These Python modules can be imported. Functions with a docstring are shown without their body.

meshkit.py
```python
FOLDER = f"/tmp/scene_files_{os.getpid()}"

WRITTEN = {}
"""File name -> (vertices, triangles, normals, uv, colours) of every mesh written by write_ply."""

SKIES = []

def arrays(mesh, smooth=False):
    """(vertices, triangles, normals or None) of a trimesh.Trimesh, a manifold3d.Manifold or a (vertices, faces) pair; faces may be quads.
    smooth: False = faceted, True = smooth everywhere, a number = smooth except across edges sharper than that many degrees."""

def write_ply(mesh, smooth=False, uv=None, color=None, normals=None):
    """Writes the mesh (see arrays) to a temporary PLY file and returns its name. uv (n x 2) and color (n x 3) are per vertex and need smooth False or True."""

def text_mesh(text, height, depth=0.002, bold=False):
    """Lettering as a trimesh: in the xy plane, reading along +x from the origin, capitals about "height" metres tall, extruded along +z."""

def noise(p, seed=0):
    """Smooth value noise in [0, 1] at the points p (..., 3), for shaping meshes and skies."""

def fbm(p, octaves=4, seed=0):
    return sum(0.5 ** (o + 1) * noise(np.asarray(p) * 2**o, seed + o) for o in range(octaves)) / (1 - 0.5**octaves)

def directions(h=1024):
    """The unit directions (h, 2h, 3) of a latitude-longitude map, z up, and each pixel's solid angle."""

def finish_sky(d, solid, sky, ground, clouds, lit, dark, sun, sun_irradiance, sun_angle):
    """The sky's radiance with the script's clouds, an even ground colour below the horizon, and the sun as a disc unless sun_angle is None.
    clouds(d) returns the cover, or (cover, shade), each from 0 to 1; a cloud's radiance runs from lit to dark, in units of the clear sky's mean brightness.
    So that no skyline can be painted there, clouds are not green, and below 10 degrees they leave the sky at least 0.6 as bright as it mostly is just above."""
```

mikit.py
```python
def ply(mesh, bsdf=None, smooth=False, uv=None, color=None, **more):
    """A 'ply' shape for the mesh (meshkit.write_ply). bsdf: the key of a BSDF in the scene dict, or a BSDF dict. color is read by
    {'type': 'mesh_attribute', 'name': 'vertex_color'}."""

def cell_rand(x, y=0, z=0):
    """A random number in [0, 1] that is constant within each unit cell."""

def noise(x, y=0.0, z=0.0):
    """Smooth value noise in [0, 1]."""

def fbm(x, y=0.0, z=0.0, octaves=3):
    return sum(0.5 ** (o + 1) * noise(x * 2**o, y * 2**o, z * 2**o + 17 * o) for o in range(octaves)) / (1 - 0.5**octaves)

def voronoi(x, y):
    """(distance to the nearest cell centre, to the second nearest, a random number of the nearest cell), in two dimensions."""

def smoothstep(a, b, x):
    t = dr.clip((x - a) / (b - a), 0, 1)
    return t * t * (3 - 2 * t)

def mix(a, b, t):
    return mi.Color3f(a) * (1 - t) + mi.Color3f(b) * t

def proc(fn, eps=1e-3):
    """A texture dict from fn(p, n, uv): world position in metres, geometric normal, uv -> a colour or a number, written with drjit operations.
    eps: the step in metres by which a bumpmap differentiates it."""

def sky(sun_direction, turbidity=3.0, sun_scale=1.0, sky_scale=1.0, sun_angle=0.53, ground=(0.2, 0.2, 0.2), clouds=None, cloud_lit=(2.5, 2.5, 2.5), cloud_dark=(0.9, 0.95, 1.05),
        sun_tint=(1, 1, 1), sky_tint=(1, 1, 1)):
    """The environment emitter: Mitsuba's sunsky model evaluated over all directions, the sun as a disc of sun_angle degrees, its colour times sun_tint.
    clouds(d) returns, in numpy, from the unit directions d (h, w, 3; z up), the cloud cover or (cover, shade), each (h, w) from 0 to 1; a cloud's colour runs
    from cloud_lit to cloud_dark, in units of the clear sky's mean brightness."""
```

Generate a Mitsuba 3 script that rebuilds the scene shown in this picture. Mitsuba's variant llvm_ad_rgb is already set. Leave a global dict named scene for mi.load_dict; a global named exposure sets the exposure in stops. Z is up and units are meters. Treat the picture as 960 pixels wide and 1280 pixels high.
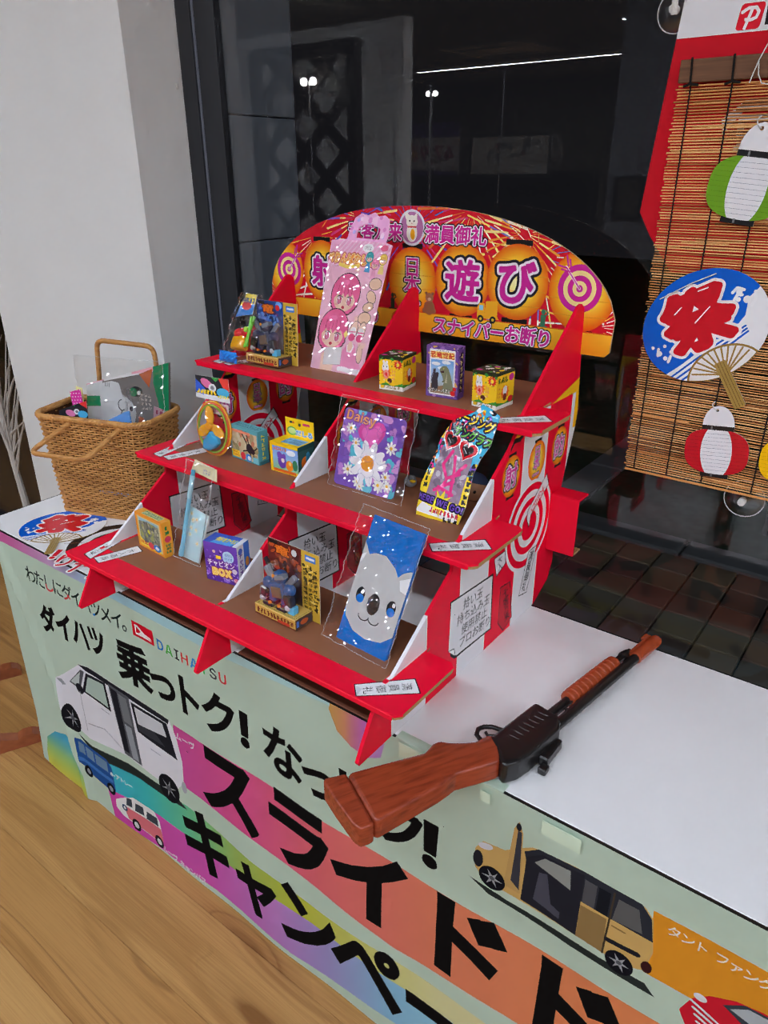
# A toy shooting-gallery prize stand on a white folding table in front of a showroom window at night.
import math, random
import numpy as np, trimesh, mitsuba as mi, mikit, shapely, mapbox_earcut as me, drjit as dr
from shapely.geometry import Polygon, Point, LineString, box as sbox
from shapely import affinity
from shapely.ops import unary_union
T = mi.ScalarTransform4f
scene, labels = {}, {}

# ---------------------------------------------------------------- camera, light, exposure
exposure = 1.72
STRIP = 20.0                       # radiance of the ceiling strip lights
_th, _ro, _ya = 0.434077, 0.00400, -0.649946
_fw = np.array([math.sin(_ya) * math.cos(_th), math.cos(_ya) * math.cos(_th), -math.sin(_th)])
_rt = np.array([math.cos(_ya), -math.sin(_ya), 0.0])
_dn = np.cross(_fw, _rt)
_d2 = -_rt * math.sin(_ro) + _dn * math.cos(_ro)
CAM = np.array([0, 0, 1.46])
scene['camera'] = {'type': 'perspective', 'fov_axis': 'x', 'fov': 2 * math.degrees(math.atan(480 / 919.236)), 'near_clip': 0.02,
                   'to_world': T().look_at(origin=CAM.tolist(), target=(CAM + _fw).tolist(), up=(-_d2).tolist())}
scene['night_sky'] = {'type': 'constant', 'radiance': {'type': 'rgb', 'value': [0.002, 0.002, 0.0025]}}

# ---------------------------------------------------------------- helpers
def lin(c):
    c = np.asarray(c, float) / 255.0
    return np.where(c <= 0.04045, c / 12.92, ((c + 0.055) / 1.055) ** 2.4)

def blend(a, b, t):
    f = lambda c: mi.Color3f(*[float(x) for x in c]) if isinstance(c, np.ndarray) else c
    return mikit.mix(f(a), f(b), t)

def uniq(key):
    if key not in scene and key not in labels and not any(k.startswith(key + '__') for k in scene): return key
    i = 1
    while True:
        k = '%s_%03d' % (key, i)
        if k not in scene and k not in labels: return k
        i += 1

def tag(key, label=None, cat=None, group=None, kind=None):
    d = labels.setdefault(key, {})
    for a, b in (('label', label), ('category', cat), ('group', group), ('kind', kind)):
        if b: d[a] = b
    return key

def thing(name, label, cat, group=None):
    key = uniq(name); labels[key] = {}
    return tag(key, label, cat, group)

def put(name, mesh, mat, color=None, smooth=False, parent=None, label=None, kind=None, cat=None, group=None, **more):
    """One mesh = one entry of the scene; color: one print colour (0-255) or one linear colour per vertex."""
    key = uniq((parent + '__' if parent else '') + name)
    if isinstance(mesh, M): color, mesh = np.array(mesh.C), (np.array(mesh.V), np.array(mesh.F))
    if color is not None and np.ndim(color) == 1:
        n = len(mesh[0]) if isinstance(mesh, tuple) else len(mesh.vertices)
        color = np.tile(lin(color), (n, 1))
    if color is not None and smooth not in (False, True): smooth = True
    scene[key] = mikit.ply(mesh, mat, smooth=smooth, **({'color': color} if color is not None else {}), **more)
    if label or kind or cat or group: tag(key, label, cat, group, kind)
    return key

class M:
    """Collects coloured pieces of one mesh."""
    def __init__(s): s.V, s.F, s.C = [], [], []
    def add(s, V, F, C):
        n = len(s.V); V = np.asarray(V, float); C = np.asarray(C, float)
        if C.ndim == 1: C = np.tile(C, (len(V), 1))
        s.V += V.tolist(); s.F += (np.asarray(F, int) + n).tolist(); s.C += C.tolist(); return s
    def mesh(s, m, c): return s.add(m.vertices, m.faces, lin(c))

def cr2(a, b): return a[..., 0] * b[..., 1] - a[..., 1] * b[..., 0]
def cat_mesh(*ms): return trimesh.util.concatenate([m for m in ms])
def bx(x0, x1, y0, y1, z0, z1):
    return trimesh.creation.box(bounds=[[min(x0, x1), min(y0, y1), min(z0, z1)], [max(x0, x1), max(y0, y1), max(z0, z1)]])
def rbox(x0, x1, y0, y1, z0, z1, r=0.003):
    """Box with chamfered edges."""
    v = []
    for X, sx in ((x0, 1), (x1, -1)):
        for Y, sy in ((y0, 1), (y1, -1)):
            for Z, sz in ((z0, 1), (z1, -1)):
                v += [[X, Y + sy * r, Z + sz * r], [X + sx * r, Y, Z + sz * r], [X + sx * r, Y + sy * r, Z]]
    return trimesh.convex.convex_hull(np.array(v))
def frame(o, yaw=0.0, lean=0.0, roll=0.0):
    """Axes of a thing that faces the viewer's side of the table: u right, v up, n towards the room."""
    u = np.array([math.cos(yaw), math.sin(yaw), 0]); b = np.array([-math.sin(yaw), math.cos(yaw), 0])
    v = np.array([0, 0, 1]) * math.cos(lean) + b * math.sin(lean)
    if roll: u, v = u * math.cos(roll) + v * math.sin(roll), v * math.cos(roll) - u * math.sin(roll)
    return np.array(o, float), u, v
def to3(P2, fr, z=0.0):
    o, u, v = fr; n = np.cross(u, v); P2 = np.asarray(P2, float)
    return o + P2[:, :1] * u + P2[:, 1:2] * v + n * (P2[:, 2:3] if P2.shape[1] > 2 else z)
def local(mesh, fr):
    m = mesh.copy(); m.vertices = to3(np.asarray(mesh.vertices), fr); return m
def ext(poly, z0, z1):
    out = []
    for g in getattr(poly, 'geoms', [poly]):
        m = trimesh.creation.extrude_polygon(g, z1 - z0, engine='earcut'); m.apply_translation([0, 0, z0]); out.append(m)
    return cat_mesh(*out)
def tube(pts, r, sides=8, closed=False, cap=True):
    p = np.asarray(pts, float); n = len(p)
    t = np.roll(p, -1, 0) - np.roll(p, 1, 0) if closed else np.gradient(p, axis=0)
    t /= np.linalg.norm(t, axis=1, keepdims=True) + 1e-12
    a = np.zeros_like(p); ref = np.array([0, 0, 1.0]) if abs(t[0, 2]) < .9 else np.array([1.0, 0, 0])
    for i in range(n):
        ref = ref - t[i] * (ref @ t[i]); ref /= np.linalg.norm(ref) + 1e-12; a[i] = ref
    b = np.cross(t, a); ang = np.arange(sides) * 2 * np.pi / sides
    r = np.broadcast_to(r, (n,))[:, None, None]
    v = (p[:, None] + r * (np.cos(ang)[None, :, None] * a[:, None] + np.sin(ang)[None, :, None] * b[:, None])).reshape(-1, 3)
    i, j = np.meshgrid(np.arange(n if closed else n - 1), np.arange(sides), indexing='ij')
    i2, j2 = (i + 1) % n, (j + 1) % sides
    q = np.stack([i * sides + j, i * sides + j2, i2 * sides + j2, i2 * sides + j], -1).reshape(-1, 4)
    f = np.vstack([q[:, [0, 1, 2]], q[:, [0, 2, 3]]])
    if cap and not closed:
        v = np.vstack([v, p[0], p[-1]]); k = np.arange(sides)
        f = np.vstack([f, np.stack([(k + 1) % sides, k, k * 0 + n * sides], 1), np.stack([(n - 1) * sides + k, (n - 1) * sides + (k + 1) % sides, k * 0 + n * sides + 1], 1)])
    return trimesh.Trimesh(v, f, process=False)
def resample(poly, n):
    L = poly.exterior if hasattr(poly, 'exterior') else poly
    return np.array([L.interpolate(t, normalized=True).coords[0] for t in np.arange(n) / n])
def loft(poly, prof, n=140):
    """A rounded solid over an outline: prof = [(z, inset)...] from bottom to top."""
    q = max(i for _, i in prof) * 1.15; poly = poly.buffer(-q).buffer(q, quad_segs=6); poly = max(getattr(poly, 'geoms', [poly]), key=lambda g: g.area)
    poly = shapely.geometry.polygon.orient(poly); p = resample(poly, n)
    t = np.roll(p, -1, 0) - np.roll(p, 1, 0); t /= np.linalg.norm(t, axis=1, keepdims=True)
    nr = np.stack([t[:, 1], -t[:, 0]], 1); V, F = [], []
    for z, i in prof: V.append(np.column_stack([p - nr * i, np.full(n, z)]))
    for k in range(len(prof) - 1):
        a = np.arange(n); b = (a + 1) % n
        F += [np.stack([k * n + a, k * n + b, (k + 1) * n + b], 1), np.stack([k * n + a, (k + 1) * n + b, (k + 1) * n + a], 1)]
    for k, flip in ((0, True), (len(prof) - 1, False)):
        f = me.triangulate_float64(np.ascontiguousarray(V[k][:, :2]), np.array([n], np.uint32)).reshape(-1, 3)
        A = V[k][:, :2]; s = sum(cr2(A[x[1]] - A[x[0]], A[x[2]] - A[x[0]]) for x in f.astype(int))
        if (s < 0) != flip: f = f[:, ::-1]
        F.append(f.astype(int) + k * n)
    return trimesh.Trimesh(np.vstack(V), np.vstack(F), process=False)

# ---------------------------------------------------------------- flat print: outlines and colours that become coloured faces
# letter outlines as plain numbers, 200 units to the em: for each character its advance, its polygons, their rings, their points
CJK = "千客万来満員御礼射的日本一遊びスナイパーお断りプロ拾い玉持ち込み使用禁止大当り入たり!祭わたしにダイハツメイ。乗っトク!なスライドドアキャンペーンムーヴアトレーバタントファンクロスジグソーパズル恐竜世紀チャピオアメージングパリピサンラスしーるべだん氷ぱん"
LATIN = "DAIHATSUBOXEREWGO!DaisyP47,930e-TYpa"
OUTLINES = [200,1,1,19,31,135,31,149,111,150,111,197,46,190,42,203,116,212,151,219,178,225,181,223,189,213,128,199,128,149,210,149,210,135,128,134,127,44,112,44,111,134,200,2,4,29,
27,108,65,117,105,133,80,156,49,137,39,147,73,168,84,179,96,193,111,190,104,180,105,178,165,178,174,173,174,171,163,157,136,133,172,120,212,112,203,98,176,103,175,44,161,
44,159,51,82,51,81,44,66,44,66,102,35,95,4,80,107,80,106,163,106,120,124,4,82,93,81,64,160,64,160,93,5,91,165,103,153,121,141,138,153,151,165,1,12,36,210,114,210,107,226,
121,230,133,210,204,210,204,173,190,173,189,196,51,196,50,173,36,173,200,1,1,34,27,55,41,64,54,76,70,101,77,119,81,136,86,188,86,198,33,199,33,213,208,213,208,199,102,
198,100,158,189,157,183,79,179,61,173,51,167,47,158,45,122,46,117,60,156,59,163,64,167,76,170,96,173,143,98,143,94,121,87,100,79,84,68,68,55,55,38,44,200,3,1,37,27,65,49,
77,68,90,93,114,101,124,32,125,32,139,112,140,112,190,41,190,41,204,111,204,112,228,128,228,129,204,200,204,200,190,128,190,128,140,209,139,209,125,139,124,154,106,173,
90,193,75,213,64,203,52,186,62,164,78,147,94,129,115,128,44,112,44,111,115,82,83,46,57,38,53,1,5,151,146,163,167,171,186,186,181,164,142,1,6,57,180,71,184,85,159,89,147,
75,142,70,156,200,4,2,55,77,158,77,171,112,172,112,194,83,194,83,207,112,208,112,228,126,228,127,208,161,208,162,228,176,228,176,208,205,207,205,194,176,194,176,172,211,
171,211,158,151,157,152,141,205,141,205,59,202,49,192,45,169,44,165,55,165,57,188,57,190,58,190,128,150,127,150,87,166,87,167,117,176,117,176,66,167,66,166,75,122,76,121,
63,112,63,112,117,121,117,122,87,138,87,138,127,99,128,98,127,98,44,85,44,85,141,136,141,136,157,4,126,172,161,172,161,194,126,194,1,6,38,215,46,226,66,215,80,205,71,193,
54,206,1,7,33,55,65,120,66,120,77,111,50,54,46,47,45,47,1,8,28,160,35,171,36,171,61,160,71,154,72,152,64,140,49,150,200,2,4,18,28,55,61,65,85,77,50,78,50,163,191,163,191,
78,152,77,212,54,200,44,137,67,148,76,148,77,90,77,90,76,101,68,72,54,39,44,4,64,103,65,89,176,89,175,103,4,64,128,65,114,176,114,175,128,4,65,152,65,139,176,139,175,152,
2,4,58,220,184,220,184,176,58,175,4,73,188,167,188,168,208,74,208,200,3,1,13,158,212,208,212,208,87,206,80,199,75,182,74,178,87,193,88,195,90,195,198,171,198,171,44,158,
44,1,43,24,131,47,159,64,188,78,184,86,202,94,228,107,226,103,207,150,206,150,193,125,192,125,162,151,161,151,148,125,147,125,124,150,123,150,111,125,110,125,77,154,80,
154,67,75,55,72,68,82,70,83,132,95,132,95,72,111,75,111,147,78,148,78,161,111,162,111,193,97,193,85,169,84,169,73,175,63,158,63,44,50,44,49,137,32,119,1,6,26,188,46,209,
60,228,73,223,56,199,34,177,200,2,1,17,132,226,146,226,148,66,153,63,191,64,196,73,198,100,212,93,210,72,207,61,204,56,197,51,191,49,147,50,139,52,134,59,132,70,1,26,28,
115,51,133,65,146,79,163,89,178,88,180,35,180,35,194,75,194,68,207,57,222,69,228,89,202,81,194,101,194,108,189,98,167,84,146,115,113,106,101,83,128,81,129,81,44,67,44,66,
126,34,101,200,3,1,18,120,168,120,182,175,182,176,227,190,227,190,182,211,182,212,168,190,167,190,62,189,54,184,48,173,45,149,44,144,58,172,58,175,61,175,167,1,8,127,144,
137,149,139,148,156,120,162,104,162,102,150,98,142,118,4,23,27,64,55,82,80,106,31,108,31,121,44,122,45,206,65,206,73,228,88,226,80,206,112,206,111,52,108,48,102,45,76,44,
72,56,94,57,98,59,97,106,71,78,39,54,36,53,4,58,178,98,178,98,194,58,194,4,58,149,98,149,98,166,58,166,4,59,138,58,121,98,121,98,138,200,3,1,21,109,156,127,190,140,229,
154,226,146,197,206,196,200,89,196,66,193,58,188,52,177,48,146,48,141,62,172,61,178,63,182,69,185,82,188,109,191,182,140,182,121,148,1,6,131,145,142,151,160,127,173,106,
161,98,152,114,3,10,38,196,60,196,68,228,84,226,74,196,107,196,107,65,52,65,51,49,38,49,4,51,79,93,79,93,127,51,127,5,51,141,52,140,93,140,93,182,51,182,200,1,3,8,55,214,
186,214,186,47,171,47,170,59,71,59,70,46,55,46,4,70,75,170,74,170,130,71,130,4,70,146,170,146,170,199,71,199,200,1,1,40,28,88,48,104,64,121,80,144,93,170,33,171,33,186,
112,186,112,228,128,228,128,186,207,186,207,171,146,170,159,145,175,123,191,105,212,89,201,76,184,90,162,114,143,144,130,171,128,170,128,97,174,96,174,82,128,81,128,44,
112,44,112,81,65,82,65,96,112,97,111,171,109,170,98,148,83,122,58,92,39,76,200,1,1,4,29,146,212,146,212,130,29,130,200,2,1,88,28,57,41,70,56,80,55,143,29,144,29,158,70,
158,70,82,80,75,72,84,84,104,90,121,93,151,94,187,75,188,75,201,106,201,98,223,111,226,122,201,143,201,144,194,152,209,158,229,171,226,166,207,210,206,210,194,160,193,
150,177,200,176,208,171,202,163,184,146,184,133,211,133,211,121,184,120,184,82,182,78,178,74,172,73,154,73,150,84,169,85,171,86,171,120,144,121,144,133,171,133,171,150,
185,164,151,164,150,175,147,172,136,180,140,188,107,188,106,167,138,167,137,116,134,85,131,78,125,73,104,72,101,84,117,84,119,86,121,89,125,141,125,154,107,154,104,130,
100,111,93,92,81,75,96,66,123,61,161,60,212,64,208,49,160,46,111,48,92,53,66,69,61,68,55,64,38,44,1,6,31,208,42,216,62,200,72,188,61,180,45,196,200,3,1,4,191,220,201,224,
215,196,205,192,1,47,38,194,72,196,111,204,113,201,116,190,105,186,86,165,72,140,65,121,63,109,65,87,71,75,82,67,93,64,106,63,124,68,137,77,148,95,155,121,156,151,152,
185,148,200,163,205,169,180,176,160,188,140,205,120,195,106,183,120,168,142,168,116,164,94,155,74,143,60,129,52,112,47,92,47,76,51,64,58,56,67,50,80,47,99,50,120,57,142,
67,161,83,182,39,178,1,5,171,213,181,215,193,191,193,188,184,184,200,1,1,26,40,69,70,84,90,98,110,115,123,129,136,146,146,163,155,182,154,184,58,183,58,201,161,200,170,
201,180,194,160,155,142,126,188,80,199,67,197,64,186,55,159,86,131,114,96,82,77,69,58,58,53,56,200,1,1,20,40,152,40,169,117,168,117,201,116,215,135,215,134,168,204,169,
204,152,134,152,131,121,121,94,104,71,79,53,78,53,63,64,86,79,103,98,113,122,117,152,200,1,1,13,38,132,81,147,119,166,153,190,179,216,192,204,167,181,139,159,139,54,121,
54,121,148,83,130,46,117,200,3,2,16,168,196,168,203,172,213,177,218,186,222,194,222,202,218,208,212,212,204,212,195,208,186,201,180,193,177,184,178,177,181,171,188,11,
176,198,179,192,182,189,190,186,196,188,201,192,203,201,198,210,192,213,188,213,180,209,1,8,133,191,149,196,180,130,202,65,185,59,175,91,162,128,144,170,1,10,33,66,50,93,
65,124,76,157,83,194,100,191,87,135,78,111,66,85,50,59,200,1,1,4,40,146,199,146,199,127,41,127,200,2,1,6,157,186,165,197,191,182,210,168,202,156,188,166,2,50,41,84,43,95,
53,110,69,122,85,132,85,168,45,169,44,183,62,182,85,183,85,220,102,220,100,185,139,192,141,192,141,190,141,177,100,169,99,136,133,143,144,143,160,141,170,138,179,132,189,
121,193,110,192,93,189,84,184,76,170,64,147,56,126,54,121,70,137,71,153,74,166,81,173,89,177,101,175,113,167,123,156,128,147,130,131,129,100,122,100,71,97,62,90,55,76,54,
59,61,47,72,9,56,87,59,81,67,74,77,71,83,72,86,78,85,115,68,105,59,95,200,5,1,20,118,52,126,74,132,107,134,208,172,218,199,228,211,217,187,208,148,198,148,161,212,161,
212,147,191,146,191,44,177,44,176,147,148,147,146,104,139,67,130,43,1,23,52,107,68,127,82,154,56,155,56,168,84,168,84,228,97,228,97,168,126,168,126,155,98,155,97,153,119,
127,124,120,116,110,99,134,97,135,97,84,84,84,84,131,68,107,59,96,1,4,101,179,113,214,125,211,110,176,1,6,37,221,50,221,50,78,121,77,121,64,37,64,1,6,58,211,68,214,74,
197,77,180,67,177,65,188,200,1,1,44,63,125,63,155,70,218,87,218,81,185,80,167,90,182,100,194,110,201,126,207,140,207,151,203,161,195,168,185,175,168,178,151,178,134,175,
111,167,93,160,83,149,72,137,64,122,57,96,50,94,50,85,63,85,64,108,69,128,77,147,92,155,104,161,128,161,152,156,174,147,187,136,193,122,192,111,187,99,175,91,163,82,142,
79,126,80,106,65,105,200,1,2,34,46,181,46,198,59,197,172,197,172,208,175,216,183,223,191,226,200,226,207,222,213,216,216,208,215,196,208,186,199,182,187,182,180,155,171,
131,163,116,150,98,133,82,118,71,100,61,79,53,77,53,64,68,85,74,104,83,121,94,134,106,145,120,155,138,164,163,168,180,10,181,202,186,194,192,191,196,191,205,196,207,206,
202,215,194,217,188,216,183,211,200,1,2,8,49,59,49,197,192,197,192,59,175,59,174,70,67,70,66,58,4,67,181,66,86,175,86,175,181,200,3,2,16,89,154,109,171,123,186,135,205,
146,228,160,224,159,217,177,190,196,170,212,158,202,146,184,160,183,149,118,149,117,157,99,144,6,123,164,124,162,181,163,165,182,152,203,138,182,2,8,108,126,192,126,192,
44,177,44,176,54,123,54,122,43,108,43,4,122,68,177,68,177,112,123,112,1,26,28,122,57,130,57,173,31,174,31,187,57,188,57,228,71,228,72,188,94,187,94,174,72,173,72,135,95,
140,97,127,72,119,71,60,69,52,64,48,53,46,38,46,34,59,54,59,57,62,57,114,33,108,200,2,1,11,154,189,169,194,178,180,187,162,196,136,202,111,203,94,188,88,183,117,174,149,
164,173,1,21,46,200,64,199,63,154,65,126,71,100,79,84,90,77,97,79,103,86,109,96,116,117,129,104,116,76,106,64,100,60,88,58,77,62,68,70,58,87,52,107,49,129,200,2,1,20,31,
52,31,66,111,67,111,130,49,131,49,145,111,146,111,200,40,201,41,215,200,215,200,201,127,200,127,146,192,145,192,131,127,131,127,67,210,66,210,52,1,4,145,113,156,121,193,
85,182,75,200,3,1,35,93,149,93,163,145,163,145,188,103,189,102,202,145,202,145,227,159,227,160,202,202,202,202,189,160,188,160,163,212,163,212,149,186,148,186,127,210,
127,211,113,186,113,186,58,184,52,181,48,170,45,148,44,143,58,163,58,170,59,171,60,171,113,95,113,95,127,171,127,171,149,1,6,110,100,121,107,135,88,144,73,132,65,123,82,
1,26,26,122,54,130,54,173,29,174,29,187,54,188,54,228,68,228,68,188,90,187,89,174,68,173,68,135,88,140,90,127,68,119,68,56,65,50,61,47,49,45,36,45,32,58,52,59,54,60,54,
114,30,107,200,1,1,48,43,191,65,189,84,188,87,218,104,217,100,188,136,191,177,197,176,182,139,177,96,174,84,129,86,129,106,139,128,143,150,143,171,137,177,133,185,123,
190,108,188,91,184,81,179,74,164,62,142,55,122,52,87,54,83,69,107,67,128,68,148,73,161,79,167,85,172,93,174,100,172,112,168,119,158,127,147,130,132,130,111,127,97,121,80,
108,73,97,58,102,72,139,80,173,43,176,200,3,1,21,29,61,41,74,58,86,58,136,30,136,30,150,72,150,73,85,94,71,112,66,133,64,178,66,212,68,208,54,196,52,126,52,107,54,86,61,
65,74,56,70,38,49,1,26,82,93,96,103,110,119,122,141,130,163,135,189,126,201,112,213,119,223,121,224,138,208,148,193,158,173,170,138,180,119,192,106,210,94,202,81,201,81,
189,87,176,99,162,122,146,163,130,123,111,96,94,82,1,6,37,217,47,225,70,204,78,193,67,184,53,201,200,1,2,45,35,90,36,108,44,123,57,135,70,142,85,146,101,148,121,192,120,
193,115,194,66,191,65,206,102,207,135,210,144,202,139,195,131,179,118,147,146,141,171,132,173,145,174,164,189,163,186,124,209,109,202,92,181,106,173,88,163,74,146,58,129,
48,116,59,139,72,157,91,163,102,168,115,156,121,135,129,111,133,88,85,79,74,68,68,57,68,46,72,38,80,10,49,95,51,89,55,85,64,84,68,85,78,98,94,134,76,130,61,121,51,108,
200,2,3,41,77,55,107,67,118,76,99,95,90,109,102,113,110,102,128,87,134,98,138,114,138,117,90,117,90,172,140,173,140,192,85,192,84,206,140,206,140,228,154,227,155,206,212,
206,212,192,155,192,155,173,206,172,206,117,154,117,149,96,141,79,148,74,171,66,214,57,206,44,194,45,169,51,149,59,132,67,114,55,88,44,86,44,4,154,131,191,130,191,160,
155,160,4,104,131,139,130,140,159,104,160,1,11,25,149,53,185,62,200,75,228,89,224,83,209,69,182,69,43,55,43,54,158,33,135,200,1,5,25,27,53,36,66,41,77,49,108,50,125,51,
214,197,214,198,61,196,55,192,49,180,46,151,45,146,59,177,59,182,61,182,106,129,105,128,46,114,46,114,104,112,105,64,105,55,71,44,51,38,43,4,128,168,182,168,182,199,129,
199,4,129,153,129,120,182,120,182,153,4,64,120,113,120,113,153,66,153,4,66,168,113,168,113,199,66,199,200,6,1,23,111,158,131,173,149,195,120,196,120,208,155,208,155,228,
169,228,170,208,205,208,205,196,174,195,192,173,211,158,202,148,197,152,185,163,170,180,169,145,155,145,154,181,134,158,121,148,1,13,33,96,33,109,207,109,207,96,129,96,
127,52,121,46,106,44,87,44,83,56,110,57,113,58,113,96,1,6,153,82,164,88,191,68,205,55,193,47,178,61,1,4,56,138,187,138,187,125,56,125,1,22,28,157,50,177,63,194,62,195,35,
196,35,208,68,208,69,228,82,228,83,208,110,208,110,196,83,195,83,193,114,172,105,162,83,179,82,145,69,145,68,179,52,160,37,147,1,7,31,56,53,71,70,88,83,84,69,67,44,47,42,
47,200,1,1,16,30,54,30,68,57,69,58,184,73,184,73,69,120,69,120,227,135,227,136,161,201,161,201,146,136,146,136,69,210,68,210,54,200,1,1,33,29,57,45,65,61,76,81,96,95,120,
106,154,33,155,33,170,109,171,111,192,112,228,128,228,126,171,208,170,208,155,133,154,148,118,163,96,185,74,197,66,211,58,201,45,192,49,175,60,153,82,134,111,120,142,113,
121,104,103,90,82,75,67,58,54,41,45,200,3,1,7,155,172,165,189,180,221,196,216,183,191,168,166,156,170,1,18,43,67,178,68,177,98,54,99,54,113,178,113,177,142,47,142,47,157,
111,157,112,228,128,228,128,157,194,157,194,44,178,44,177,52,43,53,1,7,45,213,45,214,58,219,75,194,84,174,70,167,59,190,200,1,1,27,29,58,51,72,72,93,90,119,102,147,111,
178,98,195,79,211,88,224,110,204,124,187,139,162,160,121,175,97,191,80,212,63,205,46,188,58,173,72,154,99,124,157,113,128,103,109,92,91,79,75,61,58,42,46,200,3,1,16,114,
83,117,109,130,108,129,86,131,81,135,77,143,73,156,71,178,72,201,75,201,59,182,57,155,56,136,59,126,63,118,70,1,6,128,142,128,156,150,158,198,156,198,141,174,144,1,18,42,
170,41,186,54,184,86,185,89,203,90,219,108,217,103,187,140,193,140,178,99,171,83,111,69,72,61,53,44,59,53,78,66,112,82,169,64,2,1,10,39,69,41,79,47,84,57,84,64,77,64,66,
58,59,50,58,46,59,42,63,1,4,43,210,61,210,58,105,46,105,200,4,2,51,27,128,42,135,61,147,44,162,52,169,71,156,84,169,84,170,65,182,72,190,91,180,102,198,102,202,71,202,55,
183,40,169,31,179,41,187,55,203,70,228,84,226,80,215,113,215,121,211,119,202,110,183,100,167,88,152,88,151,155,151,143,169,134,185,127,203,121,223,133,226,137,216,192,
216,201,209,185,184,166,162,176,152,188,143,214,130,205,118,181,130,159,148,158,136,83,137,82,146,55,126,36,116,5,141,202,148,188,158,172,169,186,179,202,1,5,147,89,159,
96,193,67,201,59,189,51,1,13,48,118,194,118,194,105,129,104,128,56,126,50,117,45,92,44,87,58,110,58,113,59,113,104,49,104,1,6,35,62,55,76,79,96,92,91,73,73,46,52,200,1,1,
49,31,90,75,150,76,166,76,170,74,170,38,165,36,181,50,182,77,185,78,219,96,218,93,189,99,181,91,167,90,156,107,166,121,173,139,178,159,179,174,176,186,169,196,159,204,
143,206,130,205,116,201,104,195,93,185,81,176,75,148,63,133,59,126,74,152,81,170,90,184,106,189,124,189,136,184,148,175,158,161,164,146,165,124,160,108,152,89,136,88,72,
89,52,73,52,73,121,41,76,200,1,1,23,68,88,70,184,68,216,88,216,85,170,84,90,89,77,98,70,106,67,131,67,147,72,162,80,179,95,188,107,199,94,178,71,154,57,128,50,111,50,97,
52,88,55,79,61,71,74,200,3,1,17,101,90,105,115,119,113,116,93,119,86,123,82,130,79,143,77,175,78,199,82,200,66,181,63,155,61,128,63,116,67,110,71,103,82,1,7,111,195,158,
192,193,195,193,179,158,177,114,179,111,179,1,16,45,131,55,212,73,210,67,183,61,146,60,109,61,96,63,98,73,121,80,116,81,114,67,71,66,54,53,53,52,55,46,93,200,2,1,4,185,
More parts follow.
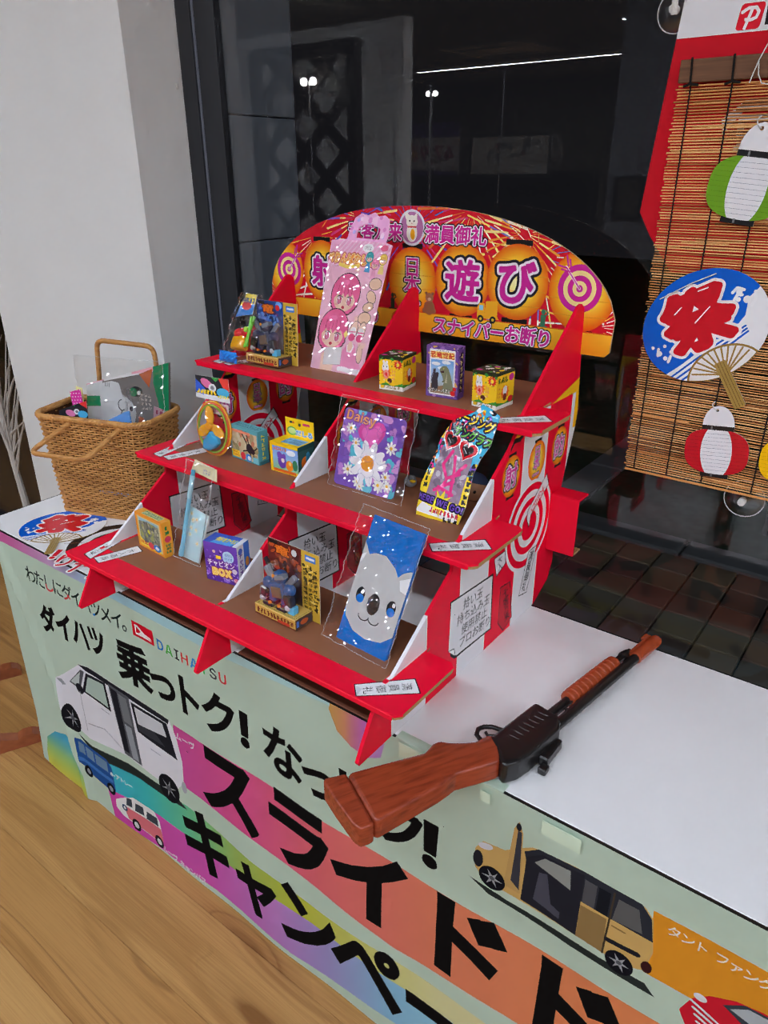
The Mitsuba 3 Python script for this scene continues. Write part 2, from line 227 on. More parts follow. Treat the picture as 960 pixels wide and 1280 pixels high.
225,195,229,211,202,201,198,1,39,32,133,55,150,76,172,93,197,103,218,120,213,109,190,177,191,163,217,173,221,189,194,180,190,188,183,173,146,153,111,175,93,163,80,141,97,
112,71,91,58,73,49,65,47,51,59,75,68,94,79,113,92,127,106,117,115,86,136,95,145,97,147,139,121,156,149,164,168,165,175,99,175,81,154,61,135,46,123,200,2,1,8,136,194,151,
200,153,198,184,128,204,68,187,63,165,130,150,166,1,10,35,70,53,97,68,130,78,159,86,197,103,194,87,133,79,110,68,89,52,62,200,3,1,18,71,67,90,75,111,86,128,99,144,114,
156,130,168,154,177,181,182,203,199,198,192,170,181,142,167,116,151,97,121,72,104,62,87,54,85,54,1,5,96,205,111,210,126,172,130,158,115,153,1,4,40,193,55,198,77,144,62,
139,200,1,1,25,43,66,65,78,84,92,98,103,122,129,99,147,66,170,74,180,77,182,132,143,151,176,160,198,164,212,181,206,167,170,146,132,194,87,185,76,182,73,156,99,135,118,
103,86,86,72,65,59,57,54,200,1,2,16,29,74,29,85,34,95,43,104,54,108,66,108,76,103,85,94,89,84,89,75,85,63,77,54,65,48,52,48,41,53,32,64,16,38,76,42,67,46,62,51,59,59,58,
68,60,74,65,78,72,79,82,75,91,70,95,61,98,57,98,50,96,43,90,40,85,200,1,5,52,28,61,51,70,70,79,88,90,99,99,40,100,40,113,68,114,68,136,32,136,32,149,68,150,68,171,42,172,
42,184,112,185,112,202,47,199,44,212,121,217,181,225,191,213,161,208,127,204,127,185,199,184,199,172,172,171,172,150,209,149,209,136,172,136,172,114,202,113,202,100,140,
99,150,91,171,78,193,68,211,61,202,49,188,53,164,65,144,78,128,92,127,44,112,44,111,92,95,78,76,66,40,49,38,49,4,127,114,156,113,157,136,127,136,4,127,150,156,149,157,
171,127,171,5,83,114,84,113,112,113,112,136,83,136,5,83,150,84,149,112,149,112,171,84,171,200,1,1,29,52,140,124,160,145,162,158,159,173,152,184,140,190,123,190,110,188,
101,179,85,169,76,160,70,130,59,99,55,93,70,117,73,137,77,152,83,166,94,171,103,174,114,173,123,170,132,164,139,156,144,148,146,136,147,107,141,59,124,200,1,1,13,86,54,
88,71,88,199,86,215,105,215,104,162,150,145,189,128,182,112,145,129,104,143,104,74,105,54,200,1,1,30,40,138,63,155,83,175,100,201,109,221,127,216,115,192,173,192,181,193,
194,185,182,152,173,133,163,118,149,99,133,84,114,70,94,59,75,51,61,64,79,71,101,82,119,94,136,110,146,122,160,146,167,162,171,177,104,177,81,150,54,128,200,3,1,8,152,
179,160,191,195,173,205,166,206,164,198,152,197,152,176,166,2,22,85,74,85,82,88,91,100,103,119,108,144,107,142,157,157,157,159,103,181,92,200,78,192,65,191,65,175,77,159,
86,159,72,153,60,144,53,129,50,109,51,97,56,89,64,12,99,79,102,72,110,66,118,64,132,65,138,68,143,76,144,92,127,96,114,95,107,92,102,88,1,18,39,97,62,130,81,171,41,172,
40,186,54,185,86,186,91,206,93,220,110,219,103,188,134,195,134,181,98,173,89,151,77,125,55,90,54,89,200,2,1,19,48,147,48,163,178,162,184,164,195,156,183,124,174,107,165,
95,150,80,134,69,113,59,92,52,80,66,113,77,141,94,154,107,162,119,170,135,173,147,1,4,66,193,66,209,181,209,181,193,200,3,1,4,165,209,175,214,194,184,183,179,1,11,80,212,
99,212,98,159,145,142,183,126,176,109,144,124,98,140,99,52,80,52,81,199,1,4,141,199,151,204,169,174,158,169,200,2,1,13,45,187,45,205,61,204,197,204,206,195,179,159,166,
145,151,133,138,143,159,160,173,175,181,188,65,188,1,14,56,64,79,77,95,93,103,108,107,123,109,140,109,169,126,169,125,136,122,115,117,98,107,81,91,65,71,53,200,1,1,22,42,
115,113,125,105,165,46,155,45,156,42,172,102,181,95,215,112,218,119,183,179,194,182,177,122,167,130,128,196,140,197,138,199,123,133,113,145,55,127,51,116,110,45,98,200,1,
1,19,51,136,91,143,80,178,97,182,107,146,183,162,193,155,175,127,150,97,137,104,157,125,169,144,111,133,134,48,134,46,119,42,118,43,95,129,54,122,200,2,1,17,49,72,73,78,
96,85,114,94,134,106,154,122,170,138,181,152,195,175,204,159,199,149,187,132,173,116,146,93,108,71,67,58,59,56,1,6,54,195,66,206,101,179,116,165,104,153,83,172,200,2,1,
15,31,112,51,133,91,179,97,183,103,183,110,181,122,171,207,80,194,66,139,130,110,160,103,164,97,163,93,158,46,98,2,16,151,181,154,192,161,200,170,204,179,204,188,201,195,
194,199,187,200,179,198,172,191,161,182,157,172,156,164,159,157,165,153,172,12,161,177,167,168,177,166,183,168,188,172,190,177,190,183,187,189,183,193,173,194,164,189,
161,183,200,1,1,17,35,82,62,83,64,84,91,164,105,213,124,209,83,85,170,94,171,96,162,112,148,135,163,142,189,98,206,61,190,53,179,79,38,64,200,3,1,4,182,225,192,229,209,
202,199,198,1,28,43,122,43,185,106,185,105,218,124,218,122,207,123,185,175,184,181,186,192,179,179,129,172,111,163,97,148,80,134,70,103,54,90,51,78,65,92,69,113,77,131,
88,144,101,154,114,162,132,168,153,171,169,60,169,60,122,1,5,159,219,169,223,180,206,185,196,175,191,200,1,1,18,65,66,66,74,66,194,65,209,84,209,83,197,83,78,118,90,149,
107,174,126,192,145,201,132,201,131,193,122,172,103,153,90,129,77,76,57,200,4,1,4,185,219,195,223,211,196,201,192,1,9,133,191,148,196,150,195,180,130,202,65,185,59,176,
89,162,128,146,165,1,4,163,211,173,215,189,188,179,184,1,10,33,67,50,93,65,124,76,157,83,194,101,190,90,147,82,120,63,80,50,59,200,1,1,35,39,137,63,156,80,173,98,199,109,
223,127,217,115,194,169,194,182,196,194,188,179,149,159,115,181,98,172,87,169,84,148,101,135,89,116,74,96,62,72,51,58,63,76,70,99,82,118,96,134,112,93,141,103,151,145,
125,154,137,164,157,172,180,105,180,88,159,68,139,52,127,200,1,1,20,49,184,49,201,180,201,192,193,178,145,167,121,158,108,144,92,127,78,102,64,81,56,67,70,86,76,106,85,
123,97,137,110,147,121,158,140,167,164,171,183,200,2,1,11,56,154,56,170,68,168,184,169,193,161,168,127,149,109,136,118,152,132,164,146,169,154,1,14,65,55,77,61,86,68,95,
76,102,87,106,98,109,112,109,140,126,140,122,99,117,82,110,70,98,57,79,44,200,5,1,5,179,213,181,215,190,218,208,188,197,183,1,18,48,69,64,73,88,80,110,90,127,100,154,121,
174,142,190,164,191,165,192,164,200,150,196,143,181,124,166,109,133,84,98,66,58,53,56,55,1,4,153,205,163,209,181,178,171,173,1,4,69,199,78,212,121,184,111,171,1,7,39,154,
48,167,79,148,90,141,91,139,83,127,82,127,200,3,1,4,185,224,195,228,211,201,201,196,1,4,163,215,173,220,189,193,179,188,1,29,32,133,55,150,74,170,92,196,101,216,119,210,
107,187,165,186,174,188,186,180,177,155,166,131,153,109,141,94,125,79,108,66,67,46,53,59,74,67,95,78,112,90,127,104,137,116,149,135,158,153,163,172,97,172,71,143,46,123,
200,2,1,15,73,67,106,86,132,109,148,132,160,157,167,184,170,206,190,203,182,170,173,143,162,121,146,99,122,76,107,65,88,55,1,4,45,196,61,203,94,147,78,138,200,2,1,4,184,
225,194,230,210,203,200,198,1,28,36,65,69,82,105,111,122,129,132,142,143,161,151,179,150,180,54,180,54,197,157,196,166,198,175,191,172,199,161,218,171,223,187,196,176,
191,156,151,138,123,171,91,195,63,182,51,154,83,127,110,90,77,69,63,50,52,200,2,1,13,125,210,143,210,143,81,156,87,174,100,188,113,201,128,210,115,201,104,182,86,160,70,
136,56,125,64,1,14,34,65,46,76,55,87,64,103,69,117,74,156,74,200,73,209,91,209,88,136,85,117,81,102,68,77,49,56,200,6,1,6,168,107,180,112,203,83,214,64,201,58,190,76,1,
33,85,129,102,142,111,157,115,174,116,219,184,219,185,137,188,134,197,134,200,136,202,155,213,150,212,132,208,125,199,122,183,122,176,124,172,129,170,139,169,206,130,205,
130,182,142,188,162,168,168,160,167,159,157,152,145,167,130,180,125,154,114,135,104,126,94,119,1,18,78,116,92,116,92,67,94,63,99,62,150,62,153,64,156,69,158,87,171,81,
169,65,165,55,158,49,151,48,98,48,84,51,80,56,78,62,1,6,109,118,121,124,137,106,148,91,136,84,123,102,1,13,29,144,61,154,61,202,32,202,32,215,104,215,104,202,76,202,76,
158,104,164,106,152,33,130,32,130,1,6,29,61,41,84,50,108,63,104,52,73,42,54,200,2,5,22,52,149,187,149,187,77,128,76,128,63,129,60,136,58,190,58,197,62,201,79,213,74,209,
54,204,49,195,46,131,46,122,48,115,53,112,62,111,76,68,76,67,69,53,69,4,127,120,172,119,172,137,127,137,4,128,108,127,89,172,89,172,108,4,68,89,112,89,112,108,68,108,4,
68,120,112,119,112,137,68,137,2,20,30,162,30,174,82,175,73,194,80,198,43,198,43,210,116,211,116,212,108,225,121,229,135,211,198,210,198,198,160,198,161,196,169,194,159,
175,210,174,210,162,4,87,197,99,175,142,174,153,197,200,1,2,26,30,164,30,178,59,178,60,223,75,223,75,178,111,178,112,227,126,227,127,178,164,178,165,225,180,225,180,179,
210,178,210,164,180,163,180,100,112,100,111,163,76,163,75,72,204,71,204,57,60,57,59,163,4,126,115,164,114,164,163,127,163,200,5,1,26,114,203,114,218,200,218,200,128,185,
128,184,137,134,137,134,68,135,63,140,61,190,61,194,64,195,68,198,90,212,84,209,63,206,55,200,49,191,46,138,47,128,49,121,54,118,65,118,152,184,152,184,202,1,4,86,102,97,
105,109,67,97,63,1,27,29,167,36,173,48,189,69,229,82,223,70,201,51,170,73,172,88,197,101,189,79,156,56,127,88,131,82,149,93,153,101,135,108,113,96,109,93,118,90,118,52,
112,35,108,30,122,41,131,63,157,45,156,34,153,1,5,62,97,74,100,78,76,79,56,67,53,1,6,29,53,35,74,40,99,52,97,48,72,41,48,200,1,1,25,38,151,115,151,115,187,58,184,54,199,
84,199,118,202,149,207,172,213,182,200,132,189,132,151,202,151,202,135,132,135,127,109,118,88,102,68,80,52,65,63,85,75,101,91,111,114,115,135,38,135,200,2,2,16,163,197,
163,205,167,213,173,219,181,222,189,222,198,218,204,212,207,202,206,193,203,187,197,181,189,178,181,178,172,182,166,188,11,172,203,172,197,174,193,178,189,183,187,192,
189,198,197,198,202,196,207,187,213,178,211,1,20,58,210,75,210,75,149,135,167,168,182,175,166,139,152,76,132,75,84,77,79,84,74,105,72,146,73,183,78,183,60,143,56,93,56,
73,60,63,68,58,79,200,1,1,29,38,88,63,103,90,123,113,145,129,165,45,165,45,181,136,181,134,217,152,217,151,181,199,181,199,165,152,165,153,69,151,62,146,57,140,54,106,55,
103,56,102,60,102,72,131,70,136,72,137,82,135,148,103,114,63,83,49,75,200,2,1,17,93,66,107,70,125,79,139,90,148,102,153,115,157,139,157,212,175,212,173,131,170,111,162,
93,153,80,143,71,128,61,111,54,106,52,1,4,64,114,65,210,82,210,82,114,200,1,1,30,34,159,34,175,75,175,74,214,92,214,92,175,148,175,147,216,165,216,164,175,204,175,204,
159,164,159,162,118,158,101,151,86,144,77,133,66,107,51,94,63,113,72,122,78,131,87,138,98,146,122,148,159,91,159,92,108,74,109,75,159,200,1,2,45,43,111,141,194,68,191,68,
207,119,208,161,211,169,201,169,198,109,149,138,152,154,149,170,142,183,130,190,115,190,94,183,77,170,64,159,58,145,53,130,51,112,52,100,54,91,59,83,66,79,74,79,85,84,95,
95,103,105,106,122,104,135,98,144,87,150,71,163,77,173,91,175,99,174,111,169,123,162,129,151,135,139,138,124,139,99,133,80,123,54,99,12,93,81,97,72,107,67,127,65,136,67,
134,76,130,83,124,89,117,92,107,94,101,92,95,87,200,3,1,16,30,111,49,130,88,177,98,183,105,183,112,180,120,173,161,125,208,78,195,64,160,102,112,158,102,165,97,163,93,
159,44,96,1,5,173,200,184,205,195,189,203,174,192,169,1,4,147,190,158,195,177,163,166,158,200,5,1,4,183,212,193,217,210,189,199,185,1,15,108,80,111,106,125,105,123,83,
129,74,140,70,154,68,176,69,195,72,195,56,167,53,149,53,132,56,120,61,113,67,1,7,122,153,146,156,192,154,192,141,192,138,165,141,122,139,1,4,161,204,171,208,187,181,177,
177,1,19,36,167,35,183,48,182,80,183,83,200,84,216,102,214,97,185,134,191,134,176,93,168,75,103,55,50,39,55,38,57,46,73,59,105,70,140,76,166,200,1,1,39,36,58,57,109,112,
215,129,209,129,208,114,183,88,136,101,142,111,144,122,144,132,138,136,131,138,124,139,87,142,75,150,70,158,69,165,71,173,76,185,90,192,105,196,118,209,107,198,81,183,63,
166,54,159,52,145,53,132,59,126,69,124,85,123,114,120,125,114,129,103,129,88,122,73,104,61,78,52,53,200,3,1,29,78,59,110,60,113,63,113,228,128,228,129,193,136,171,145,
149,174,177,192,197,205,188,204,186,177,159,152,136,161,121,177,101,192,87,214,73,203,60,197,63,186,71,164,92,145,119,129,151,128,61,126,52,121,47,112,45,83,44,1,15,28,
71,44,82,59,98,70,115,82,142,33,143,33,157,91,158,101,154,95,132,88,115,78,98,66,82,54,70,39,59,1,6,47,205,57,214,88,193,100,183,89,172,70,188,200,3,2,16,174,204,174,211,
176,218,182,225,189,228,197,228,205,225,211,220,215,212,215,203,212,197,207,191,200,187,191,187,184,189,177,195,9,182,207,184,201,187,198,196,196,204,200,206,210,201,217,
192,219,184,214,2,32,90,81,92,89,95,96,107,105,127,110,149,110,148,160,95,161,95,176,117,174,148,175,147,212,165,212,163,189,164,176,198,180,197,165,163,161,166,104,189,
91,205,78,197,65,196,65,182,77,167,87,163,68,156,59,144,53,130,51,114,53,99,60,92,70,12,104,79,110,71,116,68,124,66,138,67,145,71,149,77,150,94,135,98,118,96,107,90,105,
86,1,15,38,108,40,147,49,212,66,211,61,186,54,140,53,104,55,92,56,93,66,118,74,111,60,68,59,51,46,51,40,79,145,1,2,18,32,205,92,206,106,203,114,201,126,195,136,187,143,
179,151,166,154,155,156,142,156,123,154,109,149,96,142,84,132,74,116,65,97,61,32,60,14,66,90,89,90,98,91,109,96,117,107,120,116,122,127,122,139,120,149,118,156,113,165,
103,172,88,176,66,176,154,1,2,8,25,60,73,205,119,205,169,60,131,60,120,91,73,91,63,60,5,80,118,112,118,96,175,95,173,86,136,98,1,1,12,27,205,112,205,112,178,86,177,87,89,
112,88,112,60,27,60,27,88,52,89,52,177,27,178,150,1,1,12,32,205,66,205,66,149,123,148,124,205,158,205,158,60,124,60,123,120,66,120,66,60,32,60,136,1,1,8,27,205,149,205,
149,178,105,177,105,60,71,60,70,177,27,178,132,1,1,59,27,108,60,108,61,100,64,96,69,91,79,87,91,87,100,89,104,91,108,95,110,100,109,106,105,111,93,117,59,126,48,131,39,
139,34,148,32,154,31,167,33,175,38,185,49,197,62,203,76,207,94,207,110,204,122,199,133,189,141,175,142,162,110,162,107,170,104,174,98,177,91,179,83,179,76,177,70,173,66,
167,67,161,73,154,84,150,106,144,118,140,130,133,138,124,144,111,144,96,140,82,135,75,129,70,114,62,94,58,75,59,56,63,44,70,35,80,29,93,146,1,1,29,32,205,66,205,66,113,
68,105,71,98,79,91,87,89,96,88,106,91,112,95,117,101,119,107,120,113,120,205,154,205,154,102,148,86,142,77,135,71,123,64,113,60,99,58,81,59,71,61,57,67,48,73,41,80,35,92,
32,106,134,1,3,22,32,205,104,205,113,203,125,198,135,189,140,176,141,164,139,158,136,151,130,144,114,136,125,133,135,128,142,120,146,111,147,96,145,87,139,77,131,69,119,
63,103,60,32,60,10,66,89,93,88,104,91,109,96,111,102,111,107,108,114,102,120,95,122,66,123,10,66,146,89,146,99,149,104,154,106,160,106,164,104,170,99,175,93,177,66,178,
154,1,2,32,28,125,28,140,30,154,33,165,39,177,47,187,56,195,68,202,81,206,91,208,108,207,123,203,134,198,143,191,154,179,160,167,165,152,166,140,166,120,163,107,158,93,
149,80,140,72,128,64,116,60,104,58,83,59,69,63,56,71,47,79,38,91,31,109,21,64,127,68,108,71,102,78,95,86,90,94,89,104,89,114,93,125,103,128,111,131,122,131,143,129,151,
125,161,117,171,107,176,94,177,81,173,73,166,68,157,64,143,152,1,1,16,25,60,77,134,30,205,70,205,87,179,96,160,105,177,124,205,162,205,116,135,167,60,127,60,106,91,96,
109,86,91,65,60,122,1,1,12,32,205,132,205,132,178,66,177,66,148,128,147,127,120,66,120,66,88,132,88,132,60,32,60,132,1,2,19,32,205,102,205,113,202,122,198,134,188,140,
177,143,169,144,162,143,148,141,140,136,130,128,121,119,115,149,60,112,60,84,110,66,110,66,60,32,60,11,66,138,88,137,96,139,101,141,106,147,108,154,108,163,104,170,100,
174,91,177,66,177,212,1,1,22,25,205,63,205,78,136,84,102,85,101,93,140,108,205,143,205,159,141,166,102,167,100,175,142,189,205,227,205,188,60,149,60,131,131,127,156,126,
157,120,128,103,61,64,60,150,1,1,52,28,125,28,140,30,152,33,163,37,173,50,189,59,197,71,203,91,208,108,207,121,204,133,198,142,192,150,183,157,171,160,158,126,158,121,
167,114,173,102,177,91,176,84,174,77,170,70,162,66,153,64,139,64,127,68,109,72,101,78,95,87,90,95,89,106,89,118,94,124,100,128,112,128,114,100,114,100,139,162,139,161,
109,157,93,149,80,141,72,125,63,109,59,91,58,77,61,59,69,47,79,38,91,32,105,72,2,1,16,37,73,38,81,40,87,45,91,50,93,59,94,65,92,72,87,74,81,75,73,73,67,68,62,62,59,53,58,
45,61,39,67,1,4,38,205,74,205,71,106,41,106,118,1,2,42,26,86,26,95,28,103,32,110,37,115,45,120,55,123,86,127,90,129,92,132,92,137,91,141,88,144,81,146,72,146,66,143,62,
139,60,136,30,139,31,146,34,151,45,162,55,167,64,169,72,170,89,170,101,167,110,163,121,153,124,146,126,138,126,60,95,60,94,74,87,66,75,60,67,58,57,58,49,60,40,63,32,71,
28,77,11,58,90,61,85,67,81,75,81,84,84,90,89,92,92,93,109,72,104,63,101,59,96,56,2,1,16,30,201,33,207,38,212,45,215,51,215,57,213,63,207,66,201,66,196,63,190,59,185,51,
182,45,182,38,185,33,190,31,196,1,4,31,169,65,169,65,60,31,60,115,1,1,50,27,91,58,96,60,92,65,86,75,82,82,82,88,84,92,87,94,90,93,95,86,99,50,108,40,113,34,119,30,129,30,
143,35,154,44,163,54,167,66,170,88,170,96,168,108,164,114,159,121,152,124,146,125,140,95,136,93,140,88,145,81,147,75,147,66,144,63,139,64,134,70,130,109,121,118,116,125,
109,128,98,127,84,122,75,111,66,98,61,84,58,71,58,56,61,44,66,34,74,29,83,124,1,1,21,22,169,58,169,74,116,81,91,82,92,87,110,106,168,141,169,94,45,88,35,82,28,77,24,67,
20,58,19,46,18,31,22,38,46,53,44,58,46,62,51,63,60,130,1,2,16,32,205,97,206,109,203,121,198,128,193,137,183,142,170,144,150,142,139,136,127,127,117,117,111,104,107,66,
105,66,60,32,60,11,66,133,91,133,98,136,103,140,108,149,108,158,105,168,101,173,96,175,88,177,66,177,129,1,1,15,24,84,24,111,77,205,110,205,58,112,95,112,96,151,126,151,
127,112,145,111,145,85,127,84,126,60,94,60,93,84,129,1,1,7,32,205,136,205,136,177,77,60,42,60,100,177,32,178,54,1,1,4,24,20,32,82,65,82,46,20,129,1,2,28,30,151,30,162,32,
172,36,181,41,188,54,199,62,203,74,206,90,207,97,206,105,204,117,198,122,195,131,185,136,177,139,167,139,148,134,132,124,114,87,60,54,60,54,60,88,112,66,112,57,115,49,
119,37,131,32,141,16,62,155,66,144,70,139,78,135,87,135,95,137,103,144,106,152,106,160,103,171,98,176,90,180,82,180,73,178,67,173,63,164,129,1,1,38,27,102,61,102,63,95,
70,89,77,87,87,86,97,90,102,94,105,103,103,114,101,117,96,122,86,126,63,127,63,148,94,177,34,178,34,205,135,205,135,181,97,146,99,145,111,143,123,138,132,130,138,119,141,
108,140,95,137,85,127,72,112,63,95,59,77,58,60,61,45,68,36,77,29,88,27,95,129,1,2,29,27,124,28,152,34,174,42,189,47,194,55,200,64,204,74,207,90,208,98,206,108,203,117,
198,124,192,132,181,138,165,141,148,142,124,140,110,136,93,130,81,121,70,112,64,98,59,79,58,65,61,53,67,42,77,35,89,30,105,21,62,124,65,102,72,91,79,87,87,86,93,88,98,91,
103,99,106,110,107,124,107,141,106,155,103,166,100,172,94,177,87,179,79,179,74,176,68,170,65,162,63,152,120,1,2,38,27,108,27,120,29,130,36,147,39,152,50,162,66,169,75,
170,86,170,98,168,107,165,115,159,123,151,129,141,132,131,133,121,133,106,61,106,62,96,65,91,71,85,77,83,86,83,92,84,98,88,102,93,132,88,128,80,122,72,110,64,101,60,88,
58,72,59,62,61,50,66,40,75,35,81,30,94,10,61,127,100,126,101,129,98,137,93,143,87,145,78,146,71,144,66,139,63,134,129,1,1,4,51,132,118,132,118,106,51,106,150,1,1,9,25,
205,65,205,96,144,126,205,165,205,113,113,113,60,79,60,78,113,127,1,2,26,31,169,65,169,66,151,74,161,83,167,92,170,101,170,109,168,119,164,128,155,135,144,138,135,140,
121,140,107,138,94,132,78,122,67,109,60,101,59,92,59,79,63,71,70,67,76,66,76,65,19,31,19,17,64,110,67,98,70,93,75,88,80,86,88,85,96,89,102,97,105,110,104,125,99,137,94,
141,88,143,80,143,73,139,70,135,66,127,]
def _glyphs():
    b, i, out = OUTLINES, 0, {}
    for k in list(dict.fromkeys(CJK)) + ['L' + c for c in dict.fromkeys(LATIN)]:
        adv, npoly = b[i], b[i + 1]; i += 2; polys = []
        for _ in range(npoly):
            nr = b[i]; i += 1; rings = []
            for _ in range(nr):
                n = b[i]; i += 1
                rings.append((np.array(b[i:i + 2 * n], float).reshape(-1, 2) - [20, 60]) / 200); i += 2 * n
            polys.append(Polygon(rings[0], rings[1:]).buffer(0))
        out[k] = (unary_union(polys), adv / 200)
    return out
GLY = _glyphs()
def text_geom(s, size, bold=0.0, vert=False, gap=1.0, mitre=False):
    g, x, parts = None, 0.0, []
    for c in s:
        if c == ' ': x += .4; continue
        gg, adv = GLY.get('L' + c) or GLY[c]
        if bold: gg = gg.buffer(bold, join_style='mitre' if mitre else 'round', mitre_limit=2)
        if vert: parts.append(affinity.translate(gg, -adv / 2, -x - .88)); x += gap
        else: parts.append(affinity.translate(gg, x, 0)); x += adv * gap
    return affinity.scale(unary_union(parts), size, size, origin=(0, 0))

class Art:
    """Layers of print, painter's order; flat() cuts them so that each spot keeps the topmost colour."""
    def __init__(s): s.L = []
    def add(s, g, c, seg=None): s.L.append((g, c, seg)); return s
    def rect(s, x0, y0, x1, y1, c, r=0, seg=None):
        g = sbox(min(x0, x1), min(y0, y1), max(x0, x1), max(y0, y1))
        return s.add(g.buffer(-r).buffer(r, quad_segs=4) if r else g, c, seg)
    def ell(s, cx, cy, rx, ry, c, rot=0, q=6, seg=None):
        return s.add(affinity.rotate(affinity.scale(Point(cx, cy).buffer(1, quad_segs=q), rx, ry), rot, origin=(cx, cy)), c, seg)
    def poly(s, p, c, seg=None, rnd=0):
        g = Polygon(p).buffer(0)
        return s.add(g.buffer(-rnd).buffer(2 * rnd, quad_segs=4).buffer(-rnd) if rnd else g, c, seg)
    def line(s, p, w, c, cap='round'): return s.add(LineString(p).buffer(w / 2, quad_segs=2, cap_style=cap), c)
    def ring(s, cx, cy, r, w, c, q=8): return s.add(Point(cx, cy).buffer(r + w / 2, quad_segs=q).difference(Point(cx, cy).buffer(r - w / 2, quad_segs=q)), c)
    def star(s, cx, cy, r0, r1, n, c, rot=0):
        a = np.arange(2 * n) * np.pi / n + rot; r = np.where(np.arange(2 * n) % 2, r0, r1)
        return s.poly(np.column_stack([cx + r * np.cos(a), cy + r * np.sin(a)]), c)
    def heart(s, cx, cy, r, c, rot=0):
        t = np.linspace(0, 2 * np.pi, 22)[:-1]
        p = np.column_stack([16 * np.sin(t) ** 3, 13 * np.cos(t) - 5 * np.cos(2 * t) - 2 * np.cos(3 * t) - np.cos(4 * t)]) * r / 16
        return s.add(affinity.translate(affinity.rotate(Polygon(p), rot, origin=(0, 0)), cx, cy), c)
    def daisy(s, cx, cy, r, c, c2, n=9, rot=0):
        for k in range(n):
            a = k * 2 * np.pi / n + rot
            s.ell(cx + .6 * r * np.cos(a), cy + .6 * r * np.sin(a), .42 * r, .2 * r, c, math.degrees(a), q=3)
        return s.ell(cx, cy, .27 * r, .27 * r, c2, q=4)
    def text(s, t, x, y, size, c, bold=0.0, out=(), rot=0, sx=1.0, shear=0.0, vert=False, gap=1.0, mitre=False, mid=False, mat=None):
        g = text_geom(t, size, bold, vert, gap, mitre)
        if mid: b = g.bounds; g = affinity.translate(g, -(b[0] + b[2]) / 2, -(b[1] + b[3]) / 2)
        g = affinity.affine_transform(g, [sx, shear, 0, 1, 0, 0])
        if mat is not None: g = affinity.affine_transform(g, mat)
        if rot: g = affinity.rotate(g, rot, origin=(0, 0))
        g = affinity.translate(g, x, y)
        for w, oc in out: s.add(g.buffer(w * size, quad_segs=2), oc)
        return s.add(g, c)
    def scrib(s, x0, y0, x1, y1, n, c, seed=0, rows=1, w=.16):
        """Small lettering too small to read in the photograph: rows of short strokes."""
        R = random.Random(seed); dy = (y1 - y0) / rows; dx = (x1 - x0) / n; gs = []
        for r in range(rows):
            for k in range(n):
                a, b = x0 + k * dx, y0 + r * dy
                for _ in range(3):
                    if R.random() < .5: q = [(a + dx * .15, b + dy * R.uniform(.15, .85)), (a + dx * .85, b + dy * R.uniform(.15, .85))]
                    else: xx = a + dx * R.uniform(.2, .8); q = [(xx, b + dy * .12), (xx + dx * R.uniform(-.2, .2), b + dy * .88)]
                    gs.append(LineString(q).buffer(w * min(abs(dx), abs(dy)) / 2, quad_segs=1, cap_style='flat'))
        return s.add(unary_union(gs), c)
    def blobs(s, x0, y0, x1, y1, n, cols, r0, r1, seed=0):
        R = random.Random(seed)
        for _ in range(n):
            s.ell(R.uniform(x0, x1), R.uniform(y0, y1), R.uniform(r0, r1), R.uniform(r0, r1) * .8, R.choice(cols), R.uniform(0, 180), q=2)
        return s
    def art(s, other, a=1.0, rot=0, dx=0, dy=0):
        for g, c, seg in other.L:
            s.L.append((affinity.translate(affinity.rotate(affinity.scale(g, a, a, origin=(0, 0)), rot, origin=(0, 0)), dx, dy), c, seg))
        return s
    def flat(s, clip=None, seg=None, lap=4e-5):
        V, F, C, cover, n = [], [], [], None, 0
        for g, c, sg in reversed(s.L):
            if clip is not None: g = g.intersection(clip)
            if g.is_empty: continue
            vis = g if cover is None else g.difference(cover)
            gs = g.buffer(-lap, join_style='mitre', quad_segs=1)       # lower layers run on a hair under upper ones: no open seams
            cover = gs if cover is None else cover.union(gs)
            for p in getattr(vis, 'geoms', [vis]):
                if p.geom_type != 'Polygon' or p.area < 4e-9: continue
                p = p.simplify(3e-6)
                for p in cells(p, sg or seg):
                    if p.geom_type != 'Polygon' or p.area < 1e-10: continue
                    try: v, f = trimesh.creation.triangulate_polygon(p, engine='earcut')
                    except Exception: continue
                    if not len(f): continue
                    d = cr2(v[f[:, 1]] - v[f[:, 0]], v[f[:, 2]] - v[f[:, 0]])
                    f = np.where((d < 0)[:, None], f[:, ::-1], f)
                    L = np.max([np.linalg.norm(v[f[:, i]] - v[f[:, (i + 1) % 3]], axis=1) for i in range(3)], axis=0)
                    f = f[np.abs(d) > 4e-6 * L]                           # drop needle triangles
                    if not len(f): continue
                    col = lin(np.array(c(v[:, 0], v[:, 1]))) if callable(c) else np.tile(lin(c), (len(v), 1))
                    V.append(v); F.append(f + n); C.append(col); n += len(v)
        return np.vstack(V), np.vstack(F), np.vstack(C)
def cells(p, e):
    """Cuts an outline into cells of size e, which overlap by a hair."""
    if not e: return [p]
    x0, y0, x1, y1 = p.bounds
    if max(x1 - x0, y1 - y0) <= e: return [p]
    X, Y = np.meshgrid(np.arange(math.floor(x0 / e), math.ceil(x1 / e)) * e, np.arange(math.floor(y0 / e), math.ceil(y1 / e)) * e)
    shapely.prepare(p); b = shapely.box(X.ravel() - 2e-5, Y.ravel() - 2e-5, X.ravel() + e + 2e-5, Y.ravel() + e + 2e-5)
    b = b[shapely.intersects(p, b)]; g = shapely.intersection(p, b)
    return [q for h in g for q in getattr(h, 'geoms', [h])]

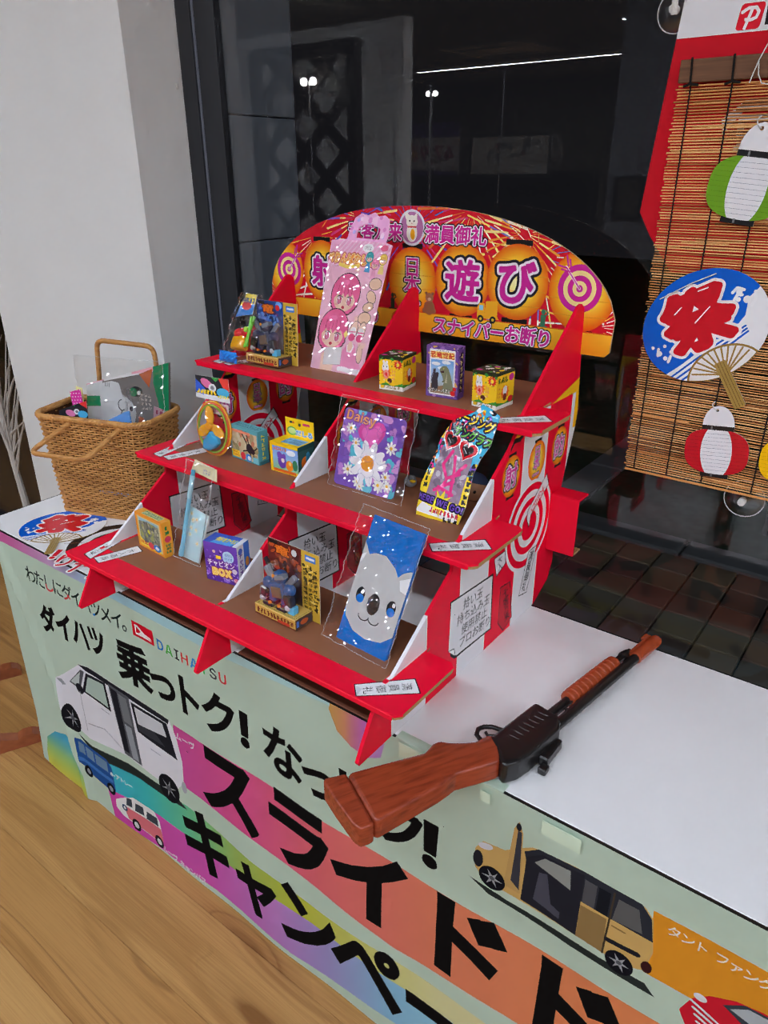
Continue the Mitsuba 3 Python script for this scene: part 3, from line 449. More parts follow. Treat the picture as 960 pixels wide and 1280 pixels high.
def grade(stops, ax=0, cx=None, cy=None, sx=1.0, sy=1.0):
    """A printed colour gradient: along x or y (ax 0/1), or outwards from (cx, cy)."""
    xs = [a for a, _ in stops]; cs = np.array([b for _, b in stops], float)
    def fn(x, y):
        t = np.hypot((x - cx) / sx, (y - cy) / sy) if cx is not None else (x if ax == 0 else y)
        return np.stack([np.interp(t, xs, cs[:, k]) for k in range(3)], -1)
    return fn

def slab(art, poly, t, edge, back, fr, seg=None):
    """A printed card or board: art on its face, plain or fn(p, normal)-coloured edges, plain back."""
    m = M(); n = np.cross(fr[1], fr[2])
    V, F, C = art.flat(poly, seg); m.add(to3(V, fr), F, C)
    v, f = trimesh.creation.triangulate_polygon(poly, engine='earcut')
    d = cr2(v[f[:, 1]] - v[f[:, 0]], v[f[:, 2]] - v[f[:, 0]]); f = np.where((d > 0)[:, None], f[:, ::-1], f)
    if isinstance(back, Art): V, F, C = back.flat(poly, seg); m.add(to3(V, fr, -t), F[:, ::-1], C)
    else: m.add(to3(v, fr, -t), f, lin(back))
    for q_, ring in enumerate([poly.exterior, *poly.interiors]):
        p = np.array(shapely.segmentize(shapely.LinearRing(ring.coords), .012 if callable(edge) else 9).coords)
        if (q_ == 0) != ring.is_ccw: p = p[::-1]
        for a, b in zip(p[:-1], p[1:]):
            q = np.array([a, b]); dd = b - a
            c = edge((a + b) / 2, np.array([dd[1], -dd[0]]) / (np.hypot(*dd) + 1e-12)) if callable(edge) else edge
            m.add(np.vstack([to3(q, fr, -t), to3(q[::-1], fr)]), [[0, 1, 2], [0, 2, 3]], lin(c))
    return m

def artbox(w, d, h, fr, front, right, top, left=(200, 200, 200), back=(200, 200, 200)):
    """A printed carton: front (w x h), right side (d x h), top (w x d) as Art or plain colours."""
    o, u, v = fr; n = np.cross(u, v); m = M()
    def face(a, W, H, f):
        if not isinstance(a, Art): a = Art().rect(0, 0, W, H, a)
        V, F, C = a.flat(sbox(0, 0, W, H)); m.add(to3(V, f), F, C)
    face(front, w, h, (o, u, v)); face(right, d, h, (o + u * w, -n, v)); face(top, w, d, (o + v * h, u, -n))
    face(left, d, h, (o - n * d, n, v)); face(back, w, h, (o + u * w - n * d, -u, v)); face((60, 60, 60), w, d, (o - n * d, u, n))
    return m

def film(fr, w, h, seed, amp=.002, nx=36, ny=52, bulge=0.0, x0=0.0, y0=0.0, off=.004, fold=None, taper=None):
    """A sheet of clear crinkled plastic in front of a thing."""
    g = np.random.default_rng(seed)
    X, Y = np.meshgrid(np.linspace(0, 1, nx), np.linspace(0, 1, ny)); Z = np.zeros_like(X)
    for k in range(9):
        a = g.uniform(0, np.pi); fq = g.uniform(6, 26); ph = g.uniform(0, 6)
        Z += amp * .45 * np.abs(np.sin(fq * (X * np.cos(a) * w / h + Y * np.sin(a)) + ph)) ** 3 * g.uniform(.3, 1)
    edge = np.clip(1 - np.minimum(np.minimum(X, 1 - X) * w, np.minimum(Y, 1 - Y) * h) / .02, 0, 1)
    Z += amp * (.30 + .5 * edge) * g.random(X.shape) + bulge * np.sin(np.pi * X) * np.sin(np.pi * Y) ** .5
    xx = (X - .5) * (np.interp(Y, [0, 1], taper) if taper else 1) + .5
    P = np.stack([x0 + xx * w, y0 + Y * h, off + Z], -1).reshape(-1, 3)
    i, j = np.meshgrid(np.arange(ny - 1), np.arange(nx - 1), indexing='ij'); q = np.stack([i * nx + j, i * nx + j + 1, (i + 1) * nx + j + 1, (i + 1) * nx + j], -1).reshape(-1, 4)
    return trimesh.Trimesh(to3(P, fr), np.vstack([q[:, [0, 1, 2]], q[:, [0, 2, 3]]]), process=False)

def film_edge(m, nx, ny, r=.00045):
    """The cut edge of a film sheet made by film(): a fine line around it."""
    i = np.arange(nx * ny).reshape(ny, nx); p = np.concatenate([i[0], i[1:, -1], i[-1, ::-1][1:], i[::-1, 0][1:-1]])
    return tube(np.asarray(m.vertices)[p], r, 5, True)

# ---------------------------------------------------------------- materials
def mat(name, rgb, rough=.5, spec=.5, metal=0.0, two=True, **k):
    b = {'type': 'principled', 'base_color': {'type': 'rgb', 'value': [float(x) for x in lin(rgb)]} if not isinstance(rgb, dict) else rgb, 'roughness': rough, 'specular': spec, 'metallic': metal, **k}
    scene[name] = {'type': 'twosided', 'bsdf': b} if two else b
VC = {'type': 'mesh_attribute', 'name': 'vertex_color'}
mat('mat_print', VC, .48, .22)                       # coated board and cartons
mat('mat_gloss', VC, .16, .5)                       # laminated cards, glossy plastic
mat('mat_matte', VC, .75, .25)                      # paper, cloth
scene['mat_banner'] = {'type': 'principledthin', 'base_color': VC, 'roughness': .6, 'diff_trans': .45, 'eta': 1.4}
scene['mat_film'] = {'type': 'thindielectric', 'int_ior': 1.62}
scene['mat_glass'] = {'type': 'thindielectric', 'int_ior': 1.52}
mat('mat_black', (22, 21, 22), .28, .5)
mat('mat_dark_frame', (33, 36, 42), .35, .5)
mat('mat_groove_highlight', (96, 100, 112), .3, .5)  # highlight along the frame groove, put into a paler colour
mat('mat_white', (228, 228, 230), .4, .5)
mat('mat_white_soft', (215, 214, 210), .8, .2)
mat('mat_metal', (150, 152, 156), .3, .5, .9)
mat('mat_dark_wood', (26, 19, 16), .55, .3)
mat('mat_reed_a', (234, 184, 120), .5, .35); mat('mat_reed_b', (212, 150, 88), .5, .35); mat('mat_reed_c', (172, 112, 62), .5, .35); mat('mat_reed_d', (106, 62, 36), .55, .3)
mat('mat_string', (28, 25, 24), .8, .2)
mat('mat_tape', (196, 216, 194), .22, .5)
mat('mat_asphalt', (40, 43, 44), .9, .2)
mat('mat_column', (128, 132, 138), .85, .2)
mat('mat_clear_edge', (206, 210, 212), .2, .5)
mat('mat_conc', (92, 96, 100), .9, .2)
mat('mat_bark', (196, 190, 184), .8, .2)
def plaster(p, n, uv):
    a = mikit.fbm(p[0] * 3 + p[1] * 2, p[2] * 3, 0, 3)
    return blend(lin((222, 222, 221)), lin((230, 230, 229)), a)
def plaster_h(p, n, uv):
    q = p[0] + p[1]
    return .0011 * mikit.smoothstep(.52, .62, mikit.fbm(q * 34, p[2] * 26, 3, 3)) + .0005 * mikit.fbm(q * 170, p[2] * 170, 1, 2)
scene['mat_plaster'] = {'type': 'twosided', 'bsdf': {'type': 'bumpmap', 'arbitrary': mikit.proc(plaster_h), 'scale': 1.0, 'bsdf': {'type': 'principled', 'base_color': mikit.proc(plaster), 'roughness': .85, 'specular': .2}}}
mat('mat_room_wall', (80, 75, 66), .85, .2)
mat('mat_ceiling', (112, 109, 102), .9, .1)
def wood_fn(seed, a, b, c):
    def fn(p, n, uv):
        x, y = p[0] + seed * 3.7 + 9 * dr.floor((p[1] - .0165) / .1535), p[1] + seed * 1.3
        k1, k2, k3 = mikit.voronoi(x * 1.5, y * 6.0)
        pull = mikit.smoothstep(.42, .0, k1) * mikit.smoothstep(.50, .60, k3)          # the grain bends round the knots
        w = mikit.fbm(x * .9, y * 5, seed, 3)
        v = y * 46 + w * 12 + pull * 5
        ring = mikit.noise(v, x * .7, seed); ring = mikit.smoothstep(.2, .8, ring)
        line = mikit.smoothstep(.80, .96, mikit.noise(v * 2.3, x * 1.1, seed + 5))
        fine = mikit.noise(x * 14, y * 640 + w * 30, seed + 2)
        col = blend(lin(a), lin(b), mikit.smoothstep(.1, .9, .40 * mikit.fbm(x * 1.3, y * 3, seed + 9, 2) + .30 * ring + .30 * fine))
        col = blend(col, lin(c), .42 * line)
        return blend(col, lin(c), dr.minimum(.9 * mikit.smoothstep(.13, .02, k1) * mikit.smoothstep(.54, .60, k3) + .30 * pull, .8))
    return fn
def floor_far(p, n, uv):
    row = dr.floor((p[1] - .0165) / .1535); fy = (p[1] - .0165) / .1535 - row
    fx = p[0] / 1.35 + mikit.cell_rand(row, 3); fx = fx - dr.floor(fx)
    seam = dr.maximum(mikit.smoothstep(.008, .003, dr.minimum(fy, 1 - fy)), mikit.smoothstep(.0012, .0005, dr.minimum(fx, 1 - fx)))
    return blend(wood_fn(2.0, (182, 136, 82), (150, 105, 57), (104, 63, 31))(p, n, uv), lin((70, 44, 26)), .8 * seam)
scene['mat_floor_far'] = {'type': 'twosided', 'bsdf': {'type': 'principled', 'base_color': mikit.proc(floor_far), 'roughness': .38, 'specular': .4}}
for _k, _c in enumerate((((186, 140, 84), (156, 110, 60), (108, 66, 32)), ((180, 134, 80), (150, 104, 56), (104, 62, 30)), ((190, 146, 90), (162, 116, 66), (112, 70, 36)))):
    scene['mat_plank_%d' % _k] = {'type': 'twosided', 'bsdf': {'type': 'principled', 'base_color': mikit.proc(wood_fn(_k + 1.0, *_c)), 'roughness': .38, 'specular': .4}}

# ---------------------------------------------------------------- the room
YG = 1.352                                          # window glass
H = 2.8
put('floor', bx(-9, 3.2, -9.5, 1.36, -.06, -.012), 'mat_floor_far', kind='structure')
R = random.Random(4)
y, r = .0165 - .1535 * 4, 0
while y < 1.33:
    x = -3.2 + R.uniform(0, .5)
    while x < .9:
        L = R.uniform(1.1, 1.6); x1 = min(x + L, .95)
        put('plank', rbox(x + .0003, x1 - .0003, y + .0003, min(y + .1532, 1.33), -.012, 0, .0006), 'mat_plank_%d' % R.randrange(3), parent='floor'); x = x1
    y += .1535; r += 1
put('ceiling', bx(-9, 3.2, -9.5, 1.5, H, H + .1), 'mat_ceiling', kind='structure')
put('wall_back', bx(-9, 3.2, -9.6, -9.5, 0, H), 'mat_room_wall', kind='structure')
put('wall_left', bx(-9.1, -9, -9.5, 1.5, 0, H), 'mat_room_wall', kind='structure')
put('wall_right', bx(3.2, 3.3, -9.5, 1.5, 0, H), 'mat_white_soft', kind='structure')
put('wall_front', bx(-2.446, -1.62, 1.18, 1.362, -.01, H), 'mat_plaster', kind='structure')
put('wall_header', bx(-9, 3.2, 1.33, 1.46, 2.62, H), 'mat_plaster', kind='structure')
put('wall_column', bx(-2.265, -1.2, -3.7, -3.0, -.01, H), 'mat_column', kind='structure')
# windows: dark frames and full-height panes
def window(name, x0, x1, jl, jr):
    put(name, cat_mesh(bx(x0, x1, YG - .03, YG + .06, -.01, .06), bx(x0, x1, YG - .03, YG + .06, 2.54, 2.62)), 'mat_dark_frame', kind='structure')
    put('pane', trimesh.Trimesh([[x0, YG, .03], [x1, YG, .03], [x1, YG, 2.58], [x0, YG, 2.58]], [[0, 1, 2], [0, 2, 3]]), 'mat_glass', parent=name)
    for s, xa, xb in ((1, x0, x0 + .06), (-1, x1 - .06, x1)):
        if (s > 0 and jl) or (s < 0 and jr):
            ya = 1.335
            if s > 0:
                put('jamb', cat_mesh(bx(x0 - .02, x0 + .05, ya, YG + .012, -.01, 2.62), bx(x0 + .058, x0 + .125, ya + .006, YG + .008, -.01, 2.62)), 'mat_dark_frame', parent=name)
                put('groove_strip', bx(x0 + .05, x0 + .058, ya + .004, YG, -.01, 2.62), 'mat_groove_highlight', parent=name)
            else: put('jamb', bx(xa, xb, ya + .02, YG + .06, -.01, 2.62), 'mat_dark_frame', parent=name)
window('window_1', -1.62, 2.9, True, True)
window('window_2', -8.8, -2.446, False, True)
# the building's outer pier beyond the glass, clad in dark grey slabs
mat('mat_cladding', (104, 112, 122), .7, .3)
for q in range(10):
    z0 = -.155 + .29 * q
    put('cladding_slab', rbox(-2.44, -1.503, 1.364, 1.60, max(z0, -.03) + .0015, z0 + .2885, .002), 'mat_cladding', parent='wall_front')
# a small clear wall hook on the pier's side
h = trimesh.creation.icosphere(2, .005); h.apply_scale([.5, 1, 1.4]); h.apply_translation([-1.6195, 1.318, 1.647])
put('wall_pin', h, 'mat_white_soft', cat='pin', label='tiny clear pin stuck in the white pier beside the dark window frame')

# ceiling strip lights: four rows along the room, the last two mirrored in the window, plus an unseen one added to brighten the pier side
scene['mat_housing'] = {'type': 'diffuse', 'reflectance': {'type': 'rgb', 'value': [.7, .7, .7]}}
XS = [(-2.4, -.95), (-.9, .55), (.6, 2.05), (2.1, 3.1)]
ROWS = [(.35, [(1.6, 3.05)], 'added beside the bamboo blind'), (-.95, [(-3.9, -2.45)] + XS, 'nearest the window'), (-3.3, XS[1:4], 'second from the window'), (-5.3, [(-6.45, -5.72), (-3.2, -1.7), (.4, 1.85)], 'third from the window'), (-7.5, [(-7.1, -5.17), (-5.12, -4.05)], 'farthest from the window')]  # segment left of XS added to brighten the partition behind the lattice
for yr, segs, where in ROWS:
    for q, (xa, xb) in enumerate(segs):
        k = thing('strip_light', 'white ceiling strip light %s of the row %s' % (('at the left end', 'second from the left', 'third from the left', 'fourth from the left', 'at the right end')[q if q < len(segs) - 1 or q == 0 else 4], where), 'ceiling light', 'strip lights on the ceiling')
        put('housing', rbox(xa - .01, xb + .01, yr - .055, yr + .055, H - .04, H, .004), 'mat_housing', parent=k)
        v = np.array([[xa, yr - .04, H - .042], [xb, yr - .04, H - .042], [xb, yr + .04, H - .042], [xa, yr + .04, H - .042]])
        key = put('diffuser', (v, np.array([[0, 2, 1], [0, 3, 2]])), 'mat_housing', parent=k)
        scene[key]['emitter'] = {'type': 'area', 'radiance': {'type': 'rgb', 'value': [STRIP * .91, STRIP * .99, STRIP * 1.10]}}
# pairs of small spot lamps, mirrored as bright stars
scene['mat_lamp_body'] = {'type': 'diffuse', 'reflectance': {'type': 'rgb', 'value': [.5, .5, .5]}}
for i, (x, yy, z, lab) in enumerate([(-3.27, -.90, 1.925, 'twin spot lamp on a short white stem before the lattice screen'), (-5.0, -3.0, 2.5, 'twin spot lamp high under the ceiling beyond the lattice'), (-3.83, -3.0, 2.03, 'twin spot lamp by the poster boards')]):
    k = thing('spot_lamp', lab, 'lamp', 'small twin spot lamps')
    put('stem', tube([[x, yy, z - .16], [x, yy, z]], .008, 6), 'mat_white', parent=k)
    for s in (-1, 1):
        b = trimesh.creation.icosphere(2, .022); b.apply_translation([x + .035 * s, yy, z])
        key = put('bulb', b, 'mat_housing', parent=k)
        scene[key]['emitter'] = {'type': 'area', 'radiance': {'type': 'rgb', 'value': [22, 23, 22]}}
    put('pole', tube([[x, yy, 0], [x, yy, z - .16]], .006, 6), 'mat_metal', parent=k)

# lattice screen in the room (mirrored)
put('wall_partition', bx(-4.75, -3.05, -1.62, -1.52, -.01, 2.3), 'mat_white', kind='structure')
k = thing('lattice_screen', 'dark wooden diamond lattice screen mirrored at the left of the window', 'screen')
x0, x1, yl, z1 = -3.83, -2.98, -1.0, 2.13
for a, b in ((x0, x0 + .07), (x1 - .07, x1)): put('post', rbox(a, b, yl - .03, yl + .03, 0, z1, .004), 'mat_dark_wood', parent=k)
for a, b in ((.05, .12), (z1 - .08, z1)): put('rail', rbox(x0 + .07, x1 - .07, yl - .025, yl + .025, a, b, .004), 'mat_dark_wood', parent=k)
area = sbox(x0 + .07, .12, x1 - .07, z1 - .08)
for s in (1, -1):
    for c in np.arange(-3, 6, .285):
        xs = np.array([x0 - 1, x1 + 1]); ln = LineString([(xs[0], c + s * .86 * (xs[0] + 3.4)), (xs[1], c + s * .86 * (xs[1] + 3.4))]).buffer(.034).intersection(area)
        if not ln.is_empty and ln.area > .004:
            m = ext(ln, -.008, .008); v = m.vertices.copy(); m.vertices = np.column_stack([v[:, 0], yl + s * .009 + v[:, 2], v[:, 1]])
            put('slat', m, 'mat_dark_wood', parent=k)
# dark office partition, posters, wall fan, flowers, poles and a framed picture, all seen only as reflections
put('office_partition', rbox(-5.4, -3.2, -5.15, -5.0, 0, 1.46, .01), 'mat_black', cat='partition', label='long dark office partition mirrored behind the arched sign')
def wall_board(name, fr, w, h, art, label, cat, t=.012, m='mat_print'):
    return put(name, slab(art, sbox(0, 0, w, h), t, (200, 200, 200), (180, 180, 180), fr), m, cat=cat, label=label)
fr = (np.array([-4.55, -4.6, 1.42]), np.array([-1.0, 0, 0]), np.array([0, 0, 1.0]))
wall_board('poster_board', fr, .9, .5, Art().rect(0, 0, .9, .5, (226, 222, 226)).rect(0, .36, .9, .5, (92, 70, 150)).rect(0, 0, .9, .04, (92, 70, 150)).text('47,930', .06, .14, .2, (190, 60, 110)), 'poster board with a purple edge and a price mirrored in the window', 'poster')
fr = (np.array([-3.5, -4.6, 1.40]), np.array([-1.0, 0, 0]), np.array([0, 0, 1.0]))
wall_board('poster_board', fr, .92, .4, Art().rect(0, 0, .92, .4, (60, 66, 60)).rect(.03, .03, .89, .37, (228, 228, 224)).blobs(.15, .12, .78, .3, 14, [(120, 130, 140), (190, 190, 190), (150, 90, 90)], .02, .045, 3), 'white poster board with a dark frame mirrored in the window', 'poster')
k = thing('wall_fan', 'round white wall fan mirrored above the dark partition', 'fan')
put('guard', tube([[-3.82 + .2 * math.cos(a), -5.1, 1.62 + .2 * math.sin(a)] for a in np.linspace(0, 2 * np.pi, 33)[:-1]], .012, 6, True), 'mat_white_soft', parent=k)
for q in range(4):
    b = ext(affinity.rotate(affinity.scale(Point(.09, 0).buffer(1, quad_segs=4), .085, .05), 90 * q, origin=(0, 0)), -.003, .003); b.vertices = np.column_stack([-3.82 + b.vertices[:, 0], -5.1 + b.vertices[:, 2], 1.62 + b.vertices[:, 1]])
    put('blade', b, 'mat_white_soft', parent=k)
put('stem', bx(-3.84, -3.80, -5.12, -5.0, 1.44, 1.62), 'mat_white_soft', parent=k)
for x, yy, lab in ((-2.06, -1.0, 'between the mirrored posters'), (-2.73, -1.0, 'right of the mirrored lattice screen'), (-2.9, -1.6, 'close beside the pale partition')):
    put('display_pole', tube([[x, yy, 0], [x, yy, 1.94]], .005, 6), 'mat_metal', cat='pole', group='slim display poles', label='slim metal display pole ' + lab)
k = thing('picture', 'small framed drawing on the column mirrored at the window edge', 'picture')
fr = (np.array([-2.13, -2.995, 1.02]), np.array([-1.0, 0, 0]) * -1, np.array([0, 0, 1.0]))
put('frame', cat_mesh(bx(-2.2, -1.98, -3.0, -2.98, 1.13, 1.15), bx(-2.2, -1.98, -3.0, -2.98, 1.40, 1.42), bx(-2.2, -2.18, -3.0, -2.98, 1.15, 1.40), bx(-2.0, -1.98, -3.0, -2.98, 1.15, 1.40)), 'mat_dark_wood', parent=k)
put('drawing', bx(-2.18, -2.0, -3.0, -2.99, 1.15, 1.40), 'mat_room_wall', parent=k)
k = thing('flower_arrangement', 'small dark flower arrangement on a pale stand mirrored beside the poster', 'flowers')
put('stand', tube([[-4.33, -3.0, 0], [-4.33, -3.0, 1.45]], .04, 10), 'mat_white_soft', parent=k)
mm = M(); RR = random.Random(8)
for _ in range(60):
    s = trimesh.creation.icosphere(1, RR.uniform(.02, .045)); s.apply_translation([-4.33 + RR.gauss(0, .08), -3 + RR.gauss(0, .08), 1.55 + RR.gauss(0, .07)]); mm.mesh(s, RR.choice([(120, 50, 50), (60, 70, 50), (150, 110, 60), (60, 40, 40)]))
put('blooms', mm, 'mat_matte', parent=k, kind='stuff')
k = thing('ceiling_air_conditioner', 'square ceiling air conditioner mirrored between the strip lights', 'air conditioner')
put('panel', rbox(-5.7, -4.6, -6.9, -5.95, H - .03, H, .005), 'mat_white_soft', parent=k)
for yy in (-6.75, -6.1): put('vent', bx(-5.55, -4.75, yy - .03, yy + .03, H - .036, H - .03), 'mat_black', parent=k)

# ---------------------------------------------------------------- outside
put('ground', bx(-14, 8, 1.46, 14, -.12, -.03), 'mat_asphalt', kind='structure')
def grass_c(p, n, uv): return blend(lin((34, 52, 44)), lin((44, 66, 54)), mikit.fbm(p[0] * 30, p[1] * 30, 0, 3))
scene['mat_green_ground'] = {'type': 'diffuse', 'reflectance': mikit.proc(grass_c)}
put('planting_strip', bx(-14, 8, 3.06, 14, -.03, -.005), 'mat_green_ground', kind='structure')
for i in range(14):
    x = -5 + .62 * i
    put('kerb_stone', rbox(x + .004, x + .616, 2.9, 3.05, -.03, .012, .008), 'mat_conc', parent='ground')
for i in range(5):
    x = -1.36; yy = 3.07 + .6 * i
    put('kerb_stone', rbox(-1.38, -1.2, yy + .004, yy + .596, -.03, .012, .008), 'mat_conc', parent='ground')
R = random.Random(12)
for i, c in enumerate(((92, 76, 70), (104, 74, 66), (84, 80, 72), (74, 66, 62), (98, 86, 70))): mat('mat_tile_%d' % i, c, .7, .3)
for iy in range(8):
    for ix in range(20):
        x, yy = -2.53 + .1505 * ix, 1.70 + .149 * iy
        put('paving_tile', rbox(x + .0035, x + .147, yy + .003, yy + .146, -.03, R.uniform(-.001, .001), .003), 'mat_tile_%d' % R.randrange(5), parent='ground')
k = thing('bollard', 'pair of dark posts standing outside below the bamboo blind', 'post')
for x in (-.40, -.30): put('post', tube([[x, 3.35, -.01], [x + .01, 3.35, .45]], [.035, .03], 10), 'mat_dark_frame', parent=k)
put('cross_bar', tube([[-.40, 3.35, .38], [-.29, 3.35, .38]], .02, 8), 'mat_dark_frame', parent=k)

# white birch branches in the recess left of the pier
k = thing('birch_branches', 'bare white birch branches standing before the dark window left of the pier', 'branches')
RR = random.Random(5)
trunk = np.array([[-2.74, 1.27, -.0], [-2.765, 1.27, .28], [-2.785, 1.27, .42], [-2.80, 1.27, .62], [-2.78, 1.27, .9]])
put('trunk', tube(trunk, [.016, .014, .012, .008, .003], 8), 'mat_bark', parent=k)
for i in range(24):
    t = RR.uniform(.3, .95); a = trunk[1] + (trunk[3] - trunk[1]) * t
    b = a + np.array([RR.uniform(-.30, .34), RR.uniform(-.05, .05), RR.uniform(.18, .55)])
    mid = (a + b) / 2 + np.array([RR.uniform(-.04, .04), 0, RR.uniform(-.02, .04)])
    put('branch', tube([a, mid, b, b + np.array([RR.uniform(.0, .05), 0, RR.uniform(-.01, .05)])], [.0042, .003, .002, .001], 6), 'mat_bark', parent=k)
b = trimesh.creation.cylinder(.07, .22, sections=24); b.apply_translation([-2.74, 1.27, .11])
put('vase', b, 'mat_black', parent=k)

# reddish wooden sled foot of something that stands left of the table
scene['mat_red_wood'] = {'type': 'twosided', 'bsdf': {'type': 'principled', 'roughness': .35, 'specular': .5, 'base_color': mikit.proc(lambda p, n, uv: blend(lin((126, 66, 40)), lin((158, 88, 54)), mikit.fbm(p[0] * 14 + p[1] * 50, p[1] * 18 + p[0] * 60, p[2] * 60, 3)))}}
k = thing('wooden_stand', 'reddish brown wooden foot frame on the floor left of the banner', 'stand')
foot = Polygon([(0, 0), (.004, .012), (-.004, .026), (-.022, .036), (-.046, .037), (-.060, .029), (-.085, .038), (-.13, .054), (-.22, .06), (-.22, 0)]).buffer(-.002).buffer(.002)
for q, (dx, dy) in enumerate(((0, 0), (-.34, .12))):
    m = ext(foot, 0, .034); v = m.vertices.copy(); d = np.array([.42, .907]); nn = np.array([-.907, .42])
    m.vertices = np.column_stack([-1.748 + dx + v[:, 0] * d[0] + v[:, 2] * nn[0], .704 + dy + v[:, 0] * d[1] + v[:, 2] * nn[1], v[:, 1]])
    put('foot', m, 'mat_red_wood', parent=k)
put('upright', rbox(-2.02, -1.98, .54, .58, .05, .5, .004), 'mat_red_wood', parent=k)
put('cross_bar', rbox(-2.07, -1.85, .545, .575, .04, .07, .004), 'mat_red_wood', parent=k)

# ---------------------------------------------------------------- folding table
ZT = .70
k = thing('folding_table', 'long white folding table with a black edge in front of the window', 'table')
put('top', rbox(-1.733, .12, .689, 1.134, ZT - .026, ZT, .0015), 'mat_white', parent=k)
e = .003
put('edge_band', cat_mesh(bx(-1.736, .123, .686, .689, ZT - .028, ZT - .0005), bx(-1.736, .123, 1.134, 1.137, ZT - .028, ZT - .0005), bx(-1.736, -1.733, .689, 1.134, ZT - .028, ZT - .0005), bx(.12, .123, .689, 1.134, ZT - .028, ZT - .0005)), 'mat_black', parent=k)
for x in (-1.55, -.06):
    for yy in (.75, 1.07): put('leg', tube([[x, yy, .0], [x, yy, ZT - .026]], .0125, 10), 'mat_metal', parent=k)
    put('leg_brace', tube([[x, .75, .16], [x, 1.07, .16]], .009, 8), 'mat_metal', parent=k)

# ---------------------------------------------------------------- the cardboard shooting-gallery stand
RED, WHT, BRN, TAN = (236, 8, 50), (228, 228, 232), (142, 92, 66), (176, 138, 92)
PINK, YEL, ORA, INK = (206, 40, 150), (250, 190, 40), (236, 120, 30), (30, 26, 40)
stand = thing('display_stand', 'red cardboard shooting gallery stand with three shelves and an arched sign', 'display stand')

def lantern_art(a, cx, cy, rx, ry, word, size, vert=False, rot=0):
    g = grade([(0, (255, 250, 196)), (.3, (255, 240, 140)), (.6, (252, 200, 50)), (.88, (240, 136, 26)), (1.02, (226, 84, 24))], cx=cx, cy=cy, sx=rx, sy=ry)
    w = rx * .42
    a.rect(cx - w, cy + ry * .96, cx + w, cy + ry * 1.1, (24, 20, 20)); a.rect(cx - w, cy - ry * 1.1, cx + w, cy - ry * .96, (24, 20, 20))
    a.add(affinity.scale(Point(cx, cy).buffer(1, quad_segs=10), rx, ry), g, rx * .2)
    for q in (-.6, -.2, .2, .6):
        hw = rx * math.sqrt(1 - q * q) * .95
        a.line([(cx - hw, cy + q * ry), (cx, cy + q * ry - ry * .03), (cx + hw, cy + q * ry)], rx * .018, (226, 150, 40))
    if word: a.text(word, cx, cy, size, PINK, .03 if size > .06 else .016, out=((.115, INK), (.055, (248, 236, 246))) if size > .06 else ((.10, INK), (.042, (248, 236, 246))), vert=vert, mid=True, gap=.86 if vert else 1, rot=rot, shear=0)
    return a
def note(a, pts, word, size, x, y, rot=0, red=False, vert=True, gap=.95):
    """A paper slip printed on the board: white with a black line."""
    g = Polygon(pts); a.add(g.buffer(.0018, join_style='mitre'), (20, 20, 24)); a.add(g, WHT if not red else (200, 20, 44))
    if word: a.text(word, x, y, size, (20, 20, 26) if not red else (40, 8, 16), .012, vert=vert, mid=True, rot=rot, gap=gap)

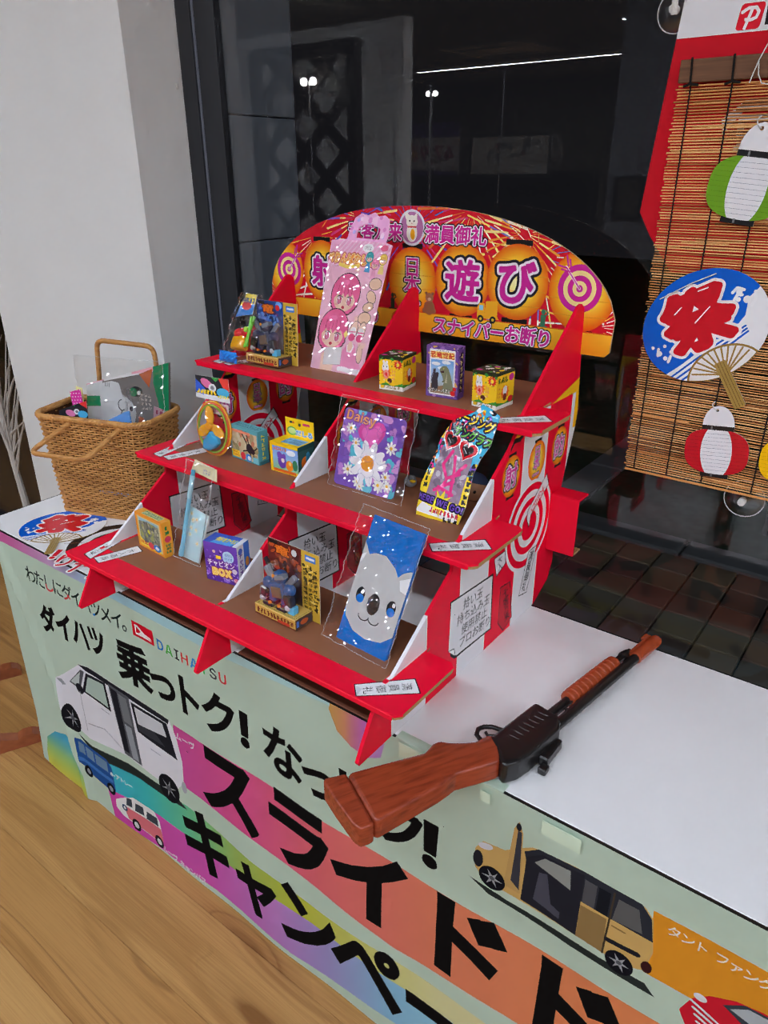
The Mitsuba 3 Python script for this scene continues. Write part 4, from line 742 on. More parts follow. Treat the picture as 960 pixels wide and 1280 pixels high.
RIB = [(.606, .7005), (.603, .706), (.651, .79), (.668, .797), (.668, .805), (.686, .805), (.837, .91), (.840, .945), (.853, .953), (.998, 1.057), (1.03, 1.09), (1.036, 1.105), (1.213, 1.251), (1.224, 1.254), (1.236, 1.246),
       (1.250, 1.11), (1.256, 1.06), (1.252, 1.03), (1.226, .95), (1.212, .90), (1.211, .765), (1.196, .73), (1.140, .7005)]
STR = [(.0, RED), (.681, WHT), (.771, RED), (.861, WHT), (.951, RED), (1.046, WHT), (1.137, RED), (1.226, WHT)]
def stripe(y): return [c for b, c in STR if y >= b][-1]
def panel_art():
    a = Art()
    for (b, c), e in zip(STR, [b for b, _ in STR[1:]] + [1.3]): a.rect(b if b else .5, .69, e, 1.11, c)
    a.poly([(1.0, 1.10), (1.0, 1.052), (1.012, 1.064), (1.03, 1.062), (1.045, 1.07), (1.06, 1.074), (1.068, 1.10)], (24, 20, 20))
    a.poly([(.99, 1.11), (1.0, 1.06), (1.012, 1.072), (1.03, 1.07), (1.045, 1.078), (1.056, 1.084), (1.06, 1.11)], (238, 160, 30))
    a.rect(.9, 1.098, 1.3, 1.3, RED); a.poly([(1.14, 1.098), (1.3, 1.135), (1.3, 1.03), (1.24, 1.03), (1.24, 1.098)], (240, 186, 30))
    lantern_art(a, 1.008, 1.009, .031, .036, '射', .044)
    lantern_art(a, 1.100, 1.008, .032, .036, '日本一', .024, True)
    lantern_art(a, 1.189, 1.010, .031, .036, '的', .044)
    a.ell(1.091, .888, .087, .087, WHT, q=12)
    for rr, c in ((.080, RED), (.067, WHT), (.054, RED), (.041, WHT), (.028, RED), (.0, WHT)):
        if rr: a.ell(1.091, .888, rr, rr, c, q=12)
    note(a, [(1.080, .905), (1.090, .888), (1.094, .908), (1.158, .946), (1.146, .968), (1.083, .92)], None, 0, 0, 0)
    a.text('大当り', 1.119, .930, .021, (206, 26, 46), .01, vert=True, mid=True, rot=-58, gap=.9)
    note(a, [(1.100, .831), (1.130, .831), (1.104, .745), (1.075, .751)], '満員御礼', .021, 1.102, .790, rot=-17)
    note(a, [(1.000, .803), (1.033, .799), (1.050, .718), (1.021, .705), (1.0, .73)], '千客万来', .020, 1.025, .757, rot=12, red=True)
    note(a, [(.970, .872), (1.005, .872), (1.010, .848), (.981, .836)], '大入', .016, .990, .856, rot=10)
    a.poly([(.834, .856), (.969, .846), (.973, .733), (.853, .739), (.840, .752)], (20, 20, 24)); a.poly([(.837, .853), (.966, .843), (.970, .736), (.856, .743), (.834, .764)], WHT)
    a.poly([(.834, .764), (.856, .743), (.851, .76)], (250, 250, 252)); a.line([(.834, .764), (.851, .76), (.856, .743)], .0015, (20, 20, 24))
    for q, s in enumerate(('拾い玉', '持ち込み玉', '使用禁止', 'プロお断り')):
        a.text(s, .905 + .004 * q, .829 - .0235 * q, .0215, (24, 24, 28), .006, mid=True, rot=-4, gap=.98)
    return a
PANEL, RIBP = panel_art(), Polygon(RIB)
XR = {'left': -1.189, 'mid': -.852, 'right': -.506}
def rib_edge(p, n): return stripe(p[0]) if p[1] < 1.1 else RED
_face = PANEL.flat(RIBP)
for xr in XR.values():
    fr = (np.array([xr, 0, 0]), np.array([0, 1.0, 0]), np.array([0, 0, 1.0]))
    m = slab(Art().rect(0, 0, 2, 2, RED), RIBP, .006, rib_edge, WHT, fr)
    n0 = len(Art().rect(0, 0, 2, 2, RED).flat(RIBP)[0])      # the plain face is replaced by the printed one
    mm = M(); V, F, C = _face; mm.add(to3(V, fr), F, C)
    keep = [f for f in m.F if min(f) >= n0]; mm.add(np.array(m.V), np.array(keep), np.array(m.C))
    put('side_panel', mm, 'mat_print', parent=stand)

def shelf(zt, yf, ye, yb, brown, name):
    x0, x1, a = -1.236, -.449, -1.2; r = .012
    poly = Polygon([(x0, yf), (x1 - .008, yf), (x1, yf + .01), (x1, ye - .01), (x1 - .01, ye), (-.503, ye), (-.514, yb), (-1.183, yb), (-1.196, ye), (x0 + .004, ye), (x0, ye - .01)])
    art = Art().rect(-2, 0, 0, 3, RED)
    art.rect(-1.135, brown, -.565, 3, BRN); art.rect(-1.135, brown + .0, -.514, 3, BRN)
    art.rect(-1.183, brown + .01, -.514, 3, BRN)
    # printed slips: one at the right end, two at the left end
    b = Polygon([(-.540, yf + .020), (-.480, yf + .081), (-.457, yf + .060), (-.523, yf + .003)])
    art.add(b.buffer(.0016, join_style='mitre'), (24, 24, 40)); art.add(b, WHT)
    art.poly([(-.540, yf + .020), (-.523, yf + .003), (-.526, yf + .019)], (206, 206, 214))
    art.text('満員御礼', -.4985, yf + .0415, .0165, (24, 24, 34), .0, vert=True, mid=True, rot=-45, gap=1.12)
    for p, t, c, ro in (([(-1.169, yf + .018), (-1.144, yf + .096), (-1.119, yf + .088), (-1.145, yf + .012)], '大入満員', (-1.144, yf + .053), 162), ([(-1.197, yf + .016), (-1.209, yf + .092), (-1.187, yf + .088), (-1.172, yf + .012)], '千客万来', (-1.191, yf + .052), 188)):
        g = Polygon(p); art.add(g.buffer(.0016, join_style='mitre'), (24, 24, 40)); art.add(g, WHT)
        art.text(t, c[0], c[1], .0150, (24, 24, 34), .0, vert=True, mid=True, rot=ro - 180, gap=1.12)
    fr = (np.array([0, 0, zt]), np.array([1.0, 0, 0]), np.array([0, 1.0, 0]))
    k = put('shelf', slab(art, poly, .0035, lambda p, n: RED if n[1] < -.5 else TAN, BRN, fr), 'mat_print', parent=stand)
    # second board layer and the folded front lip
    put('lower_board', local(ext(poly.buffer(-.0015), -.0085, -.0042), fr), 'mat_print', TAN, parent=k)
    put('front_lip', rbox(x0 + .004, x1 - .012, yf - .001, yf + .003, zt - .0105, zt - .0015, .001), 'mat_print', RED, parent=k)
    return k
shelf(.804, .621, .767, .815, .665, 1)
shelf(.952, .803, .957, 1.03, .845, 2)
shelf(1.104, .976, 1.098, 1.2335, 1.01, 3)
for xa, xb in ((-1.178, -.866), (-.842, -.515)):
    put('base_board', rbox(xa, xb, .6865, .86, .7005, .7035, .0008), 'mat_print', (104, 62, 46), parent=stand)
# red rear brackets
for x0 in (-.506, -1.25):
    k = put('bracket', rbox(x0 + .0005, x0 + .056, 1.170, 1.174, .808, .921, .001), 'mat_print', RED, parent=stand)
    put('bracket_flap', rbox(x0 + .0005, x0 + .056, 1.1745, 1.215, .917, .921, .001), 'mat_print', RED, parent=k)
    put('bracket_flap', rbox(x0 + .0005, x0 + .056, 1.1745, 1.205, .808, .8115, .001), 'mat_print', TAN, parent=k)
# arched sign
def sign_art():
    a = Art(); cx = -.857
    a.rect(-2, 1, 0, 2, (210, 24, 44))
    R = random.Random(21)
    for (fx, fz, rr, cols) in ((-.872, 1.36, .13, [(96, 70, 170), (130, 90, 190), (80, 110, 190), (214, 60, 120)]), (-.74, 1.395, .12, [(250, 220, 130), (255, 244, 220), (232, 120, 60)]), (-.60, 1.325, .16, [(250, 240, 220), (250, 214, 110), (206, 40, 60), (120, 120, 200)]), (-.63, 1.36, .08, [(240, 150, 60), (255, 230, 150)]),
                               (-1.12, 1.335, .13, [(250, 240, 220), (240, 180, 70), (206, 40, 60)]), (-1.0, 1.375, .09, [(120, 90, 190), (250, 220, 140), (214, 60, 120)]), (-.485, 1.215, .11, [(250, 240, 225), (255, 255, 255), (240, 190, 80)]), (-1.235, 1.20, .10, [(250, 240, 225), (240, 190, 80)])):
        for q in range(30):
            t = q * 2 * np.pi / 30 + R.uniform(-.04, .04)
            for r0, r1, wd in ((.18, .42, .0016), (.40, .70, .0030), (.66, 1.0, .0042)):
                r0, r1 = rr * (r0 + R.uniform(-.06, .06)), rr * (r1 + R.uniform(-.08, .05)); col = R.choice(cols)
                p = [(fx + s_ * math.cos(t), fz + s_ * math.sin(t) - .25 * max(0, s_ - .05) ** 1.6) for s_ in np.linspace(r0, r1, 4)]
                a.line(p, wd * R.uniform(.7, 1.15), col)
    lantern_art(a, -1.215, 1.262, .053, .062, None, 0); lantern_art(a, -1.105, 1.265, .055, .063, '射', .066); lantern_art(a, -.988, 1.265, .055, .063, '的', .066)
    lantern_art(a, -.870, 1.262, .057, .064, '日本一', .040, True); lantern_art(a, -.755, 1.272, .060, .066, '遊', .078); lantern_art(a, -.640, 1.277, .062, .066, 'び', .080); lantern_art(a, -.515, 1.272, .062, .068, None, 0)
    for tx, tz, s in ((-.520, 1.276, 1), (-1.205, 1.262, .9)):
        for rr, c in ((.040 * s, PINK), (.030 * s, (252, 222, 150)), (.022 * s, PINK), (.013 * s, (252, 222, 150)), (.006 * s, PINK)): a.ell(tx, tz, rr, rr, c, q=9)
        d = -1 if tx > -.9 else 1
        a.line([(tx, tz), (tx + d * .028, tz + .034)], .0045, (250, 232, 244)); a.line([(tx, tz), (tx + d * .028, tz + .034)], .0022, PINK)
        for q in (0, .006): a.line([(tx + d * (.020 + q), tz + .026 + q), (tx + d * (.036 + q), tz + .030 + q)], .003, PINK); a.line([(tx + d * (.018 + q), tz + .030 + q), (tx + d * (.022 + q), tz + .046 + q)], .003, PINK)
    # lucky cat medallion
    a.ell(-.872, 1.361, .031, .033, (224, 222, 232), q=10); a.ell(-.872, 1.361, .0265, .0285, (186, 120, 170), q=10)
    a.ell(-.872, 1.352, .0125, .017, (240, 234, 220)); a.ell(-.872, 1.372, .0135, .0115, (244, 238, 226))
    for s in (-1, 1): a.poly([(-.872 + s * .012, 1.376), (-.872 + s * .012, 1.389), (-.872 + s * .004, 1.381)], (244, 238, 226)); a.ell(-.872 + s * .005, 1.373, .0016, .002, (50, 40, 40))
    a.ell(-.872, 1.3685, .0012, .0009, (210, 90, 90)); a.line([(-.881, 1.3625), (-.863, 1.3625)], .0028, (206, 40, 50)); a.ell(-.870, 1.349, .0055, .010, (240, 176, 40)); a.ell(-.884, 1.381, .004, .008, (244, 238, 226), 25)
    a.text('満員御礼', -.774, 1.352, .034, PINK, .03, out=((.11, INK), (.05, (248, 240, 248))), mid=True, shear=.05)
    a.text('千客万来', -.963, 1.352, .034, PINK, .03, out=((.11, INK), (.05, (248, 240, 248))), mid=True, shear=.05)
    # band with the motto, bears, lorry, soldiers
    band = grade([(1.16, (236, 150, 30)), (1.19, (246, 178, 40)), (1.206, (250, 190, 50))], ax=1)
    a.add(sbox(-1.3, 1.1, -.4, 1.205), band, .02)
    a.add(sbox(-1.3, 1.2035, -.4, 1.2055), (214, 90, 30))
    a.text('スナイパーお断り', -.692, 1.184, .033, PINK, .03, out=((.11, INK), (.05, (248, 240, 248))), mid=True, shear=.08, gap=.97)
    a.text('プロお断り', -1.03, 1.184, .031, PINK, .03, out=((.11, INK), (.05, (248, 240, 248))), mid=True, shear=.08)
    for tx in (-1.198, -.905): a.ring(tx, 1.186, .014, .004, (226, 92, 30)); a.ring(tx, 1.186, .006, .004, (226, 92, 30))
    for bxx, s in ((-.828, 1), (-1.02, .8)):
        a.ell(bxx, 1.215, .013 * s, .014 * s, (150, 100, 70)); a.ell(bxx, 1.234, .0095 * s, .009 * s, (164, 112, 80)); a.ell(bxx, 1.231, .004 * s, .003 * s, (214, 180, 150))
        for q in (-1, 1): a.ell(bxx + q * .0075 * s, 1.242, .003 * s, .003 * s, (140, 92, 66)); a.ell(bxx + q * .011 * s, 1.209, .005 * s, .005 * s, (150, 100, 70))
    a.poly([(-.719, 1.207), (-.719, 1.228), (-.714, 1.235), (-.703, 1.235), (-.703, 1.216), (-.701, 1.239), (-.676, 1.241), (-.676, 1.214), (-.672, 1.207)], (246, 176, 40)); a.rect(-.715, 1.222, -.706, 1.231, (150, 210, 230))
    for q in (-.711, -.685): a.ell(q, 1.206, .0065, .0065, (30, 30, 34)); a.ell(q, 1.206, .003, .003, (220, 190, 60))
    for q, c in ((-.583, (60, 120, 90)), (-.918, (50, 60, 40))):
        a.ell(q, 1.231, .004, .005, c); a.poly([(q - .005, 1.226), (q + .005, 1.226), (q + .0045, 1.205), (q - .0045, 1.205)], c); a.line([(q + .004, 1.224), (q + .009, 1.229), (q + .005, 1.234)], .0025, c); a.rect(q - .009, 1.2045, q + .009, 1.2065, c)
    return a
def arch(x): return 1.21 + .190 * math.sqrt(max(0, 1 - (abs(x + .857) / .407) ** 2.15))
xs = np.linspace(-1.262, -.452, 70)
top = [(x, arch(x)) for x in xs]
SIGN = Polygon([(-1.255, 1.166), (-.463, 1.166), (-.4545, 1.174), (-.4535, 1.20)] + top[::-1] + [(-1.262, 1.20), (-1.262, 1.174)]).buffer(0)
fr = (np.array([0, 1.2395, 0]), np.array([1.0, 0, 0]), np.array([0, 0, 1.0]))
notch = unary_union([sbox(x - .007, 1.0, x + .001, 1.23) for x in XR.values()])
put('arched_sign', slab(sign_art(), SIGN, .005, (196, 168, 130), TAN, fr), 'mat_print', parent=stand)

# ---------------------------------------------------------------- the printed banner in front of the table
MINT, BLK = (192, 212, 194), (24, 22, 22)
def banner_art():
    a = Art(); a.rect(-2, -1, 1, 1, MINT)
    # top strip, folded back under the table edge on the left
    a.add(Polygon([(-1.75, .0), (-.9, .0), (-.62, .0), (-.62, -.005), (-.9, -.024), (-1.26, -.022), (-1.75, -.029)]), grade([(-1.75, (206, 92, 150)), (-1.6, (206, 110, 168)), (-1.45, (200, 160, 200)), (-1.34, (176, 190, 220)), (-1.2, (164, 208, 222)), (-.85, (178, 214, 214))]), .05)
    a.add(Polygon([(-.625, .0), (-.628, -.012), (-.612, -.045), (-.585, -.06), (-.555, -.064), (-.53, -.05), (-.52, .0)]).buffer(.004), grade([(-.63, (206, 160, 90)), (-.6, (216, 150, 110)), (-.565, (206, 110, 190)), (-.53, (196, 150, 210))]), .02)
    # bands
    b1 = Polygon([(-1.064, -.267), (-.62, -.259), (-.34, -.253), (-.1, -.240), (.2, -.225), (.2, -.40), (-.287, -.432), (-.495, -.458), (-.665, -.440), (-.86, -.434), (-1.064, -.426)])
    a.add(b1, grade([(-1.06, (206, 84, 156)), (-.85, (226, 92, 146)), (-.65, (228, 112, 116)), (-.4, (226, 132, 100)), (.1, (228, 142, 80))]), .05)
    up = [(-1.35, -.500), (-1.14, -.486), (-1.05, -.480), (-.85, -.500), (-.66, -.500), (-.45, -.486), (-.1, -.47), (.2, -.46)]
    mid = [(.2, -.52), (-.1, -.53), (-.494, -.546), (-.685, -.550), (-.943, -.568), (-1.157, -.575), (-1.30, -.600), (-1.36, -.61)]
    low = [(-1.35, -.705), (-1.178, -.692), (-.976, -.680), (-.745, -.684), (-.492, -.655), (-.1, -.64), (.2, -.63)]
    a.add(Polygon(up + mid), grade([(-1.35, (70, 180, 206)), (-1.2, (70, 190, 190)), (-1.05, (110, 196, 150)), (-.9, (160, 190, 100)), (-.72, (190, 196, 70)), (-.55, (206, 206, 120)), (-.4, (216, 214, 160)), (.1, (220, 210, 170))]), .05)
    a.add(Polygon(low + mid), grade([(-1.35, (212, 80, 170)), (-1.0, (212, 92, 180)), (-.8, (196, 130, 200)), (-.66, (166, 150, 206)), (-.5, (140, 190, 220)), (-.3, (150, 204, 226)), (.1, (170, 210, 220))]), .05)
    a.add(Polygon([(-1.652, -.66), (-1.64, -.61), (-1.60, -.575), (-1.55, -.56), (-1.49, -.575), (-1.468, -.63), (-1.46, -.70), (-1.65, -.70)]).buffer(.006), grade([(-.70, (214, 206, 80)), (-.64, (170, 204, 110)), (-.58, (80, 170, 200))], ax=1), .03)
    # cars (print)
    K, G1, G2, W = (38, 38, 44), (88, 90, 96), (150, 156, 164), (226, 226, 234)
    def shadow(p): a.poly(p, (46, 52, 50))
    shadow([(-1.46, -.492), (-1.40, -.50), (-1.25, -.476), (-1.09, -.468), (-1.05, -.492), (-1.22, -.50), (-1.38, -.528)])
    a.poly([(-1.515, -.352), (-1.47, -.320), (-1.395, -.262), (-1.36, -.254), (-1.20, -.250), (-1.075, -.262), (-1.058, -.30), (-1.048, -.36), (-1.052, -.42), (-1.075, -.447), (-1.12, -.458), (-1.25, -.452), (-1.40, -.478), (-1.47, -.47), (-1.507, -.44)], W, rnd=.004)
    a.poly([(-1.40, -.264), (-1.36, -.255), (-1.20, -.251), (-1.076, -.262), (-1.08, -.275), (-1.2, -.266), (-1.37, -.27)], K)
    a.poly([(-1.452, -.335), (-1.392, -.275), (-1.378, -.275), (-1.405, -.335)], G1); a.poly([(-1.445, -.33), (-1.395, -.282), (-1.41, -.33)], (190, 200, 200))
    a.poly([(-1.398, -.337), (-1.372, -.276), (-1.295, -.268), (-1.288, -.345)], K); a.poly([(-1.386, -.333), (-1.366, -.284), (-1.303, -.276), (-1.298, -.338)], (176, 196, 186))
    a.ell(-1.408, -.335, .016, .014, K)
    a.poly([(-1.282, -.262), (-1.205, -.262), (-1.196, -.45), (-1.262, -.45)], G1); a.poly([(-1.276, -.27), (-1.25, -.27), (-1.24, -.44), (-1.262, -.44)], K)
    a.poly([(-1.246, -.272), (-1.216, -.272), (-1.208, -.345), (-1.24, -.345)], (120, 124, 128)); a.poly([(-1.24, -.352), (-1.214, -.352), (-1.206, -.446), (-1.23, -.446)], G2)
    a.poly([(-1.20, -.272), (-1.085, -.276), (-1.064, -.362), (-1.19, -.348)], K); a.poly([(-1.19, -.28), (-1.10, -.283), (-1.09, -.315), (-1.185, -.325)], (206, 208, 214)); a.poly([(-1.186, -.325), (-1.13, -.32), (-1.1, -.345), (-1.186, -.342)], (60, 62, 68))
    for x, y, rr in ((-1.470, -.452, .036), (-1.105, -.462, .034)):
        a.ell(x, y, rr, rr * 1.12, (30, 30, 34), q=8); a.star(x, y, rr * .2, rr * .8, 6, (150, 152, 158), .3); a.ell(x, y, rr * .25, rr * .25, G1)
    for l in ([(-1.41, -.345), (-1.405, -.455)], [(-1.395, -.43), (-1.33, -.415), (-1.27, -.44)], [(-1.33, -.355), (-1.30, -.357)], [(-1.15, -.375), (-1.12, -.378)]): a.line(l, .003, (176, 178, 188))
    a.poly([(-1.513, -.352), (-1.49, -.345), (-1.47, -.352), (-1.49, -.362)], G2); a.ell(-1.052, -.43, .008, .016, (170, 172, 180))
    # blue van
    a.poly([(-1.478, -.515), (-1.45, -.508), (-1.345, -.512), (-1.328, -.53), (-1.326, -.60), (-1.34, -.612), (-1.43, -.606), (-1.47, -.585)], (44, 84, 150), rnd=.004)
    for x0, x1 in ((-1.466, -1.44), (-1.434, -1.40), (-1.394, -1.345)): a.rect(x0, -.553, x1, -.52, (110, 140, 170))
    for x in (-1.44, -1.345): a.ell(x, -.604, .016, .018, (26, 28, 34)); a.ell(x, -.604, .008, .009, G2)
    a.rect(-1.47, -.58, -1.33, -.568, (70, 120, 190))
    # pink and white car
    a.poly([(-1.332, -.628), (-1.29, -.600), (-1.26, -.584), (-1.18, -.578), (-1.163, -.60), (-1.16, -.66), (-1.18, -.675), (-1.31, -.67), (-1.335, -.655)], (232, 232, 232), rnd=.004)
    a.poly([(-1.305, -.632), (-1.163, -.622), (-1.16, -.66), (-1.18, -.674), (-1.29, -.668)], (224, 120, 130))
    for x0, x1 in ((-1.292, -1.268), (-1.26, -1.225), (-1.218, -1.172)): a.poly([(x0, -.625), (x0 + .006, -.598), (x1, -.594), (x1, -.62)], (70, 76, 84))
    for x in (-1.262, -1.178): a.ell(x, -.672, .016, .018, (40, 36, 40)); a.ell(x, -.672, .009, .010, (214, 214, 216))
    a.ell(-1.300, -.638, .010, .010, (60, 80, 110)); a.ell(-1.300, -.638, .005, .005, (220, 220, 220))
    # gold car with its doors open
    GO = (206, 170, 104)
    shadow([(-.362, -.185), (-.30, -.192), (-.16, -.190), (-.10, -.186), (-.085, -.20), (-.2, -.204), (-.33, -.20)])
    a.poly([(-.108, -.060), (.2, -.052), (.2, -.160), (-.104, -.168)], (226, 150, 44))
    a.poly([(-.356, -.125), (-.345, -.105), (-.31, -.100), (-.29, -.082), (-.27, -.066), (-.21, -.058), (-.118, -.062), (-.106, -.075), (-.098, -.13), (-.104, -.166), (-.13, -.178), (-.26, -.178), (-.335, -.178), (-.354, -.16)], GO, rnd=.003)
    a.poly([(-.308, -.166), (-.300, -.05), (-.293, -.034), (-.286, -.052), (-.282, -.166)], (196, 160, 100)); a.poly([(-.298, -.15), (-.294, -.05), (-.288, -.052), (-.284, -.16)], (64, 64, 72)); a.ell(-.293, -.044, .004, .007, (40, 40, 46))
    a.poly([(-.282, -.082), (-.262, -.064), (-.20, -.058), (-.122, -.060), (-.108, -.076), (-.101, -.112), (-.20, -.112), (-.275, -.112)], (48, 50, 58))
    a.poly([(-.280, -.175), (-.278, -.09), (-.256, -.070), (-.196, -.064), (-.196, -.178)], (42, 42, 50)); a.poly([(-.266, -.092), (-.252, -.074), (-.215, -.070), (-.212, -.104)], (150, 154, 150))
    a.poly([(-.262, -.16), (-.258, -.105), (-.246, -.1), (-.236, -.15), (-.222, -.155), (-.222, -.168)], (80, 80, 92))
    a.poly([(-.196, -.178), (-.196, -.118), (-.16, -.116), (-.158, -.178)], (150, 122, 78)); a.rect(-.195, -.112, -.178, -.07, (84, 84, 88)); a.rect(-.176, -.112, -.16, -.07, (30, 32, 38))
    a.poly([(-.154, -.112), (-.15, -.072), (-.124, -.072), (-.115, -.108)], (96, 96, 96)); a.line([(-.156, -.066), (-.158, -.178)], .003, (70, 60, 46)); a.line([(-.155, -.150), (-.115, -.146)], .008, (36, 36, 42)); a.line([(-.152, -.122), (-.135, -.122)], .003, (150, 120, 70))
    for x, y, rr in ((-.326, -.166, .021), (-.135, -.178, .019)): a.ell(x, y, rr, rr, (26, 26, 32), q=8); a.star(x, y, rr * .25, rr * .8, 6, (160, 162, 168)); a.ell(x, y, rr * .2, rr * .2, G1)
    a.ell(-.340, -.112, .012, .006, (214, 214, 220), 20); a.ell(-.350, -.142, .008, .016, (40, 40, 46)); a.ell(-.102, -.158, .007, .010, (60, 30, 30))
    # red car, front quarter
    a.poly([(-.055, -.195), (-.045, -.165), (-.028, -.145), (.0, -.128), (.03, -.120), (.1, -.12), (.16, -.2), (.1, -.24), (-.03, -.24)], (206, 36, 52), rnd=.004); a.poly([(-.012, -.146), (.01, -.126), (.045, -.121), (.085, -.126), (.07, -.155), (.02, -.162)], (60, 66, 74)); a.poly([(-.004, -.146), (.014, -.129), (.042, -.125), (.046, -.156)], (176, 184, 190))
    for q in range(4): a.line([(-.045 + .004 * q, -.168 - .010 * q), (-.008 + .006 * q, -.182 - .010 * q)], .004, (214, 216, 220))
    a.ell(-.036, -.156, .008, .006, (220, 222, 226))
    # lettering
    x, cols = -1.566, {'わ': [(40, 60, 46)], 'た': [(34, 60, 52)], 'し': [(214, 60, 70)], 'に': [(30, 46, 44)], 'ダ': [(200, 60, 60)], 'イ': [(40, 120, 60)], 'ハ': [(30, 40, 40)], 'ツ': [(40, 130, 210)], 'メ': [(30, 36, 36)], '。': [(60, 70, 66)]}
    for i, ch in enumerate('わたしにダイハツメイ。'):
        c = cols[ch][0] if i != 9 else (210, 60, 66); g = text_geom(ch, .046, .012); b = g.bounds; h = (b[1] + b[3]) / 2
        g = affinity.translate(g, -1.566 + i * .0375, -.097 + .0012 * i); bb = g.bounds
        a.add(g, (30, 42, 40)); a.add(g.intersection(sbox(bb[0], bb[1], bb[0] + (bb[2] - bb[0]) * (.45 if i % 2 else 1), bb[1] + (bb[3] - bb[1]) * .42)), c)
    for ch, q in zip('ダイハツ', range(4)): a.text(ch, -1.536 + q * .068, -.214 + .008 * q, .082, BLK, .044, mitre=True, sx=.86)
    a.rect(-1.155, -.085, -1.087, -.050, (214, 30, 50)); a.poly([(-1.147, -.056), (-1.138, -.056), (-1.118, -.068), (-1.100, -.0715), (-1.094, -.0765), (-1.112, -.0735), (-1.094, -.0795), (-1.146, -.0790)], (246, 240, 240)); a.poly([(-1.141, -.0605), (-1.128, -.0685), (-1.136, -.0745), (-1.144, -.0745)], (214, 30, 50))
    xx = -1.080
    for ch, c in zip('DAIHATSU', ((40, 120, 200), (80, 170, 70), (50, 50, 54), (214, 60, 60), (50, 140, 210), (70, 170, 90), (60, 60, 64), (214, 60, 70))):
        g = text_geom(ch, .034); a.add(affinity.translate(g.buffer(-.0006), xx, -.0865), c); xx += g.bounds[2] + .003
    a.text('乗', -1.226, -.207, .112, BLK, .034, mitre=True)
    a.text('っ', -1.132, -.207, .105, BLK, .03, mitre=True); a.text('ト', -1.050, -.207, .106, BLK, .036, mitre=True, sx=.9); a.text('ク', -.964, -.207, .106, BLK, .034, mitre=True); a.text('!', -.862, -.205, .106, BLK, .02)
    a.text('な', -.800, -.207, .112, BLK, .028, mitre=True); a.text('っ', -.708, -.207, .105, BLK, .03, mitre=True); a.text('ト', -.640, -.207, .106, BLK, .036, mitre=True, sx=.9); a.text('ク', -.546, -.207, .112, BLK, .034, mitre=True); a.text('!', -.452, -.213, .122, BLK, .02)
    for ch, xq in zip('スライドドア', (-.995, -.808, -.640, -.462, -.286, -.10)): a.text(ch, xq, -.415, .200, BLK, .040, mitre=True, sx=.93)
    for ch, xq, s in zip('キャンペーン', (-1.080, -.920, -.785, -.640, -.478, -.30), (1, .92, 1, 1.02, 1, 1)): a.text(ch, xq, -.630, .188 * s, BLK, .040, mitre=True, sx=.88)
    LW = (236, 220, 232)
    a.text('ムーヴ', -1.061, -.300, .021, LW, .03); a.text('e-アトレー', -1.338, -.556, .018, (226, 240, 240), .03, gap=.86); a.text('ムーヴ キャンバス', -1.168, -.690, .021, LW, .03, gap=.88, rot=0)
    a.text('タント ファンクロス', -.090, -.084, .0185, (240, 230, 214), .02, gap=.86)
    return a
def banner_surface(P2):
    x, d = P2[:, 0], -P2[:, 1]; k = .0175 / .70
    z = ZT - .0012 - d * .9985; y = .6845 - k * d
    xc = np.interp(d, [0, .12, .38, .7], [-1.70, -1.645, -1.525, -1.46])      # the fold that runs down from the left corner
    y -= .012 * np.exp(-((x - xc) / .02) ** 2) * np.minimum(1, d / .05)
    y += np.minimum(.009, .22 * np.maximum(0, xc - x)) * np.minimum(1, d / .06) * np.clip((.70 - d) / .15, 0, 1)
    y -= .0022 * np.sin(x * 9 + d * 3) * np.minimum(1, d / .1) + .0016 * np.sin(x * 23 - d * 8) * np.minimum(1, d / .1)
    return np.column_stack([x, y, z])
BAN = Polygon([(-1.715, 0), (.12, 0), (.12, -.697), (-1.684, -.697)])
V, F, C = banner_art().flat(BAN, .022, 2.5e-4)
bk = thing('banner', 'mint green printed cloth banner hanging down the front of the white table', 'banner')
put('cloth', (banner_surface(V), F), 'mat_banner', C, True, parent=bk)
# hem folded over the table edge at the right, held with clear tape
def hem(x0, x1, w):
    n = 30; xs = np.linspace(x0, x1, n); P = []
    for x in xs: P += [(x, .6838, ZT - .012), (x, .6838, ZT + .0006), (x, .687, ZT + .0012), (x, .689 + w, ZT + .0008)]
    f = [[i * 4 + j, (i + 1) * 4 + j, (i + 1) * 4 + j + 1, i * 4 + j + 1] for i in range(n - 1) for j in range(3)]
    m = trimesh.Trimesh(np.array(P), np.vstack([np.array(f)[:, [0, 1, 2]], np.array(f)[:, [0, 2, 3]]]), process=False); return m
put('hem', hem(-.50, -.32, .012), 'mat_banner', MINT, parent=bk)
for i, (x0, x1, d0, d1, lab) in enumerate(((-.260, -.206, .006, .030, 'strip of clear tape on the banner above the gold car print'), (-.353, -.337, .010, .028, 'short piece of clear tape on the banner by the gun stock'), (-.492, -.418, -.01, .030, 'wide clear tape over the banner hem beside the stand'))):
    yf = .6805 if d1 < 1 else 0
    q = rbox(x0, x1, .6795 if i < 2 else .6805, .6803 if i < 2 else .6813, ZT - d1, ZT - max(d0, .002), .0002)
    put('tape', q, 'mat_tape', cat='tape', label=lab)

# ---------------------------------------------------------------- prizes on the shelves
Z1, Z2, Z3 = .8043, .9523, 1.1043
def pic_box(x, y, z, yaw, w, d, h, front, right, top, label, cat='toy box', group=None, back=(200, 200, 200), left=None, name='toy_box'):
    fr = frame((x, y, z), math.radians(yaw))
    k = put(name, artbox(w, d, h, fr, front, right, top, left or (200, 190, 160), back), 'mat_print', cat=cat, label=label, group=group)
    return k, fr

